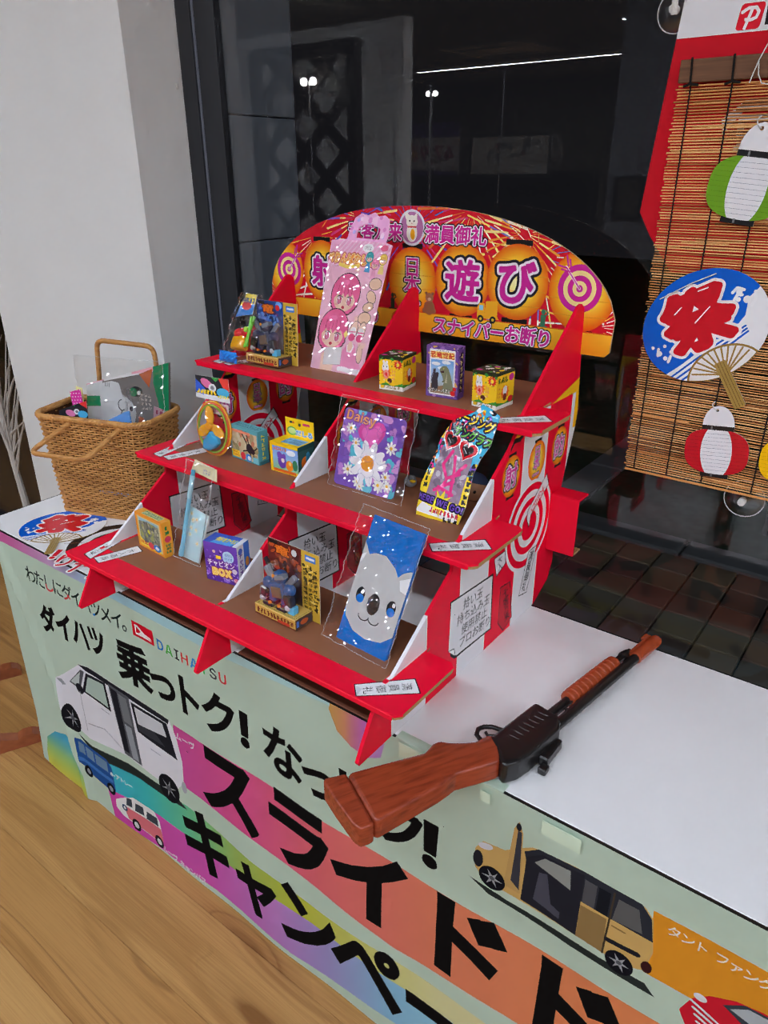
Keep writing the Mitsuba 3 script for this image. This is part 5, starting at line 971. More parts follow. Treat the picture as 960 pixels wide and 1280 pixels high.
# two small yellow cartons and the dinosaur jigsaw, top shelf
def ybox_front(w, h, seed):
    a = Art().rect(0, 0, w, h, (246, 204, 40)); a.rect(0, h * .9, w, h, (40, 50, 30)); a.blobs(0, h * .86, w, h * .95, 10, [(60, 140, 60), (40, 50, 30)], .002, .004, seed)
    a.rect(0, 0, w, h * .13, (236, 234, 226)); a.poly([(0, h * .13), (w * .3, h * .22), (w * .55, h * .12), (w, h * .24), (w, h * .13)], (70, 150, 60))
    a.star(w * .30, h * .52, h * .12, h * .2, 11, (238, 110, 40)); a.ell(w * .27, h * .66, w * .14, h * .15, (240, 238, 232)); a.ell(w * .30, h * .46, w * .12, h * .14, (240, 150, 130)); a.ell(w * .30, h * .46, w * .05, h * .06, (220, 40, 50))
    for q in (.2, .33): a.ell(w * q, h * .82, w * .05, h * .05, (240, 238, 232)); a.ell(w * q, h * .68, w * .018, h * .022, (30, 30, 30))
    a.ell(w * .45, h * .28, w * .1, h * .07, (90, 50, 40)); a.star(w * .80, h * .77, h * .1, h * .16, 12, (216, 40, 44)); a.ell(w * .8, h * .77, h * .05, h * .06, (250, 214, 60)); a.scrib(w * .55, h * .3, w * .68, h * .62, 2, (230, 120, 130), seed, 3); a.scrib(w * .12, h * .03, w * .9, h * .16, 5, (130, 110, 30), seed + 1); a.rect(w * .06, h * .04, w * .2, h * .13, (230, 190, 40))
    a.blobs(w * .05, h * .2, w * .95, h * .88, 26, [(240, 236, 226), (230, 90, 60), (60, 120, 60), (246, 170, 40), (250, 226, 120)], .0006, .0016, 35)
    return a
def ybox_right(w, h, seed):
    a = Art().rect(0, 0, w, h, (246, 200, 36)); a.rect(0, h * .92, w, h, (40, 50, 30)); a.rect(0, 0, w, h * .1, (236, 234, 226)); a.poly([(0, h * .2), (w * .5, h * .12), (w, h * .26), (w, h * .1), (0, h * .1)], (70, 150, 60))
    a.scrib(w * .06, h * .68, w * .62, h * .88, 4, (70, 90, 30), seed, 1, .3); a.ell(w * .82, h * .8, w * .14, h * .1, (206, 50, 140)); a.star(w * .48, h * .42, h * .16, h * .22, 10, (238, 110, 40)); a.ell(w * .48, h * .48, w * .12, h * .13, (240, 236, 228)); a.ell(w * .48, h * .3, w * .1, h * .1, (120, 50, 40)); a.ell(w * .82, h * .2, w * .15, h * .09, (216, 44, 50)); a.scrib(w * .04, h * .3, w * .22, h * .6, 2, (220, 130, 60), seed, 3)
    return a
TOPD = lambda w, d, s: Art().rect(0, 0, w, d, (44, 48, 34)).blobs(.004, .004, w - .004, d - .004, 22, [(206, 50, 140), (246, 204, 40), (60, 140, 60), (230, 226, 220)], .002, .006, s)
for i, (x, y, yaw, w, d, h, lab) in enumerate(((-.7907, 1.0276, 8, .0475, .052, .0610, 'small yellow cartoon carton on the top shelf just right of the centre panel'), (-.6029, 1.036, -4, .0475, .052, .0610, 'small yellow cartoon carton on the top shelf right of the dinosaur jigsaw'))):
    pic_box(x, y, Z3, yaw, w, d, h, ybox_front(w, h, 31), ybox_right(d, h, 32), TOPD(w, d, 33), lab, 'toy box', 'yellow cartons on the top shelf')
def jig_front(w, h):
    a = Art().rect(0, 0, w, h, (110, 76, 150)).blobs(0, 0, w, h, 90, [(150, 110, 180), (80, 56, 120), (190, 150, 200), (214, 170, 90)], .0015, .004, 41)
    a.rect(w * .1, h * .05, w * .9, h * .94, (236, 232, 236)); a.add(sbox(w * .14, h * .08, w * .86, h * .74), grade([(h * .1, (160, 150, 130)), (h * .3, (170, 190, 200)), (h * .55, (150, 190, 230)), (h * .74, (110, 160, 220))], ax=1), .01)
    for cx, cy in ((.3, .66), (.62, .7), (.5, .58)): a.ell(w * cx, h * cy, w * .14, h * .035, (230, 236, 242))
    a.poly([(w * .14, h * .08), (w * .86, h * .08), (w * .86, h * .24), (w * .6, h * .26), (w * .4, h * .22), (w * .14, h * .26)], (150, 120, 86))
    a.poly([(w * .17, h * .12), (w * .18, h * .34), (w * .22, h * .44), (w * .25, h * .56), (w * .29, h * .57), (w * .30, h * .48), (w * .36, h * .50), (w * .40, h * .46), (w * .36, h * .36), (w * .38, h * .24), (w * .36, h * .12)], (60, 56, 62))
    for q in range(5): a.poly([(w * (.16 + .015 * q), h * (.30 + .05 * q)), (w * (.20 + .015 * q), h * (.32 + .05 * q)), (w * (.15 + .016 * q), h * (.37 + .05 * q))], (90, 70, 90))
    a.poly([(w * .50, h * .12), (w * .56, h * .30), (w * .50, h * .44), (w * .44, h * .50), (w * .42, h * .56), (w * .50, h * .62), (w * .62, h * .64), (w * .70, h * .58), (w * .78, h * .44), (w * .84, h * .28), (w * .82, h * .12)], (126, 132, 104)); a.poly([(w * .44, h * .52), (w * .56, h * .54), (w * .56, h * .50), (w * .47, h * .49)], (70, 50, 50)); a.ell(w * .55, h * .58, w * .015, h * .012, (240, 210, 80)); a.poly([(w * .60, h * .36), (w * .52, h * .34), (w * .50, h * .30), (w * .56, h * .31)], (110, 116, 90)); a.poly([(w * .58, h * .3), (w * .66, h * .5), (w * .66, h * .3)], (176, 176, 150))
    a.rect(w * .13, h * .77, w * .87, h * .90, (240, 214, 120)); a.text('恐竜世紀', w * .5, h * .835, h * .125, (190, 36, 40), .03, mid=True, sx=1.05); a.scrib(w * .3, h * .90, w * .7, h * .93, 8, (60, 50, 60), 3)
    a.text('ジグソーパズル', w * .42, h * .135, h * .088, (250, 248, 240), .02, out=((.08, (40, 40, 44)),), mid=True, sx=.85); a.star(w * .85, h * .11, h * .04, h * .085, 9, (216, 40, 44)); a.ell(w * .9, h * .2, w * .05, h * .04, (216, 40, 44))
    return a
w, d, h = .0605, .0250, .0880
pic_box(-.699, 1.042, Z3, 6, w, d, h, jig_front(w, h), Art().rect(0, 0, d, h, (100, 70, 140)).blobs(0, 0, d, h, 40, [(150, 110, 180), (70, 50, 110)], .0015, .004, 5).rect(d * .28, h * .12, d * .72, h * .9, (60, 44, 70)).scrib(d * .3, h * .15, d * .7, h * .88, 1, (226, 200, 130), 3, 6), Art().rect(0, 0, w, d, (120, 84, 160)).blobs(0, 0, w, d, 30, [(160, 120, 190), (90, 60, 130)], .0015, .004, 6), 'purple framed dinosaur jigsaw puzzle carton on the top shelf', 'puzzle box')

# beetle figure carton, middle shelf
w, d, h = .0800, .0250, .0668
a = Art().rect(0, 0, w, h, (90, 160, 170)); a.add(sbox(.003, .003, w - .003, h - .008), grade([(0, (190, 176, 140)), (w, (214, 190, 150))]), .02); a.blobs(.005, .01, w - .005, h - .012, 40, [(170, 150, 110), (150, 140, 100), (206, 190, 160), (186, 120, 90)], .003, .009, 51)
a.ell(w * .68, h * .42, w * .12, h * .15, (44, 36, 44), 30); a.ell(w * .80, h * .36, w * .07, h * .09, (50, 34, 40))
for q in ((.60, .52, .42, .86), (.66, .56, .58, .9), (.62, .36, .44, .3), (.72, .3, .66, .12), (.80, .3, .82, .12), (.86, .42, .95, .5)): a.line([(w * q[0], h * q[1]), (w * q[2], h * q[3])], .0026, (44, 36, 40))
a.rect(0, h * .82, w * .72, h * .9, (226, 140, 110)); a.rect(0, 0, w, h * .03, (70, 140, 150)); a.rect(w * .02, h * .06, w * .3, h * .26, (246, 206, 50)); a.scrib(w * .03, h * .07, w * .29, h * .25, 4, (200, 60, 40), 5, 2); a.ell(w * .42, h * .14, w * .09, h * .12, (214, 60, 70)); a.ell(w * .62, h * .13, w * .11, h * .12, (70, 130, 200)); a.ell(w * .64, h * .12, w * .06, h * .07, (230, 236, 240)); a.rect(w * .78, h * .02, w * .97, h * .2, (120, 190, 200))
sd = Art().rect(0, 0, d, h, (84, 156, 166)).rect(0, 0, d, h * .1, (60, 120, 130)).scrib(d * .25, h * .12, d * .75, h * .9, 1, (236, 220, 90), 6, 6, .2)
pic_box(-1.0583, .9011, Z2, -3, w, d, h, a, sd, Art().rect(0, 0, w, d, (110, 176, 186)).scrib(.006, .005, w - .006, d - .005, 10, (60, 110, 120), 4, 2), 'teal carton with a dark stag beetle picture on the middle shelf')

# yellow hanging carton, middle shelf
w, d, h = .0690, .046, .0571
a = Art().rect(0, 0, w, h, (248, 202, 30)); a.add(sbox(.006, .006, w, h - .006), grade([(0, (140, 190, 110)), (h * .5, (150, 190, 230)), (h, (110, 150, 220))], ax=1), .01); a.ell(w * .75, h * .75, w * .16, h * .1, (230, 238, 246)); a.scrib(w * .12, h * .74, w * .6, h * .88, 6, (230, 110, 40), 7, 1, .25)
a.ell(w * .42, h * .4, w * .15, h * .24, (110, 70, 170)); a.ell(w * .34, h * .60, w * .09, h * .12, (120, 80, 180)); a.ell(w * .5, h * .58, w * .07, h * .10, (120, 80, 180)); a.ell(w * .45, h * .44, w * .06, h * .08, (236, 220, 220)); a.ell(w * .68, h * .30, w * .13, h * .18, (240, 140, 40)); a.ell(w * .70, h * .38, w * .05, h * .07, (250, 220, 120)); a.ell(w * .88, h * .36, w * .09, h * .18, (60, 130, 90)); a.poly([(0, 0), (.006, .006), (w, .006), (w, 0)], (246, 204, 40)); a.rect(w * .1, h * .02, w * .9, h * .12, (230, 110, 40))
sd = Art().rect(0, 0, d, h, (30, 70, 70)); sd.rect(.003, .003, d - .003, h * .84, (50, 90, 90)); sd.ell(d * .4, h * .4, d * .22, h * .22, (230, 120, 40)); sd.ell(d * .6, h * .5, d * .14, h * .24, (60, 150, 190)); sd.ell(d * .52, h * .26, d * .2, h * .12, (240, 200, 60)); sd.rect(0, 0, d, h * .06, (246, 204, 40))
tp = Art().rect(0, 0, w, d, (246, 200, 30)).rect(.02, .008, w - .004, d - .01, (120, 180, 220)).scrib(.022, .010, w - .006, d - .012, 8, (40, 70, 120), 8, 2, .25)
k, fr = pic_box(-.9464, .8964, Z2, 1.6, w, d, h, a, sd, tp, 'yellow carton with a hang tab and cartoon creatures on the middle shelf')
tb = Art().rect(0, 0, w, .035, (248, 206, 30)); tb.ell(w * .22, .010, .012, .0085, (80, 170, 80)); tb.ell(w * .22, .010, .0095, .0062, (200, 226, 150)); tb.text('だしる', w * .65, .008, .012, (60, 130, 200), .03, out=((.09, (240, 240, 240)),), mid=True, sx=1.2); tb.rect(w * .15, .025, w * .25, .029, (70, 70, 70)); tb.rect(w * .27, .025, w * .31, .029, (214, 50, 50)); tb.rect(w * .62, .0245, w * .86, .029, (214, 60, 110))
f2 = frame((fr[0] - np.cross(fr[1], fr[2]) * d + np.array([0, 0, h])).tolist(), math.radians(1.6))
put('hang_tab', slab(tb, sbox(0, 0, w, .035).difference(Point(w * .5, .024).buffer(.003)), .0008, (230, 190, 40), (230, 226, 210), f2), 'mat_print', parent=k)

# orange carton, lower shelf
w, d, h = .0874, .0200, .0720
a = Art().rect(0, 0, w, h, (232, 150, 50)); a.rect(w * .08, h * .06, w * .92, h * .92, (206, 196, 140)); a.rect(w * .13, h * .12, w * .86, h * .88, (124, 126, 108)); a.blobs(w * .17, h * .18, w * .82, h * .84, 70, [(146, 148, 126), (100, 104, 92), (176, 172, 140), (86, 92, 100), (150, 156, 90)], .002, .007, 61); a.poly([(w * .13, h * .88), (w * .13, h * .78), (w * .5, h * .84), (w * .86, h * .80), (w * .86, h * .88)], (140, 180, 190)); a.ell(w * .48, h * .56, w * .05, h * .06, (200, 196, 70))
a.poly([(w * .08, h * .06), (w * .9, h * .06), (w * .8, h * .16), (w * .5, h * .26), (w * .3, h * .18), (w * .08, h * .32)], (236, 200, 70)); a.ell(w * .5, h * .16, w * .12, h * .10, (214, 70, 80)); a.ell(w * .72, h * .16, w * .13, h * .10, (60, 120, 190)); a.ell(w * .72, h * .16, w * .07, h * .05, (220, 230, 240)); a.scrib(w * .1, h * .1, w * .36, h * .24, 4, (190, 50, 40), 6, 1, .25)
sd = Art().rect(0, 0, d, h, (236, 160, 50)).scrib(d * .2, h * .62, d * .8, h * .88, 1, (50, 120, 60), 6, 2, .3).ell(d * .5, h * .5, d * .34, h * .09, (214, 60, 90)).scrib(d * .2, h * .1, d * .8, h * .38, 2, (60, 110, 70), 9, 3, .3)
pic_box(-1.1461, .7233, Z1, -3.6, w, d, h, a, sd, Art().rect(0, 0, w, d, (232, 156, 60)).rect(.018, .003, w - .012, d - .003, (196, 200, 140)).scrib(.02, .004, w - .014, d - .004, 9, (70, 120, 100), 4, 2, .25), 'orange carton with a gravelly picture at the left end of the lower shelf')

# purple carton, lower shelf
w, d, h = .0700, .0350, .0760
a = Art(); a.add(sbox(0, 0, w, h), grade([(0, (90, 50, 150)), (h, (110, 70, 180))], ax=1), .03); a.blobs(0, 0, w, h * .85, 60, [(150, 110, 210), (70, 40, 120), (190, 150, 230)], .0008, .0035, 71)
for cx, cy, rr, c in ((.3, .78, .045, (226, 190, 190)), (.42, .62, .03, (200, 170, 220)), (.88, .36, .075, (214, 200, 220)), (.08, .2, .05, (150, 90, 200)), (.9, .12, .07, (220, 130, 150)), (.62, .06, .05, (150, 110, 220))): a.ell(w * cx, h * cy, w * rr, w * rr, c)
a.ell(w * .72, h * .70, w * .17, h * .15, (180, 210, 240)); a.ell(w * .66, h * .62, w * .1, h * .08, (180, 210, 240)); a.scrib(w * .6, h * .6, w * .86, h * .8, 5, (90, 130, 190), 3, 2)
a.rect(w * .34, h * .60, w * .50, h * .69, (248, 206, 60)); a.text('チャピオン', w * .48, h * .48, h * .17, (240, 232, 248), .03, out=((.12, (110, 40, 150)),), mid=True, sx=.9); a.text('BOX', w * .49, h * .26, h * .25, (246, 200, 90), .0, out=((.12, (190, 90, 40)), (.05, (250, 230, 160))), mid=True); a.scrib(w * .5, h * .08, w * .9, h * .14, 8, (230, 200, 240), 2)
sd = Art().rect(0, 0, d, h, (70, 120, 210)).rect(0, 0, d * .55, h, (226, 226, 236)).text('チャピオン', d * .28, h * .45, .0115, (110, 60, 160), .04, vert=True, mid=True, gap=.95).ell(d * .27, h * .84, d * .18, d * .18, (90, 110, 200)).ell(d * .78, h * .5, d * .16, h * .12, (220, 150, 80)).rect(d * .6, h * .1, d * .95, h * .25, (160, 190, 230))
tp = Art().rect(0, 0, w, d, (70, 100, 200)).poly([(w * .2, 0), (w * .8, 0), (w * .9, d * .6), (w * .3, d * .7)], (90, 160, 230)).scrib(w * .22, d * .2, w * .85, d * .75, 8, (246, 220, 80), 5, 1, .3).rect(w * .86, 0, w, d, (226, 230, 240))
pic_box(-.9382, .7149, Z1, 12, w, d, h, a, sd, tp, 'purple carton with planets and an orange title on the lower shelf')

# pink doll card bag with a die-cut handle, top shelf
w, h = .138, .252
HK = (60, 36, 50)
def chibi(a, cx, cy, r, hair, dark, skin=(244, 206, 186)):
    a.ell(cx, cy, r * 1.10, r * 1.22, HK, q=10); a.ell(cx, cy, r * 1.05, r * 1.17, hair, q=10)
    for q in range(12): t = -math.pi + .45 + q * (math.pi - .9) / 11; a.ell(cx + r * 1.0 * math.cos(t), cy - r * .1 + r * 1.08 * math.sin(t), r * .16, r * .16, HK, q=3)
    for q in range(12): t = -math.pi + .45 + q * (math.pi - .9) / 11; a.ell(cx + r * .96 * math.cos(t), cy - r * .1 + r * 1.03 * math.sin(t), r * .13, r * .13, hair, q=3)
    a.add(affinity.scale(Point(cx, cy - r * .32).buffer(1, quad_segs=8), r * .80, r * .70), skin)
    fr_ = [(cx - r * .95, cy - r * .55), (cx - r, cy + r * .5), (cx, cy + r), (cx + r, cy + r * .5), (cx + r * .95, cy - r * .55), (cx + r * .72, cy - r * .2)]
    z = [(cx + r * (.72 - .18 * q), cy - r * (.02 if q % 2 else .26) + .04 * r) for q in range(9)]
    a.poly(fr_ + z, hair); a.ell(cx - r * .2, cy + r * .62, r * .34, r * .16, tuple(min(255, c + 26) for c in hair), 15)
    for q in (-.55, -.3, -.1, .15, .4): a.line([(cx + q * r, cy + r * .55), (cx + q * 1.15 * r, cy + r * .0)], r * .03, dark)
    for s in (-1, 1):
        ex = cx + s * r * .37; a.ell(ex, cy - r * .40, r * .19, r * .26, (250, 246, 248)); a.ell(ex, cy - r * .41, r * .16, r * .23, dark); a.ell(ex, cy - r * .47, r * .11, r * .13, (220, 130, 160)); a.ell(ex - r * .05, cy - r * .31, r * .055, r * .07, (255, 255, 255)); a.line([(ex - r * .2, cy - r * .2), (ex, cy - r * .13), (ex + r * .2, cy - r * .22)], r * .05, HK); a.ell(ex + s * r * .16, cy - r * .66, r * .12, r * .06, (240, 170, 166))
    a.ell(cx, cy - r * .80, r * .12, r * .09, (190, 60, 80)); return a
a = Art(); a.add(sbox(-.02, -.02, w + .02, h + .08), grade([(0, (240, 188, 206)), (h * .7, (246, 196, 214)), (h, (246, 176, 212))], ax=1), .04)
R = random.Random(9)
for _ in range(9): a.star(R.uniform(.01, w - .01), R.uniform(.02, h * .85), .004, .009, 5, (250, 210, 196), R.uniform(0, 2))
for q in range(14): a.line([(q * w / 13 - .02, h * .80), (q * w / 13 + .02, h)], .003, (248, 206, 228))
a.text('べりんぱなしん', w * .33, h * .865, .021, (244, 150, 60), .03, out=((.16, (206, 90, 90)), (.07, (252, 232, 170))), mid=True, sx=.80); a.line([(w * .16, h * .815), (w * .32, h * .802), (w * .5, h * .82)], .007, (250, 220, 110))
a.ell(w * .6, h * .955, .013, .008, (250, 248, 250)); a.scrib(w * .54, h * .94, w * .66, h * .97, 5, (150, 120, 140), 3, 2); a.ell(w * .88, h * .965, .009, .006, (240, 110, 150)); a.scrib(w * .07, h * .79, w * .14, h * .83, 4, (200, 130, 150), 4, 2)
for cx, cy, c, dk, bd in ((.66, .89, (70, 170, 180), (40, 100, 110), (90, 160, 210)), (.90, .885, (246, 206, 100), (180, 130, 50), (246, 220, 140)), (.78, .845, (240, 140, 180), (170, 70, 110), (240, 170, 200))):
    a.poly([(w * cx - .007, h * cy - .028), (w * cx + .007, h * cy - .028), (w * cx + .003, h * cy - .008), (w * cx - .003, h * cy - .008)], bd); chibi(a, w * cx, h * cy, .0085, c, dk)
chibi(a, w * .38, h * .60, .033, (238, 110, 160), (190, 60, 116)); chibi(a, w * .30, h * .32, .034, (238, 110, 160), (190, 60, 116))
a.poly([(w * .5, h * .30), (w * .54, h * .33), (w * .58, h * .30), (w * .54, h * .27)], (250, 226, 130)); a.poly([(w * .2, 0), (w * .18, h * .12), (w * .26, h * .17), (w * .4, h * .17), (w * .44, h * .1), (w * .42, 0)], (244, 206, 186))
for cx, cy, rx, ry, ro in ((.86, .70, .014, .0105, 5), (.84, .60, .013, .009, -50), (.82, .525, .012, .008, 20), (.80, .44, .0145, .011, 8)): a.ell(w * cx, h * cy, rx + .0012, ry + .0012, HK, ro); a.ell(w * cx, h * cy, rx, ry, (244, 206, 180), ro)
for cx in (.66, .80): a.ell(w * cx, h * .335, .0095, .020, HK, -8); a.ell(w * cx, h * .335, .0085, .019, (244, 210, 190), -8); a.ell(w * cx - .001, h * .315, .0078, .013, (246, 244, 246), -8); a.ell(w * cx - .001, h * .285, .0080, .0075, (228, 90, 140), -8); a.line([(w * cx - .007, h * .325), (w * cx + .006, h * .33)], .002, (228, 90, 140))
a.poly([(w * .54, h * .17), (w * .62, h * .24), (w * .74, h * .24), (w * .80, h * .15), (w * .94, h * .06), (w * .90, h * .02), (w * .56, h * .02), (w * .52, h * .06)], (240, 150, 190)); a.poly([(w * .60, h * .22), (w * .68, h * .25), (w * .74, h * .22), (w * .70, h * .17), (w * .62, h * .17)], (248, 240, 244)); a.ell(w * .66, h * .215, .006, .010, (244, 206, 186))
for q in range(9): a.ell(w * (.55 + .045 * q), h * (.035 + .003 * math.sin(q)), .005, .005, (250, 244, 248))
a.ell(w * .85, h * .17, .0075, .018, HK, 8); a.ell(w * .85, h * .17, .0065, .017, (244, 206, 186), 8)
for q in (-.006, -.002, .002, .006): a.ell(w * .86 + q, h * .235, .0018, .007, (244, 206, 186), -q * 3000)
stk = affinity.rotate(sbox(w * .23, h * .055, w * .54, h * .185), 8); a.add(stk.buffer(.0006), (196, 190, 196)); a.add(stk, (226, 222, 222))
top = [(w * .98, h * .985), (w * .86, h), (w * .88, h + .018), (w * .84, h + .043), (w * .76, h + .049), (w * .66, h + .046), (w * .58, h + .053), (w * .48, h + .047), (w * .36, h + .050), (w * .27, h + .042), (w * .22, h + .02), (w * .20, h), (-.010, h * .985)]
bag = Polygon([(.006, 0), (w - .010, 0), (w - .006, .004)] + top).buffer(.002)
hole = Polygon([(w * .36, h + .008), (w * .74, h + .008), (w * .72, h + .024), (w * .62, h + .030), (w * .46, h + .030), (w * .37, h + .024)]).buffer(.002)
a.rect(w * .15, h + .001, w * .92, h + .07, (244, 176, 222))
for q in range(14): a.ell(R.uniform(w * .2, w * .86), R.uniform(h + .006, h + .05), .004, .004, R.choice([(250, 214, 236), (226, 140, 200), (190, 170, 230)]))
a.poly([(w * .40, h + .030), (w * .40, h + .050), (w * .53, h + .042), (w * .66, h + .050), (w * .66, h + .030), (w * .53, h + .037)], (250, 200, 230)); a.ell(w * .53, h + .040, .005, .006, (226, 140, 200))
fr = frame((-1.0040, 1.0740, Z3), 0, math.radians(21), math.radians(-1.2))
k = put('doll_card_bag', slab(a, bag.difference(hole), .0012, (240, 190, 210), (238, 200, 214), fr), 'mat_matte', cat='toy bag', label='tall pink doll card with a die-cut handle leaning on the arched sign')
fl = film(fr, w * 1.04, h * .98, 4, .0022, 34, 60, .004, -.003, .002, .003); put('clear_film', fl, 'mat_film', parent=k, label='clear plastic film')

# two blister packs with a toy robot
def blister(fr, up, lab):
    w, h, d, bh = .112, .121, .040, .019
    a = Art().rect(0, 0, w, h, (206, 168, 60)); body = (40, 74, 150) if up else (110, 40, 36)
    a.add(sbox(0, 0, w * .66, h), grade([(h * .3, (60, 50, 56)), (h * .7, body), (h, tuple(int(c * .8) for c in body))], ax=1), .02)
    a.blobs(.004, h * .55, w * .62, h - .006, 26, [(70, 120, 210), (30, 50, 110), (110, 160, 230)] if up else [(190, 80, 40), (70, 26, 26), (150, 60, 40)], .003, .010, 81 + up)
    a.blobs(w * .67, .02, w - .003, h - .02, 46, [(60, 46, 20), (236, 206, 110), (150, 116, 40)], .0012, .005, 83); a.scrib(w * .68, .016, w * .97, h * .78, 3, (50, 38, 18), 12, 9, .18)
    a.text('竜', w * .28, h * .87, .018, (236, 120, 40), .03, out=((.1, (90, 20, 20)),), mid=True, sx=1.9); a.ell(w * .52, h * .90, .006, .006, (200, 40, 50) if up else (206, 206, 206)); a.rect(w * .73, h * .86, w * .93, h * .95, (70, 120, 200)); a.rect(w * .75, h * .89, w * .91, h * .925, (220, 230, 246)); a.rect(.003, h - .008, .022, h - .002, (30, 26, 26))
    card = Polygon([(0, .006), (.004, 0), (w, 0), (w, h), (0, h)])
    k = put('blister_pack', slab(a, card, .0012, (214, 206, 190), (226, 222, 214), fr), 'mat_print', cat='toy pack', label=lab)
    n = np.cross(fr[1], fr[2]); bw = .0905
    fa = Art().rect(0, 0, bw, bh, (198, 158, 76)).scrib(.004, .0035, bw - .004, bh - .004, 11, (110, 50, 34), 14, 1, .3).rect(0, 0, bw, .0025, (120, 60, 40)).rect(0, bh - .002, bw, bh, (226, 196, 120)); fa.rect(bw * .56, .002, bw * .86, .007, (190, 60, 40))
    sa = Art().rect(0, 0, d, bh, (90, 66, 50)).rect(.003, .003, d - .003, bh - .003, (60, 56, 66)).ell(d * .5, bh * .5, .009, .005, (190, 90, 50)).rect(d * .06, .004, d * .2, bh - .004, (80, 120, 190))
    ta = Art().rect(0, 0, bw, d, (206, 172, 92)).rect(.003, .003, bw - .003, d - .002, (120, 96, 40)).rect(.004, .004, bw - .004, d - .002, (206, 172, 92)).scrib(.006, .006, bw - .006, .012, 16, (90, 70, 40), 6)
    f2 = (fr[0] + fr[1] * .006 + n * d + fr[2] * .0005, fr[1], fr[2])
    put('printed_base', artbox(bw, d - .001, bh, f2, fa, sa, ta, (190, 150, 70)), 'mat_print', parent=k)
    # the robot: dark blue limbs, grey and orange details
    fig = M(); R = random.Random(90 + up); blue, dk = ((44, 84, 140), (30, 34, 46)) if not up else ((52, 54, 84), (26, 28, 40))
    def ball(x, y, z, rx, ry, rz, c, s=2):
        m = trimesh.creation.icosphere(s, 1.0); m.apply_scale([rx, ry, rz]); fig.add(to3(np.array(m.vertices) + [x, y, z], fr), m.faces, lin(c))
    def brick(x, y, z, a_, b_, c_, col, rot=0):
        m = rbox(-a_, a_, -b_, b_, -c_, c_, min(a_, b_, c_) * .3); m.apply_transform(trimesh.transformations.rotation_matrix(rot, [0, 0, 1])); fig.add(to3(np.array(m.vertices) + [x, y, z], fr), m.faces, lin(col))
    cx = .045
    brick(cx, .050, .020, .016, .014, .011, blue, .2); brick(cx + .003, .049, .031, .010, .009, .003, (110, 90, 76), .2); ball(cx + .004, .074, .022, .013, .011, .012, blue); brick(cx + .012, .079, .029, .011, .004, .006, (120, 130, 146), .35); ball(cx + .0, .079, .034, .003, .003, .002, (240, 150, 40))
    for s in (-1, 1):
        ball(cx + s * .023, .055, .022, .010, .011, .010, blue); brick(cx + s * .027, .040, .027, .007, .011, .007, dk, s * .3); ball(cx + s * .028, .030, .031, .006, .006, .006, (190, 196, 206)); brick(cx + s * .013, .034, .019, .008, .013, .008, blue, s * .12); brick(cx + s * .015, .0235, .023, .010, .0035, .013, dk)
        brick(cx + s * .024, .070, .018, .005, .013, .004, (130, 136, 150), -s * .7); ball(cx + s * .010, .0275, .034, .0035, .003, .003, (240, 140, 40))
    for q in range(5): brick(cx - .02 - .004 * q, .062 + .006 * q, .012, .003, .006, .003, dk, .8)
    put('toy_robot', fig, 'mat_gloss', parent=k, label='dark blue toy robot')
    put('cube_piece', local(rbox(bw * .80, bw * .80 + .013, bh + .001, bh + .014, .020, .033, .001), fr), 'mat_gloss', (90, 180, 224), parent=k, label='small light blue cube')
    # clear blister: a rounded box lofted from the card
    g = Polygon([(.008, bh + .001), (.088, bh + .001), (.086, .070), (.074, .094), (.050, .102), (.024, .096), (.010, .074)])
    sh = loft(g, [(.0006, -.001), (.012, .0006), (.028, .003), (.036, .006), (.0385, .011)], 90); top = len(sh.vertices)
    put('clear_blister', local(sh, fr), 'mat_film', smooth=40, parent=k, label='clear plastic blister')
blister(frame((-1.1330, 1.0600, Z3 + .0005), math.radians(0), math.radians(3)), 1, 'blue and gold blister pack with a dark toy robot on the top shelf')
blister(frame((-.7915, .7263, Z1 + .0005), math.radians(-.7), math.radians(2)), 0, 'red and gold blister pack with a blue toy robot on the lower shelf')

# bagged water toys behind the blister pack, top shelf
fr = frame((-1.1850, 1.0200, Z3), math.radians(-2), math.radians(24))
w, h = .098, .138
a = Art().rect(0, 0, w, .05, (60, 130, 210)).poly([(0, .022), (w, .04), (w, .05), (0, .05)], (240, 214, 70)).ell(w * .3, .026, .014, .009, (214, 60, 60)).scrib(w * .1, .03, w * .6, .044, 6, (40, 60, 130), 5, 1, .3).blobs(w * .5, .004, w, .03, 12, [(120, 190, 230), (240, 240, 240), (60, 100, 180)], .004, .009, 6)
hd = Polygon([(.004, .088), (.03, .094), (.052, .098), (.052, h), (.022, h), (.012, .12)])
k = thing('water_toy_bag', 'clear bag of red and yellow water toys at the left end of the top shelf', 'toy bag')
put('header_card', slab(Art().art(a, 1, 0, 0, .088), hd, .001, (230, 230, 230), (230, 230, 230), (fr[0] + np.cross(fr[1], fr[2]) * .008, fr[1], fr[2])), 'mat_gloss', parent=k)
def blobmesh(parts, fr, c):
    mm = M()
    for x, y, z, rx, ry, rz in parts:
        s = trimesh.creation.icosphere(3, 1.0); s.apply_scale([rx, ry, rz]); mm.add(to3(np.array(s.vertices) + [x, y, z], fr), s.faces, lin(c))
    return mm
put('red_fish', blobmesh([(.036, .055, .013, .017, .012, .009), (.052, .060, .013, .012, .011, .009), (.024, .053, .012, .006, .004, .004)], fr, (220, 36, 44)), 'mat_gloss', smooth=True, parent=k, label='red water toy')
put('toy_eye', blobmesh([(.057, .065, .020, .006, .006, .004)], fr, (160, 210, 60)), 'mat_gloss', smooth=True, parent=k)
put('yellow_toy', local(loft(Polygon([(.024, .024), (.056, .026), (.058, .042), (.050, .050), (.026, .046)]).buffer(.003), [(.002, .004), (.005, 0), (.018, 0), (.022, .004)], 60), fr), 'mat_gloss', (246, 176, 20), 40, parent=k, label='yellow water toy')
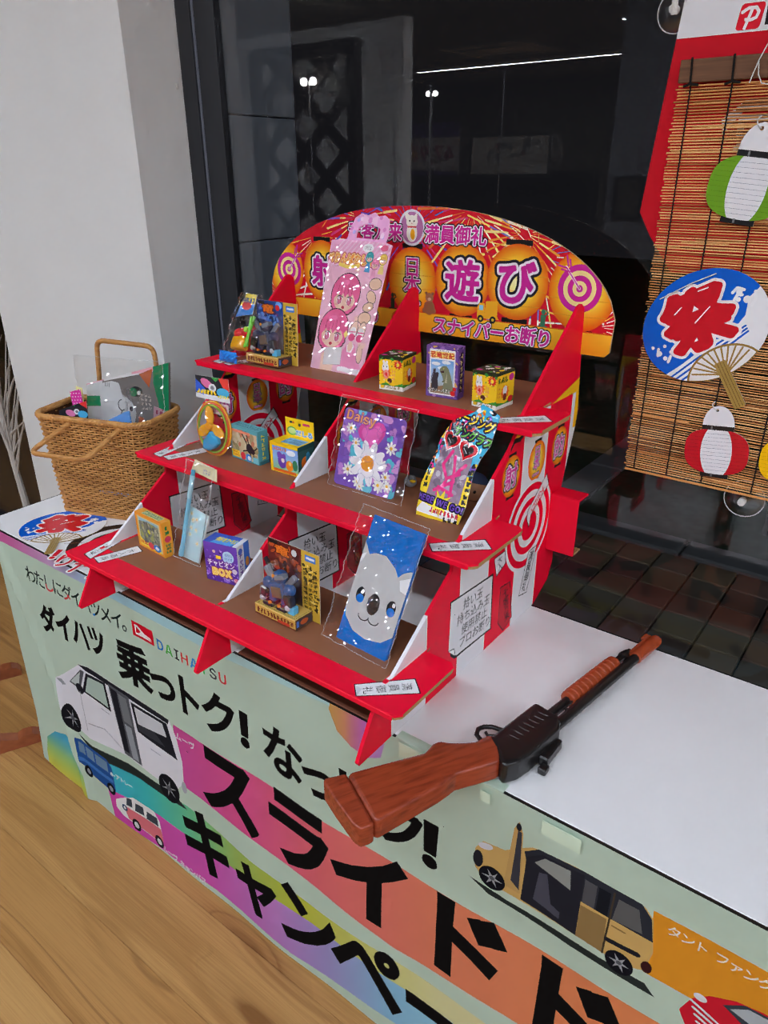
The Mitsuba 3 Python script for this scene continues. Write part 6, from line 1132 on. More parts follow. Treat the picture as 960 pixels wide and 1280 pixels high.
put('green_straw', local(cat_mesh(tube([[.066, .032, .016], [.060, .092, .016]], .003, 8), tube([[.060, .03, .016], [.069, .094, .016]], .003, 8)), fr), 'mat_gloss', (120, 214, 60), True, parent=k, label='bright green crossed sticks')
sh = film(frame((-1.1850, 1.0200, Z3), math.radians(-2), math.radians(6)), .052, .022, 17, .004, 14, 8, .008, .008, .001, .020)
put('blue_crumple', sh, 'mat_gloss', (40, 130, 220), parent=k, label='crumpled blue piece')
put('clear_bag', film(fr, w, h, 6, .006, 40, 52, .022, -.004, 0, .006, taper=(1.08, .7)), 'mat_film', parent=k, label='clear plastic bag')

# flying disc set, middle shelf
fr = frame((-1.1409, .8940, Z2 + .001), math.radians(5.5), math.radians(6)); w, h = .0894, .150
k = thing('flying_disc_set', 'bagged flying disc toy with an orange propeller at the left end of the middle shelf', 'toy')
a = Art().rect(0, 0, w, .045, (40, 40, 46)).rect(0, 0, w, .010, (226, 228, 232)); a.poly([(0, .012), (0, .038), (w * .3, .02), (w * .25, .008)], (50, 90, 200)); a.ell(w * .33, .031, .016, .008, (226, 120, 170), -20); a.ell(w * .5, .024, .010, .008, (226, 226, 230)); a.ell(w * .5, .024, .005, .004, (130, 130, 140)); a.poly([(w * .66, .045), (w, .045), (w, .020), (w * .8, .028)], (230, 70, 60)); a.ell(w * .8, .018, .016, .009, (80, 180, 220)); a.poly([(w * .45, .045), (w * .7, .045), (w * .6, .036)], (60, 150, 70)); a.scrib(w * .04, .009, w * .62, .020, 6, (246, 210, 40), 4, 1, .34); a.scrib(w * .64, .006, w * .97, .014, 5, (236, 210, 60), 7, 1, .3)
put('header_card', slab(a, Polygon([(.001, .001), (w, 0), (w - .004, .045), (.001, .044)]), .001, (230, 230, 230), (226, 226, 226), (fr[0] + fr[2] * .106 + np.cross(fr[1], fr[2]) * .012, fr[1], fr[2])), 'mat_gloss', parent=k)
a2 = Art().rect(0, 0, .06, .022, (226, 210, 214)).scrib(.002, .002, .055, .010, 10, (206, 90, 120), 5, 1, .25).rect(.004, .012, .042, .018, (100, 140, 210)).star(.05, .012, .004, .008, 6, (206, 40, 50))
put('inner_leaflet', slab(a2, sbox(0, 0, .06, .022), .0005, (220, 220, 220), (220, 220, 220), (fr[0] + fr[1] * .018 + fr[2] * .078 + np.cross(fr[1], fr[2]) * .004, fr[1], fr[2])), 'mat_print', parent=k)
for q, (s, c) in enumerate(((0, (244, 170, 40)), (.0032, (230, 90, 40)), (.0064, (150, 190, 60)))):
    tt = np.linspace(0, 2 * np.pi, 49)[:-1]
    put('ring', local(tube(np.column_stack([.045 + (.043 - s) * np.cos(tt), .050 + (.053 - s) * np.sin(tt), np.full(48, .010 + .002 * q)]), .0022, 8, True), fr), 'mat_gloss', c, True, parent=k)
for q in range(3):
    bl = affinity.rotate(affinity.scale(Point(.020, 0).buffer(1, quad_segs=6), .019, .0105), 95 + 120 * q, origin=(0, 0)); bl = affinity.translate(bl, .040, .056)
    put('propeller_blade', local(loft(bl, [(.013, .002), (.0135, 0), (.0165, 0), (.017, .002)], 40), fr), 'mat_gloss', (246, 174, 30), 40, parent=k)
put('hub', local(loft(Point(.040, .056).buffer(.008), [(.012, .001), (.013, 0), (.021, 0), (.022, .002)], 30), fr), 'mat_gloss', (246, 168, 30), 40, parent=k)
fish = Polygon([(.028, .012), (.040, .010), (.054, .016), (.064, .026), (.062, .034), (.052, .036), (.046, .044), (.040, .036), (.030, .026)]).buffer(.003)
put('launcher', local(loft(fish, [(.012, .003), (.015, 0), (.022, 0), (.025, .003)], 60), fr), 'mat_gloss', (50, 170, 220), 40, parent=k, label='bright blue launcher')
put('clear_bag', film(fr, w + .01, .112, 8, .005, 40, 50, .020, -.004, -.004, .008), 'mat_film', parent=k, label='clear plastic bag')

# purple picture puzzle in clear film, middle shelf
w, h = .1335, .137
a = Art().rect(0, 0, w, h, (120, 80, 180)); R = random.Random(14)
for _ in range(60): a.heart(R.uniform(0, w), R.uniform(0, h), R.uniform(.007, .015), R.choice([(156, 110, 206), (190, 130, 206), (90, 190, 210), (210, 150, 214), (130, 90, 190), (110, 200, 220)]), R.uniform(-50, 50))
for _ in range(13): a.daisy(R.uniform(.006, w - .006), R.uniform(.006, h - .006), R.uniform(.009, .013), (246, 244, 238), (240, 190, 70), 8, R.uniform(0, 1))
a.heart(w * .50, h * .72, .030, (226, 80, 170), 12); a.heart(w * .50, h * .72, .022, (238, 110, 190), 12); a.daisy(w * .50, h * .36, .040, (244, 242, 246), (240, 150, 40), 10); a.ell(w * .50, h * .36, .014, .014, (244, 160, 50))
a.text('Daisy', w * .03, h * .86, .024, (246, 170, 110), -.012, out=((.06, (150, 80, 150)),), rot=-4)
pz = sbox(0, 0, w, h).buffer(-.008).buffer(.008, quad_segs=5)
for q in range(1, 5):
    t = np.linspace(0, 1, 41)
    a.line(np.column_stack([t * w, h * q / 5 + .003 * np.sin(t * 31 + q)]), .0005, (96, 60, 150)); a.line(np.column_stack([w * q / 5 + .003 * np.sin(t * 31 + q * 2), t * h]), .0005, (96, 60, 150))
fr = frame((-.8121, .9184, Z2), 0, math.radians(17))
k = put('picture_puzzle', slab(a, pz, .002, (120, 80, 160), (200, 200, 196), fr), 'mat_print', cat='puzzle', label='purple picture puzzle with hearts and white daisies in clear film on the middle shelf')
fl = film(fr, w + .03, h + .024, 9, .004, 44, 48, .002, -.006, -.003, .003)
put('clear_film', fl, 'mat_film', parent=k, label='clear plastic film'); put('film_edge', film_edge(fl, 44, 48, .0003), 'mat_clear_edge', parent=k)

# sunglasses pouch, middle shelf
w, h = .083, .165
fr = frame((-.6200, .8980, Z2), math.radians(6), math.radians(24), math.radians(-4))
PO = Polygon([(.004, 0), (w * .62, -.004), (w * .92, .004), (w * .97, .03), (w * .93, .075), (w * .99, .098), (w * 1.10, .118), (w * 1.12, h - .006), (w * .95, h), (w * .74, h + .004), (w * .64, h - .008), (w * .26, h - .026), (.010, h - .052), (.008, .09), (-.002, .045)])
a = Art().rect(-.02, -.02, w + .03, h + .02, (70, 180, 220)); a.blobs(-.01, 0, w * 1.15, h, 330, [(236, 60, 150), (250, 220, 50), (60, 180, 220), (250, 250, 250), (36, 36, 46), (120, 80, 190), (240, 120, 50), (36, 36, 46)], .0016, .0055, 101)
a.poly([(-.01, -.01), (w * 1.1, -.01), (w, .05), (w * .9, .07), (w * .15, .07), (-.01, .05)], (250, 214, 50)); a.poly([(.0, .005), (w * .9, .004), (w * .84, .02), (w * .4, .016), (.01, .02)], (244, 240, 236))
a.poly([(w * .16, .030), (w * .84, .030), (w * .86, .10), (w * .62, .112), (w * .2, .10)], (150, 126, 146)); a.blobs(w * .22, .036, w * .8, .094, 26, [(176, 150, 170), (120, 100, 120), (200, 190, 200)], .003, .008, 5)
a.scrib(w * .02, .04, w * .14, .10, 1, (40, 40, 46), 6, 7, .3); a.scrib(w * .87, .03, w * .96, .09, 1, (40, 40, 46), 8, 7, .3)
for p in ([(.030, .036), (.040, .058), (.028, .078), (.038, .098)], [(.024, .040), (.052, .058), (.044, .092)], [(.052, .034), (.050, .066), (.064, .084)], [(.030, .046), (.056, .040)], [(.040, .060), (.058, .070)]): a.line(p, .0048, (236, 60, 140))
for cx, cy in ((.030, .112), (.060, .104)): a.heart(cx, cy, .0165, (250, 246, 246), -12); a.heart(cx, cy, .0150, (206, 30, 44), -12); a.heart(cx, cy, .0100, (36, 30, 34), -12); a.line([(cx - .006, cy + .002), (cx, cy - .004)], .0012, (200, 200, 206))
a.text('アメージング', w * .60, .146, .0165, (250, 210, 40), .03, out=((.14, (40, 30, 60)),), mid=True, rot=-8, sx=.85); a.text('パリピ', w * .42, .131, .0185, (240, 60, 60), .03, out=((.14, (40, 30, 60)),), mid=True, rot=-8); a.text('サングラス', w * .75, .124, .0155, (110, 190, 70), .03, out=((.14, (40, 30, 60)),), mid=True, rot=-8, sx=.85)
a.star(w * .48, .024, .010, .020, 9, (250, 230, 60)); a.text('HERE WE GO!', w * .47, .025, .0125, (110, 70, 180), 0, out=((.16, (30, 24, 50)),), mid=True, sx=.92, rot=-3); a.scrib(w * .3, .008, w * .9, .017, 8, (200, 40, 70), 4, 1, .3); a.scrib(w * .62, .000, w * .9, .009, 3, (30, 30, 36), 9, 1, .3)
a.L = [(affinity.scale(g_, 1.04, 1.16, origin=(0, 0)), c_, s_) for g_, c_, s_ in a.L]; PO = affinity.scale(PO, 1.04, 1.16, origin=(0, 0))
V, F, C = a.flat(PO.buffer(.0005), .006)
def puff(P):
    x, y = P[:, 0], P[:, 1]; e = np.clip(shapely.distance(shapely.points(x, y), PO.exterior) / .018, 0, 1)
    return np.column_stack([x, y, .0005 + .007 * np.sqrt(e) + .0012 * np.sin(x * 190 + y * 70) * np.sin(y * 150 - x * 60)])
mm = M(); mm.add(to3(puff(V), fr), F, C); v, f = trimesh.creation.triangulate_polygon(PO, engine='earcut'); d = cr2(v[f[:, 1]] - v[f[:, 0]], v[f[:, 2]] - v[f[:, 0]]); mm.add(to3(v, fr, -.001), np.where((d > 0)[:, None], f[:, ::-1], f), lin((206, 206, 210)))
put('sunglasses_pouch', mm, 'mat_gloss', smooth=True, cat='toy pouch', label='colourful foil pouch of party sunglasses at the right of the middle shelf')
# a small toy with a blue cap and a yellow scrap behind the pouch
k = thing('round_toy', 'little round toy head with a dark blue cap behind the sunglasses pouch', 'toy')
s = trimesh.creation.icosphere(3, .024); s.apply_translation([-.570, 1.002, Z2 + .0245]); put('face', s, 'mat_print', (196, 146, 112), True, parent=k)
s = trimesh.creation.icosphere(3, .0252); s = trimesh.intersections.slice_mesh_plane(s, [0, .35, 1], [0, .001, .008]); s.apply_translation([-.570, 1.002, Z2 + .0245]); put('cap', s, 'mat_print', (64, 78, 110), True, parent=k, label='dark blue cap')
for dx in (-.010, .008):
    s = trimesh.creation.icosphere(1, .0026); s.apply_translation([-.570 + dx + .006, .9790, Z2 + .026]); put('eye', s, 'mat_gloss', (26, 22, 22), True, parent=k)
k = thing('toy_duck', 'tiny grey and yellow toy on the middle shelf between the puzzle and the pouch', 'toy')
for nm, o, r, c in (('body', (-.690, .985, Z2 + .010), (.012, .010, .010), (150, 150, 152)), ('head', (-.683, .980, Z2 + .020), (.007, .006, .006), (120, 122, 126)), ('bill', (-.677, .974, Z2 + .017), (.006, .004, .0025), (240, 190, 40))):
    s = trimesh.creation.icosphere(2, 1.0); s.apply_scale(r); s.apply_translation(o); put(nm, s, 'mat_print', c, True, parent=k)

# stationery pouch, lower shelf
fr = frame((-1.0515, .7436, Z1), math.radians(1), math.radians(17.5), math.radians(-1)); w, h = .0740, .184
k = thing('stationery_set', 'clear pouch with a light blue pen and pastel notebooks on the lower shelf', 'stationery')
a = Art().rect(0, 0, .058, .098, (196, 226, 232)); a.rect(0, 0, .014, .098, (140, 196, 214))
for q in range(16): a.rect(.001, .003 + q * .006, .013, .0055 + q * .006, (220, 240, 244))
a.rect(.016, .05, .056, .096, (190, 226, 232)); R = random.Random(77)
for _ in range(8): a.daisy(R.uniform(.02, .053), R.uniform(.008, .09), .0055, (246, 240, 214), (236, 200, 90), 6)
f2 = (fr[0] + np.cross(fr[1], fr[2]) * .003, fr[1], fr[2])
put('notebook', slab(a, Polygon([(0, 0), (.058, 0), (.066, .092), (.010, .100)]), .003, (236, 236, 232), (214, 230, 232), f2), 'mat_print', parent=k, label='pastel blue notebook')
a = Art().rect(0, 0, w, .03, (226, 214, 176)).scrib(.035, .006, .055, .016, 3, (150, 140, 180), 3, 2)
put('header_card', slab(a, Polygon([(.004, .006), (w, 0), (w - .004, .022), (.010, .028)]), .0008, (226, 216, 190), (226, 216, 190), (fr[0] + fr[2] * (h - .026) + np.cross(fr[1], fr[2]) * .004, fr[1], fr[2])), 'mat_print', parent=k, label='cream header card')
for nm, y0, y1, r, c in (('pen_barrel', .004, .115, .0042, (120, 196, 224)), ('pen_cap', .115, .158, .0048, (176, 222, 238)), ('pen_end', .158, .168, .0040, (80, 170, 206))):
    put(nm, local(tube([[.019, y0, .012], [.019 - (y1 - .08) * .02 * 0, y1, .012]], r, 12), fr), 'mat_gloss', c, True, parent=k)
fl = film(fr, w, h, 12, .004, 34, 64, .008, 0, 0, .009)
put('clear_pouch', fl, 'mat_film', parent=k, label='clear plastic pouch'); put('film_edge', film_edge(fl, 34, 64), 'mat_clear_edge', parent=k)

# koala face towel in clear film, lower shelf
scene['mat_towel'] = {'type': 'twosided', 'bsdf': {'type': 'bumpmap', 'arbitrary': mikit.proc(lambda p, n, uv: .0009 * mikit.fbm(p[0] * 800, p[1] * 800, p[2] * 800, 2)), 'scale': 1.0, 'bsdf': {'type': 'principled', 'base_color': VC, 'roughness': .9, 'specular': .1, 'sheen': .4}}}
w, h = .0985, .200
a = Art().rect(0, 0, w, h, (20, 110, 196)); GR = (196, 196, 196)
head = Polygon([(-.002, .062), (.006, .040), (.026, .024), (.052, .020), (.080, .026), (w + .002, .044), (w + .002, .140), (.094, .138), (.084, .132), (.076, .122), (.066, .134), (.044, .146), (.024, .144), (.013, .138), (.004, .150), (-.002, .156)]).buffer(.002)
a.add(head, GR); a.poly([(.001, .138), (.008, .142), (.004, .128), (-.001, .122)], (238, 238, 240)); a.poly([(w - .018, .122), (w, .132), (w, .106), (w - .012, .108)], (238, 238, 240))
a.ell(.048, .072, .0115, .0165, (34, 32, 34)); a.blobs(.040, .062, .056, .084, 12, [(60, 58, 60), (44, 42, 44)], .001, .002, 4)
for ex in (.020, .081): a.ell(ex, .078, .0085, .0120, (24, 28, 36)); a.ell(ex + .001, .0725, .0070, .0068, (30, 120, 210)); a.ell(ex + .003, .084, .0030, .0034, (250, 250, 250))
t = np.linspace(0, np.pi, 12); a.line(np.column_stack([.037 + .010 * -np.cos(t), .050 - .007 * np.sin(t)]), .0016, (40, 40, 44)); a.line(np.column_stack([.057 + .010 * -np.cos(t), .050 - .007 * np.sin(t)]), .0016, (40, 40, 44))
R = random.Random(3)
fr = frame((-.6372, .7143, Z1), math.radians(-2.9), math.radians(26), math.radians(-1.5))
k = put('koala_towel', slab(a, sbox(0, 0, w, h), .006, (20, 104, 186), (20, 104, 186), fr), 'mat_towel', cat='towel', label='folded blue towel with a grey koala face in clear film on the lower shelf')
fl = film(fr, .128, .214, 13,   .0055, 50, 80, .001, -.018, -.003, .004)
put('clear_film', fl, 'mat_film', parent=k, label='clear crinkled film'); put('film_edge', film_edge(fl, 50, 80, .0003), 'mat_clear_edge', parent=k)

# ---------------------------------------------------------------- things lying on the table
# uchiwa fan with the character for festival, seen from its handle end
def fan_art(a, cx, cy, R, rot, simple=False):
    """Round fan of radius about R, handle towards rot - 90 degrees."""
    b = Art(); head = affinity.scale(Point(0, 0).buffer(1, quad_segs=12), R * 1.06, R * .92); lower = affinity.scale(Point(0, -R * .92).buffer(1, quad_segs=12), R * .66, R * .52)
    b.add(head, (16, 96, 206)); wave = Polygon([(-R * 1.1, -R * .52), (-R * .6, -R * .44), (-R * .1, -R * .32), (R * .4, -R * .26), (R * .66, -R * .12), (R * .82, R * .12), (R * 1.1, R * .22), (R * 1.1, -R * 1.1), (-R * 1.1, -R * 1.1)])
    b.add(wave.intersection(head), (236, 238, 242))
    for q in range(3): b.add(LineString([(-R * .9, -R * (.58 + .08 * q)), (-R * .4, -R * (.47 + .08 * q)), (R * .1, -R * (.36 + .07 * q)), (R * .6, -R * (.28 + .05 * q))]).buffer(R * .016).intersection(head), (20, 90, 196))
    for x, y, r in ((-.86, -.1, .05), (-.80, -.22, .04), (-.72, -.02, .03), (-.92, .04, .03), (-.66, -.16, .035), (.66, .16, .04), (.72, .26, .05), (.60, .05, .03), (.78, .1, .06)): b.ell(x * R, y * R, r * R, r * R, (240, 242, 246))
    for p in ([(.62, .3), (.72, .34), (.80, .26)], [(.6, .18), (.68, .24), (.74, .2)], [(.8, -.02), (.9, .05), (.94, .16)], [(-.9, -.12), (-.84, -.02)], [(-.78, -.3), (-.7, -.22)]): b.line([(x * R, y * R) for x, y in p], R * .05, (240, 242, 246))
    b.text('祭', -.03 * R, .16 * R, 1.05 * R, (206, 26, 40), .062, out=((.045, (244, 236, 238)),), mid=True, rot=-4, sx=1.12)
    for p in ([(-.35, .40), (-.2, .46)], [(.15, .58), (.32, .56)], [(-.1, .12), (.22, .26)]): b.line([(x * R, y * R) for x, y in p], R * .022, (244, 226, 228))
    grip = lower.intersection(head.buffer(R * .02)); b.add(grip, (150, 118, 56)); b.add(grip.buffer(-R * .035), (236, 234, 230))
    for t in np.linspace(-62, 62, 11): b.line([(0, -R * .90), (R * .56 * math.sin(math.radians(t)), -R * .90 + R * .48 * math.cos(math.radians(t)))], R * .030, (160, 128, 66))
    b.rect(-R * .10, -R * 1.52, R * .10, -R * .66, (164, 134, 70), r=R * .03)
    for q in (-.05, 0, .05): b.line([(q * R, -R * 1.5), (q * R, -R * .68)], R * .012, (122, 94, 44))
    return a.art(b, 1, rot, cx, cy), affinity.translate(affinity.rotate(unary_union([head, sbox(-R * .10, -R * 1.52, R * .10, -R * .66).buffer(-R * .03).buffer(R * .03)]), rot, origin=(0, 0)), cx, cy)
flat_t = (np.array([0, 0, ZT + .0052]), np.array([1.0, 0, 0]), np.array([0, 1.0, 0]))
# local: u = along the diagonal of the picture so that the handle points towards the table's left front
a, g = fan_art(Art(), 0, 0, .092, 0)
fa = math.radians(46); u, v = np.array([math.cos(fa), math.sin(fa), 0]), np.array([-math.sin(fa), math.cos(fa), 0])
fr = (np.array([-1.548, .786, ZT + .0028]), u, v)
put('festival_fan', slab(a, g, .0012, (170, 140, 80), (220, 216, 206), fr), 'mat_gloss', cat='fan', label='round blue paper fan with a red character lying on the left end of the table')
# bullseye card with cut-out red lettering
a = Art().ell(0, 0, .118, .118, (230, 230, 232), q=16)
for r, c in ((.104, (48, 36, 32)), (.082, (230, 230, 232)), (.064, (48, 36, 32)), (.046, (230, 230, 232)), (.030, (206, 36, 44)), (.012, (230, 230, 232))): a.ell(0, 0, r, r, c, q=12)
a.line([(-.09, .02), (.03, .02)], .0016, (150, 90, 50)); a.line([(-.118, .02), (-.09, .02)], .0016, (150, 90, 50))
card = Point(0, 0).buffer(.116, quad_segs=16)
# the fan lies partly on the card, so the card lies straight on the table
put('target_card', slab(a, card, .0008, (214, 214, 214), (220, 220, 220), (np.array([-1.372, .805, ZT + .0010]), u, v)), 'mat_print', cat='card', label='round black and white bullseye card on the table below the left shelf ends')
# red cut-out letters over the table's front edge: each letter a cut-out of its own
for i, (ch, x, yy) in enumerate((('!', -1.432, .697), ('り', -1.388, .692), ('た', -1.334, .700), ('当', -1.278, .708))):
    g = text_geom(ch, .056, .018); b = g.bounds; g = affinity.translate(g, -(b[0] + b[2]) / 2, -(b[1] + b[3]) / 2); base = g.buffer(.0036, quad_segs=3); base = Polygon(max(getattr(base, 'geoms', [base]), key=lambda q: q.area).exterior) if ch != '!' else base.convex_hull
    rr = math.radians(180 + 42); uu, vv = np.array([math.cos(rr), math.sin(rr), 0]), np.array([-math.sin(rr), math.cos(rr), 0])
    rr = math.radians(30); uu, vv = np.array([-math.cos(rr), -math.sin(rr), 0]), np.array([math.sin(rr), -math.cos(rr), 0])
    uu, vv = -uu, -vv
    z = ZT + .0024 + .0011 * (i % 2)
    put('cut_out_letter', slab(Art().add(base, (232, 228, 228)).add(g, (206, 30, 48)), base, .0009, (226, 222, 222), (226, 222, 222), (np.array([x, yy, z]), uu, vv)), 'mat_print', cat='letter', label=('red cut-out exclamation mark at the table edge beside the fan handle', 'red cut-out letter second from the fan handle at the table edge', 'red cut-out letter third from the fan handle beside the shelf foot', 'red cut-out letter mostly under the lower shelf end')[i])

# wicker basket with its two handles
bc, bu, bv = np.array([-1.538, .945]), np.array([.9455, .3256]), np.array([-.3256, .9455])
def rrect(w, d, r, n):
    g = sbox(-w / 2, -d / 2, w / 2, d / 2).buffer(-r).buffer(r, quad_segs=8); return resample(g, n)
def bw(p2, z): p2 = np.atleast_2d(p2); return np.column_stack([bc[0] + p2[:, 0] * bu[0] + p2[:, 1] * bv[0], bc[1] + p2[:, 0] * bu[1] + p2[:, 1] * bv[1], np.broadcast_to(z, len(p2))])
ZB0, ZB1 = ZT + .006, .945
def wall(t, n): return rrect(.262 + .040 * t, .142 + .026 * t, .028 + .012 * t, n)
basket = thing('wicker_basket', 'square wicker basket full of prizes beside the white pier on the table', 'basket')
NS, rows = 60, 40
scene['mat_wicker'] = {'type': 'twosided', 'bsdf': {'type': 'principled', 'roughness': .45, 'specular': .4, 'base_color': mikit.proc(lambda p, n, uv: blend(blend(lin((214, 162, 96)), lin((188, 130, 70)), mikit.fbm(p[0] * 42, p[1] * 42, p[2] * 130, 3)), lin((158, 102, 54)), .6 * mikit.smoothstep(.5, .8, mikit.noise(p[0] * 48, p[1] * 48, p[2] * 150))))}}
weave = []
for r in range(rows):
    t = (r + .5) / rows; n = NS * 4; p = wall(t, n); tn = np.roll(p, -1, 0) - np.roll(p, 1, 0); tn /= np.linalg.norm(tn, axis=1, keepdims=True); nr = np.stack([tn[:, 1], -tn[:, 0]], 1)
    ph = np.arange(n) / n * NS * np.pi
    q = p + nr * (.0026 * np.sin(ph + np.pi * r))[:, None]
    band = .0014 if r in (20, 21, 33) else 0
    weave.append(tube(bw(q + nr * band, ZB0 + t * (ZB1 - ZB0)), .0021, 6, True))
put('weave', cat_mesh(*weave), 'mat_wicker', smooth=True, parent=basket, kind='stuff')
stakes = []
for s in range(NS):
    stakes.append(tube(np.vstack([bw(wall(t, NS * 4)[s * 4 + 2] * .992, ZB0 + t * (ZB1 - ZB0)) for t in (0, .5, 1)]), .0019, 5))
put('stakes', cat_mesh(*stakes), 'mat_wicker', smooth=True, parent=basket, kind='stuff')
mat('mat_weave_gap_shade', (70, 42, 24), .8, .2)  # dark colour of an added lining, paints shade into the weave gaps
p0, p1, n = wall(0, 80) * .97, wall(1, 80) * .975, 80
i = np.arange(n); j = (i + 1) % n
put('inner_wall', trimesh.Trimesh(np.vstack([bw(p0, ZB0), bw(p1, ZB1), bw([[0, 0]], ZB0)]), np.vstack([np.stack([i, j, j + n], 1), np.stack([i, j + n, i + n], 1), np.stack([j, i, i * 0 + 2 * n], 1)]), process=False), 'mat_weave_gap_shade', parent=basket)
def twist(path, r, k, rs, closed=True, sides=6, ref=(0, 0, 1.0)):
    p = np.asarray(path, float); n = len(p); t = np.roll(p, -1, 0) - np.roll(p, 1, 0) if closed else np.gradient(p, axis=0); t /= np.linalg.norm(t, axis=1, keepdims=True)
    out = []
    for q in range(3):
        ang = np.arange(n) / n * 2 * np.pi * k + q * 2 * np.pi / 3; a_ = np.cross(t, ref); a_ /= np.linalg.norm(a_, axis=1, keepdims=True) + 1e-9; b_ = np.cross(a_, t)
        out.append(tube(p + r * (np.cos(ang)[:, None] * a_ + np.sin(ang)[:, None] * b_), rs, sides, closed))
    return cat_mesh(*out)
put('rim', twist(bw(wall(1.02, 360), ZB1 + .002), .0040, 40, .0042), 'mat_wicker', smooth=True, parent=basket)
put('foot_rim', tube(bw(wall(0, 120) * 1.005, ZT + .0042), .004, 6, True), 'mat_wicker', smooth=True, parent=basket)
def soft(pts, n=60):
    p = np.array(pts, float); out = [p[0]]
    for k in range(1, len(p) - 1):
        a_, b_ = p[k] + (p[k - 1] - p[k]) * min(.5, .022 / np.linalg.norm(p[k - 1] - p[k])), p[k] + (p[k + 1] - p[k]) * min(.5, .022 / np.linalg.norm(p[k + 1] - p[k]))
        for s in np.linspace(0, 1, 7): out.append((1 - s) ** 2 * a_ + 2 * s * (1 - s) * p[k] + s * s * b_)
    out.append(p[-1]); return np.array(out)
def bpt(u_, v_, z): return np.array([*(bc + bu * u_ + bv * v_), z])
for pts, rf in zip(([bpt(-.045, -.084, .938), bpt(-.090, -.172, .892), bpt(.058, -.172, .890), bpt(.092, -.084, .938)], [bpt(-.084, .083, .940), bpt(-.070, .085, 1.093), bpt(.088, .085, 1.087), bpt(.096, .083, .940)]), ((.15, -.43, .89), (-.3256, .9455, 0))):
    h = put('handle', tube(soft(pts), .0052, 10), 'mat_wicker', smooth=True, parent=basket)
    pp = soft(pts); cl = np.concatenate([[0], np.cumsum(np.linalg.norm(np.diff(pp, axis=0), axis=1))]); L = cl[-1]; wr = np.column_stack([np.interp(np.arange(0, L, .0011), cl, pp[:, q]) for q in range(3)])
    put('binding', twist(wr, .0047, L / .011, .0016, False, 5, rf), 'mat_wicker', smooth=True, parent=h)

# what is in the basket
def bframe(u_, v_, z, lean=8, roll=0, dyaw=0): return frame(bpt(u_, v_, z), math.atan2(bu[1], bu[0]) + math.radians(dyaw), math.radians(lean), math.radians(roll))
a = Art().rect(-.2, -.3, .3, .3, (122, 116, 114)); a.poly([(-.2, -.3), (-.2, .3), (-.03, .3), (-.035, .10), (-.04, -.3)], (206, 206, 206)); a.poly([(-.2, .068), (-.03, .118), (-.03, .3), (-.2, .3)], (240, 176, 190)); a.poly([(-.2, .066), (-.04, .08), (-.04, .055), (-.2, .04)], (30, 140, 90))
a.poly([(-.045, -.3), (-.045, .108), (-.01, .118), (.012, .115), (.018, .09), (.046, .070), (.056, .045), (.048, .02), (.034, -.3)], (210, 210, 210), rnd=.006); a.poly([(-.03, .116), (.11, .148), (.11, .3), (-.03, .3)], (230, 228, 228)); a.poly([(.05, .138), (.11, .150), (.11, .3), (.05, .3)], (240, 176, 190))
a.add(Polygon([(.118, .3), (.112, .12), (.124, .07), (.118, .01), (.126, -.3), (.3, -.3), (.3, .3)]).buffer(.004), (24, 130, 84)); a.poly([(.070, .140), (.108, .155), (.096, .110)], (196, 100, 60))
a.ell(.058, .098, .018, .012, (30, 32, 34), 8); a.ell(.051, .096, .011, .010, (24, 120, 76)); a.ell(.066, .095, .005, .005, (240, 240, 240)); t = np.linspace(0, np.pi, 9)
for cx, cy in ((.016, .062), (.022, .038)): a.line(np.column_stack([cx - .010 * np.sin(t), cy + .013 * np.cos(t)]), .0022, (50, 50, 54))
a.ell(.042, .055, .005, .006, (60, 60, 64)); a.scrib(.07, .055, .10, .095, 3, (206, 190, 180), 4, 4, .12)
for q in (-.028, -.022, -.016): a.line([(q, .104), (q + .001, .112)], .0014, (60, 60, 64))
tw = Polygon([(-.090, -.13), (.124, -.13), (.146, .060), (.152, .172), (-.082, .105)])
k = put('felt_towel', slab(a, tw, .008, (130, 126, 124), (130, 126, 124), bframe(-.004, .030, .890, 7)), 'mat_matte', cat='towel', label='grey white and green animal face towel in a clear bag standing in the basket')
fl = film(bframe(-.004, .028, .890, 7), .245, .235, 21, .005, 40, 40, .004, -.100, -.06, .006)
put('clear_bag', fl, 'mat_film', parent=k, label='clear plastic bag'); put('film_edge', film_edge(fl, 40, 40), 'mat_clear_edge', parent=k)
a = Art().rect(0, -.2, .085, .07, (40, 40, 46)).rect(0, -.2, .085, .004, (222, 224, 230)).poly([(0, .006), (.02, .004), (.03, .02), (0, .028)], (60, 110, 210)).ell(.036, .040, .014, .008, (226, 130, 180), -10).ell(.054, .044, .008, .007, (226, 226, 230)).ell(.054, .044, .004, .003, (120, 120, 130)).ell(.070, .038, .014, .009, (80, 180, 226)).poly([(.05, .07), (.085, .07), (.085, .052)], (226, 60, 60)).poly([(0, .07), (.04, .07), (.02, .056)], (236, 150, 190)).poly([(.03, .07), (.06, .07), (.05, .056)], (60, 150, 80)).scrib(.024, .010, .060, .026, 4, (246, 206, 40), 4, 1, .34).scrib(.055, .018, .083, .028, 4, (236, 214, 80), 7, 1, .3)
put('comic_card', slab(a, Polygon([(0, -.17), (.080, -.17), (.085, .070), (.070, .066), (.003, .045)]), .001, (200, 200, 206), (226, 226, 226), bframe(-.108, -.045, .905, 6, 3)), 'mat_gloss', cat='card', label='black header card with comic faces at the front left of the basket')
a = Art().rect(0, -.2, .05, .05, (226, 50, 160)); [a.ell(.004 + .008 * (q % 6) + (.004 if (q // 6) % 2 else 0), .002 + .008 * (q // 6), .0016, .0016, (250, 226, 240)) for q in range(36)]
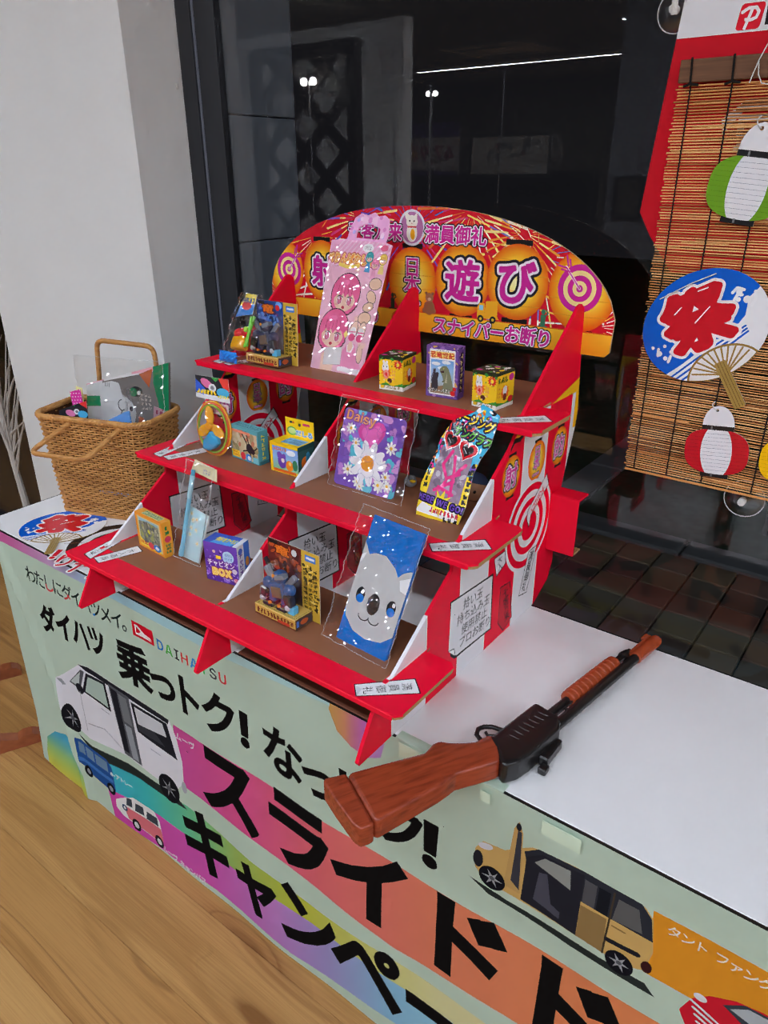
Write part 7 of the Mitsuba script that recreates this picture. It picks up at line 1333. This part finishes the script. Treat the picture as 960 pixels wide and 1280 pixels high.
put('dotted_card', slab(a, Polygon([(0, -.16), (.030, -.16), (.034, .044), (.002, .038)]), .001, (226, 150, 190), (226, 200, 210), bframe(-.104, .002, .945, 4, 6)), 'mat_print', cat='card', label='bright pink dotted card at the left inside the basket')
put('pale_card', slab(Art().rect(-.1, -.2, .1, .1, (240, 226, 160)), Polygon([(0, -.16), (.024, -.16), (.022, .030), (.004, .034)]), .001, (226, 214, 160), (226, 214, 160), bframe(-.098, .012, .962, 4)), 'mat_print', cat='card', label='pale yellow card behind the pink dotted card in the basket')
a = Art(); a.rect(-.1, -.3, .2, .1, (96, 156, 226)); a.poly([(0, -.3), (0, .0), (.03, -.005), (.05, .02), (.05, -.3)], (80, 136, 210))
put('blue_paper', slab(a, Polygon([(.0, -.16), (.085, -.16), (.085, .008), (.076, .040), (.066, .038), (.0, .004)]), .002, (90, 150, 220), (110, 160, 220), bframe(-.002, -.030, .920, 16)), 'mat_matte', cat='paper', label='folded light blue paper at the front of the basket')
a = Art().rect(-.1, -.2, .2, .1, (200, 60, 130)).blobs(-.06, 0, .12, .03, 40, [(80, 180, 226), (246, 214, 60), (226, 50, 140), (60, 60, 90), (240, 240, 240)], .003, .007, 7)
put('foil_pack', slab(a, Polygon([(-.06, -.17), (.10, -.17), (.10, .014), (.06, .020), (.0, .010), (-.06, .006)]), .003, (200, 120, 160), (200, 200, 200), bframe(.01, -.052, .915, 4)), 'mat_gloss', cat='pack', label='multicoloured foil pack peeping over the front rim of the basket')
k = thing('crumpled_bag', 'crumpled clear bag with a yellow toy at the right end of the basket', 'plastic bag')
put('clear_bag', cat_mesh(film(bframe(.056, -.030, .870, -6, 0, -8), .075, .105, 31, .008, 26, 28, .018), film(bframe(.066, .000, .870, 6, 8, -20), .070, .135, 32, .009, 26, 30, .012)), 'mat_film', parent=k)
s = trimesh.creation.icosphere(3, 1.0); s.apply_scale([.016, .012, .010]); s.apply_translation(bpt(.098, -.028, .925)); put('yellow_toy', s, 'mat_gloss', (226, 186, 90), True, parent=k, label='yellow toy')
put('inner_card', slab(Art().rect(-1, -1, 1, 1, (190, 150, 160)).blobs(0, -.1, .05, .06, 20, [(150, 60, 90), (226, 226, 230), (60, 130, 90)], .003, .008, 3), sbox(0, -.13, .04, .045), .001, (200, 200, 200), (200, 200, 200), bframe(.098, .030, .915, 4, -10, -10)), 'mat_gloss', parent=k)
put('terracotta_scrap', slab(Art().rect(-1, -1, 1, 1, (176, 92, 62)), Polygon([(0, -.16), (.02, -.16), (.018, .012), (.004, .016)]), .002, (160, 84, 56), (160, 84, 56), bframe(.078, .0, .925, 6)), 'mat_matte', cat='card', label='rust coloured scrap beside the crumpled bag in the basket')

# toy pump shotgun
gun = thing('toy_shotgun', 'black and brown toy pump shotgun lying on the right part of the white table', 'toy gun')
def gunbrown(p, n, uv):
    q = p[0] * .47 + p[1] * .88; r_ = p[0] * .88 - p[1] * .47
    return blend(lin((150, 62, 36)), lin((122, 46, 26)), mikit.smoothstep(.35, .8, mikit.fbm(q * 26, r_ * 240, p[2] * 200, 3)))
def gungrain(p, n, uv): return .00010 * mikit.fbm((p[0] * .47 + p[1] * .88) * 40, (p[0] * .88 - p[1] * .47) * 420, p[2] * 300, 2)
scene['mat_gun_brown'] = {'type': 'twosided', 'bsdf': {'type': 'bumpmap', 'arbitrary': mikit.proc(gungrain), 'scale': 1.0, 'bsdf': {'type': 'principled', 'base_color': mikit.proc(gunbrown), 'roughness': .34, 'specular': .5}}}
mat('mat_gun_plain', (158, 66, 34), .32, .5)
ST = Polygon([(-.506, .532), (-.486, .560), (-.427, .651), (-.428, .672), (-.423, .683), (-.411, .688), (-.397, .698), (-.383, .711), (-.373, .740), (-.347, .722), (-.336, .698), (-.352, .672), (-.371, .643), (-.373, .630), (-.377, .612), (-.410, .506), (-.416, .496), (-.428, .497), (-.470, .513), (-.500, .526)])
ax_ = np.array([.47, .88]); e0 = np.array([-.46, .512])
half = lambda lo, hi: Polygon([tuple(e0 + ax_ * lo + np.array([-.88, .47]) * s) for s in (-.3, .3)] + [tuple(e0 + ax_ * hi + np.array([-.88, .47]) * s) for s in (.3, -.3)])
prof = lambda z0, z1, r: [(z0, r * 1.2), (z0 + r * .35, r * .35), (z0 + r, 0), (z1 - r, 0), (z1 - r * .35, r * .35), (z1, r * 1.2)]
put('butt_pad', loft(ST.intersection(half(-.1, .0265)), prof(.7035, .7375, .0035), 160), 'mat_gun_brown', smooth=40, parent=gun)
put('stock', loft(ST.intersection(half(.0268, .6)), prof(.703, .738, .0055), 240), 'mat_gun_brown', smooth=40, parent=gun)
RC = Polygon([(-.370, .730), (-.3535, .832), (-.350, .837), (-.319, .831), (-.307, .825), (-.298, .805), (-.308, .735), (-.314, .712), (-.328, .690), (-.348, .712)])
put('receiver', loft(RC, prof(.7025, .739, .005), 120), 'mat_black', smooth=40, parent=gun)
for pts in ([(-.352, .750), (-.340, .818), (-.324, .815), (-.336, .747)],):
    for q in range(7):
        t = q / 6; c0 = np.array(pts[0]) + (np.array(pts[1]) - pts[0]) * t; put('engraving', rbox(c0[0] + .002, c0[0] + .018, c0[1] - .0014, c0[1] + .0014, .7385, .7396, .0004), 'mat_black', parent=gun)
gp = np.array([(-.366, .728), (-.384, .733), (-.396, .740), (-.400, .751), (-.396, .761), (-.386, .768), (-.372, .770), (-.360, .768)])
put('trigger_guard', tube(np.column_stack([gp, np.full(8, .7205)]), .0034, 8), 'mat_black', smooth=True, parent=gun)
put('trigger', tube([[-.362, .752, .7205], [-.374, .753, .7205], [-.382, .748, .7205], [-.388, .752, .7205]], .0026, 8), 'mat_black', smooth=True, parent=gun)
put('loading_lever', cat_mesh(rbox(-.306, -.292, .756, .806, .703, .720, .002), rbox(-.300, -.288, .742, .757, .7015, .712, .0015)), 'mat_black', parent=gun)
B0, B1 = np.array([-.3135, .822, .7190]), np.array([-.2775, 1.072, .7185])
put('barrel', tube(np.linspace(B0, B1, 8), .0082, 16), 'mat_black', smooth=True, parent=gun)
M0, M1 = np.array([-.337, .825, .7170]), np.array([-.299, 1.052, .7165])
put('magazine_tube', tube(np.linspace(M0, M1, 6), .0062, 14), 'mat_black', smooth=True, parent=gun)
d_ = (M1 - M0) / np.linalg.norm(M1 - M0)
put('magazine_cap', tube([M1, M1 + d_ * .002, M1 + d_ * .006, M1 + d_ * .018, M1 + d_ * .019, M1 + d_ * .026], [.0078, .0082, .0082, .0066, .005, .0048], 14), 'mat_black', smooth=40, parent=gun)
ss = np.linspace(.070, .208, 140); rr = .0135 + .0007 * np.sign(np.sin((ss - .07) * 2 * np.pi / .0132)) * (np.abs(ss - .139) < .062); rr[:4] = [.008, .011, .0128, .0133]; rr[-4:] = [.0133, .0126, .0108, .0075]
put('pump_grip', tube([M0 + d_ * s for s in ss], rr, 20), 'mat_gun_plain', smooth=50, parent=gun)
d2 = (B1 - B0) / np.linalg.norm(B1 - B0); side = np.array([d2[1], -d2[0], 0])
put('muzzle', tube([B1 - d2 * .012, B1 - d2 * .011, B1 + d2 * .060, B1 + d2 * .064, B1 + d2 * .064], [.0082, .0102, .0104, .0092, .006], 16), 'mat_gun_plain', smooth=40, parent=gun)
put('front_sight', local(cat_mesh(rbox(-.010, .060, -.0025, .0025, -.0165, -.0098, .001), rbox(.048, .066, -.003, .003, -.0215, -.010, .001)), (B1 + np.array([0, 0, 0]), d2, np.array([0, 0, 1.0]))), 'mat_gun_plain', parent=gun)
rib = [local(rbox(.01, .243, -.0022, .0022, -.0150, -.0125, .0004), (B0, d2, np.array([0, 0, 1.0])))] + [local(rbox(.02 + .0265 * q, .024 + .0265 * q, -.002, .002, -.0128, -.0075, .0003), (B0, d2, np.array([0, 0, 1.0]))) for q in range(9)]
put('vent_rib', cat_mesh(*rib), 'mat_black', parent=gun)

# ---------------------------------------------------------------- bamboo blind with paper decorations, hung on the glass
YB = 1.322
blind = thing('bamboo_blind', 'bamboo reed blind hanging in front of the window at the right', 'blind')
scene['mat_bar_wood'] = {'type': 'twosided', 'bsdf': {'type': 'principled', 'roughness': .6, 'specular': .3, 'base_color': mikit.proc(lambda p, n, uv: blend(lin((126, 88, 62)), lin((92, 60, 42)), mikit.fbm(p[0] * 14, p[2] * 260, 0, 3)))}}
XL, XRB = -.430, .170
put('top_bar', rbox(XL + .002, XRB, YB - .006, YB + .003, 1.581, 1.612, .001), 'mat_bar_wood', parent=blind)
R = random.Random(2); cords = (-.4085, -.348, -.286, -.202, -.135, -.07, -.005, .06, .125)
for i in range(150):
    z = 1.577 - i * .00421; x, pts = XL + R.uniform(-.003, .003) + .004 * i / 150, []
    r = R.uniform(.00095, .00145); dz = R.uniform(-.0008, .0008)
    put('reed', tube([[x, YB, z], [x + .2, YB, z + dz], [XRB + R.uniform(-.004, .004), YB, z - dz * .5]], [r, r * R.uniform(.8, 1.1), r], 6), 'mat_reed_' + R.choice('aaaabbbc'), smooth=True, parent=blind)
sp = {c: [] for c in 'abcd'}
for i in range(230):      # split second reeds lying between the others
    z = 1.577 - R.randrange(150) * .00421 - .0021; x = R.uniform(XL, XRB - .02); L = R.uniform(.03, .16); r = R.uniform(.0005, .0011)
    sp[R.choice('abbccdd')].append(tube([[x, YB + .001, z], [min(x + L, XRB), YB + .001, z + R.uniform(-.0012, .0012)]], r, 5))
for c, l in sp.items(): put('split_reeds', cat_mesh(*l), 'mat_reed_' + c, smooth=True, parent=blind, kind='stuff')
for x in cords:
    zz = np.arange(1.605, .948, -.0021)
    put('cord', tube(np.column_stack([x + .0006 * np.sin(np.arange(len(zz)) * 2.1), np.full(len(zz), YB - .0028), zz]), .00115, 5), 'mat_string', parent=blind)
    put('knot', cat_mesh(tube([[x - .002, YB - .008, 1.614], [x, YB - .0075, 1.58]], .0016, 5), tube([[x - .010, YB - .006, 1.576], [x, YB - .0075, 1.579], [x + .012, YB - .006, 1.577]], .0020, 5)), 'mat_string', parent=blind)
put('bottom_rod', tube([[XL + .004, YB, .9435], [XRB, YB, .9435]], .0024, 6), 'mat_reed_b', parent=blind)
put('hanging_string', cat_mesh(tube([[-.300, YB - .009, 1.640], [-.315, YB - .010, 1.603], [-.323, YB - .009, 1.575]], .0009, 5), tube([[-.315, YB - .010, 1.603], [-.312, YB - .010, 1.585], [-.306, YB - .009, 1.574], [-.296, YB - .009, 1.572]], .0009, 5)), 'mat_white_soft', parent=blind)

def wallart(name, fr, art, poly, label, cat, t=.0012, m='mat_gloss', **k): return put(name, slab(art, poly, t, (210, 210, 210), (210, 210, 210), fr), m, cat=cat, label=label, **k)
def facing(x, z, y, rot=0): return frame((x, y, z), 0, 0, math.radians(rot))
# red and white pennant behind the blind
FLAG = Polygon([(-.440, 1.72), (.15, 1.72), (.15, 1.30), (-.40, 1.30), (-.447, 1.36), (-.468, 1.395)])
a = Art().rect(-.6, 1.0, .3, 1.645, (206, 14, 34)).rect(-.6, 1.643, .3, 1.8, (226, 226, 230))
lg = affinity.skew(sbox(-.0165, -.0165, .0165, .0165).buffer(-.005).buffer(.005), 8, origin=(0, 0)); a.add(affinity.translate(lg, -.3435, 1.6625), (224, 30, 50))
pth = LineString([(-.012, .006), (-.004, .0105), (.006, .0105), (.0105, .005), (.008, -.002), (.001, -.0045), (-.006, -.0035)]).buffer(.0022).union(LineString([(.001, .009), (-.0065, -.016)]).buffer(.0022, cap_style='flat')); a.add(affinity.translate(pth, -.3435, 1.6625), (246, 240, 242))
a.text('PayPay', -.3245, 1.650, .034, (30, 28, 30)); a.text('氷', -.29, 1.45, .115, (226, 222, 220), .03, mid=True); a.poly([(-.36, 1.53), (-.33, 1.555), (-.25, 1.555), (-.25, 1.545), (-.325, 1.545), (-.355, 1.51)], (226, 222, 220)); a.rect(-.335, 1.50, -.255, 1.535, (226, 222, 220)); a.rect(-.325, 1.51, -.31, 1.525, (206, 14, 34)); a.rect(-.295, 1.51, -.28, 1.525, (206, 14, 34))
flag = wallart('pennant', (np.array([0, 1.338, 0]), np.array([1.0, 0, 0]), np.array([0, 0, 1.0])), a, FLAG, 'red and white hanging pennant with a payment sign behind the bamboo blind', 'pennant', .0008, 'mat_matte')
# suction hooks
def suction(x, z, r, lab):
    k = thing('suction_hook', lab, 'hook', None); n = 28; P, Fc = [], []
    prof_ = [(0, .010), (.3, .0095), (.6, .0075), (.85, .004), (1.0, .0008)]
    tt = np.arange(n) * 2 * np.pi / n; Vv = np.vstack([np.column_stack([x + r * q * np.cos(tt), np.full(n, YG - .001 - d__), z + r * q * np.sin(tt)]) for q, d__ in prof_ if q > 0] + [[[x, YG - .011, z]]])
    m = len([1 for q, _ in prof_ if q > 0]); i_ = np.arange(n); j_ = (i_ + 1) % n
    for q in range(m - 1): Fc += [np.stack([q * n + i_, q * n + j_, (q + 1) * n + j_], 1), np.stack([q * n + i_, (q + 1) * n + j_, (q + 1) * n + i_], 1)]
    Fc.append(np.stack([i_, i_ * 0 + m * n, j_], 1))
    put('suction_cup', trimesh.Trimesh(Vv, np.vstack(Fc), process=False), 'mat_film', smooth=True, parent=k, label='clear suction cup')
    put('cup_rim', tube(np.column_stack([x + r * np.cos(tt), np.full(n, YG - .0024), z + r * np.sin(tt)]), .0009, 6, True), 'mat_clear_edge', parent=k)  # pale ring paints the highlight along the rim of the clear cup
    put('nub', trimesh.creation.cylinder(.0065, .014, transform=trimesh.geometry.align_vectors([0, 0, 1], [0, 1, 0]) + np.array([[0, 0, 0, x], [0, 0, 0, YG - .017], [0, 0, 0, z], [0, 0, 0, 0]]), sections=16), 'mat_white_soft', parent=k)
    return k
k = suction(-.455, 1.682, .030, 'clear suction cup with a white hook holding the pennant rod at the window')
put('hook', tube([[-.452, YG - .024, 1.674], [-.453, YG - .026, 1.70], [-.452, YG - .026, 1.722]], .0050, 10), 'mat_white_soft', smooth=True, parent=k, label='white plastic hook')
put('pennant_rod', tube([[-.458, 1.338, 1.720], [.16, 1.338, 1.726]], .0042, 10), 'mat_white', cat='rod', label='white plastic rod across the top of the pennant')
suction(-.215, .925, .034, 'clear suction cup on the glass below the bamboo blind')
# paper lanterns
def paper_lantern(x, z, s, rot, col, lab, y=YB - .0065):
    a = Art(); body = Polygon([(.053 * np.sign(math.cos(t)) * abs(math.cos(t)) ** .8, .041 * np.sign(math.sin(t)) * abs(math.sin(t)) ** .72) for t in np.linspace(0, 2 * np.pi, 61)[:-1]]).buffer(0)
    capp = Polygon([(-.026, .039), (.026, .039), (.026, .047)] + [(.026 * math.cos(t), .047 + .035 * math.sin(t)) for t in np.linspace(0, np.pi, 14)] + [(-.026, .047)]).buffer(0)
    foot = sbox(-.023, -.047, .023, -.039)
    a.rect(-.1, -.1, .1, .1, (30, 30, 32)); a.add(body, col); g = affinity.scale(Point(0, 0).buffer(1, quad_segs=12), .026, .050).intersection(body); a.add(g, (232, 232, 236))
    for q in range(11):
        zz = -.034 + q * .0066; a.add(LineString([(-.052, zz - .001), (.052, zz + .001)]).buffer(.00028, cap_style='flat').intersection(g), (150, 156, 170)); a.add(LineString([(-.052, zz - .001), (.052, zz + .001)]).buffer(.00025, cap_style='flat').intersection(body.difference(g)), tuple(int(c * .86) for c in col))
    a.rect(-.03, .0465, .03, .09, (234, 234, 238)); a.rect(-.03, .039, .03, .0468, (34, 34, 36)); a.rect(-.012, .040, -.009, .046, (120, 122, 124)); a.rect(-.006, -.046, -.003, -.040, (120, 122, 124))
    whole = unary_union([body, capp, foot]).difference(Point(-.004, .074).buffer(.0026))
    fr = facing(x, z, y, rot); f2 = (fr[0], fr[1] * s, fr[2] * s)
    k = wallart('paper_lantern', f2, a, whole, lab, 'paper lantern', .0012)
    put('loop', local(tube([[-.004, .074, .002], [-.010, .078, .002], [-.013, .084, .0], [-.009, .089, -.002]], .0009, 6), f2), 'mat_white_soft', parent=k)
paper_lantern(-.270, 1.012, 1.0, 5, (196, 24, 40), 'red and white paper lantern cut-out low on the bamboo blind')
paper_lantern(-.300, 1.434, 1.10, -7, (112, 164, 36), 'green and white paper lantern cut-out near the top of the bamboo blind')
paper_lantern(-.147, 1.018, 1.0, 2, (246, 190, 10), 'yellow paper lantern cut-out at the right edge of the photo')
paper_lantern(-.222, 1.428, 1.05, 10, (226, 120, 180), 'pink and white paper lantern cut-out behind the green one', YB - .0048)
# festival fan hung on the blind
a, g = fan_art(Art(), 0, 0, .098, 33)
holes = [affinity.translate(Point(-.074, .040).buffer(.003), 0, 0), Point(.003, .0855).buffer(.003)]
fr = facing(-.327, 1.222, YB - .0068)
k = wallart('festival_fan', fr, a, g, 'round blue paper fan with a red festival character tied on the bamboo blind', 'fan')
put('tie_string', local(tube([[-.078, .038, .002], [-.03, .068, .0025], [.006, .086, .002]], .0010, 6), fr), 'mat_white_soft', parent=k)
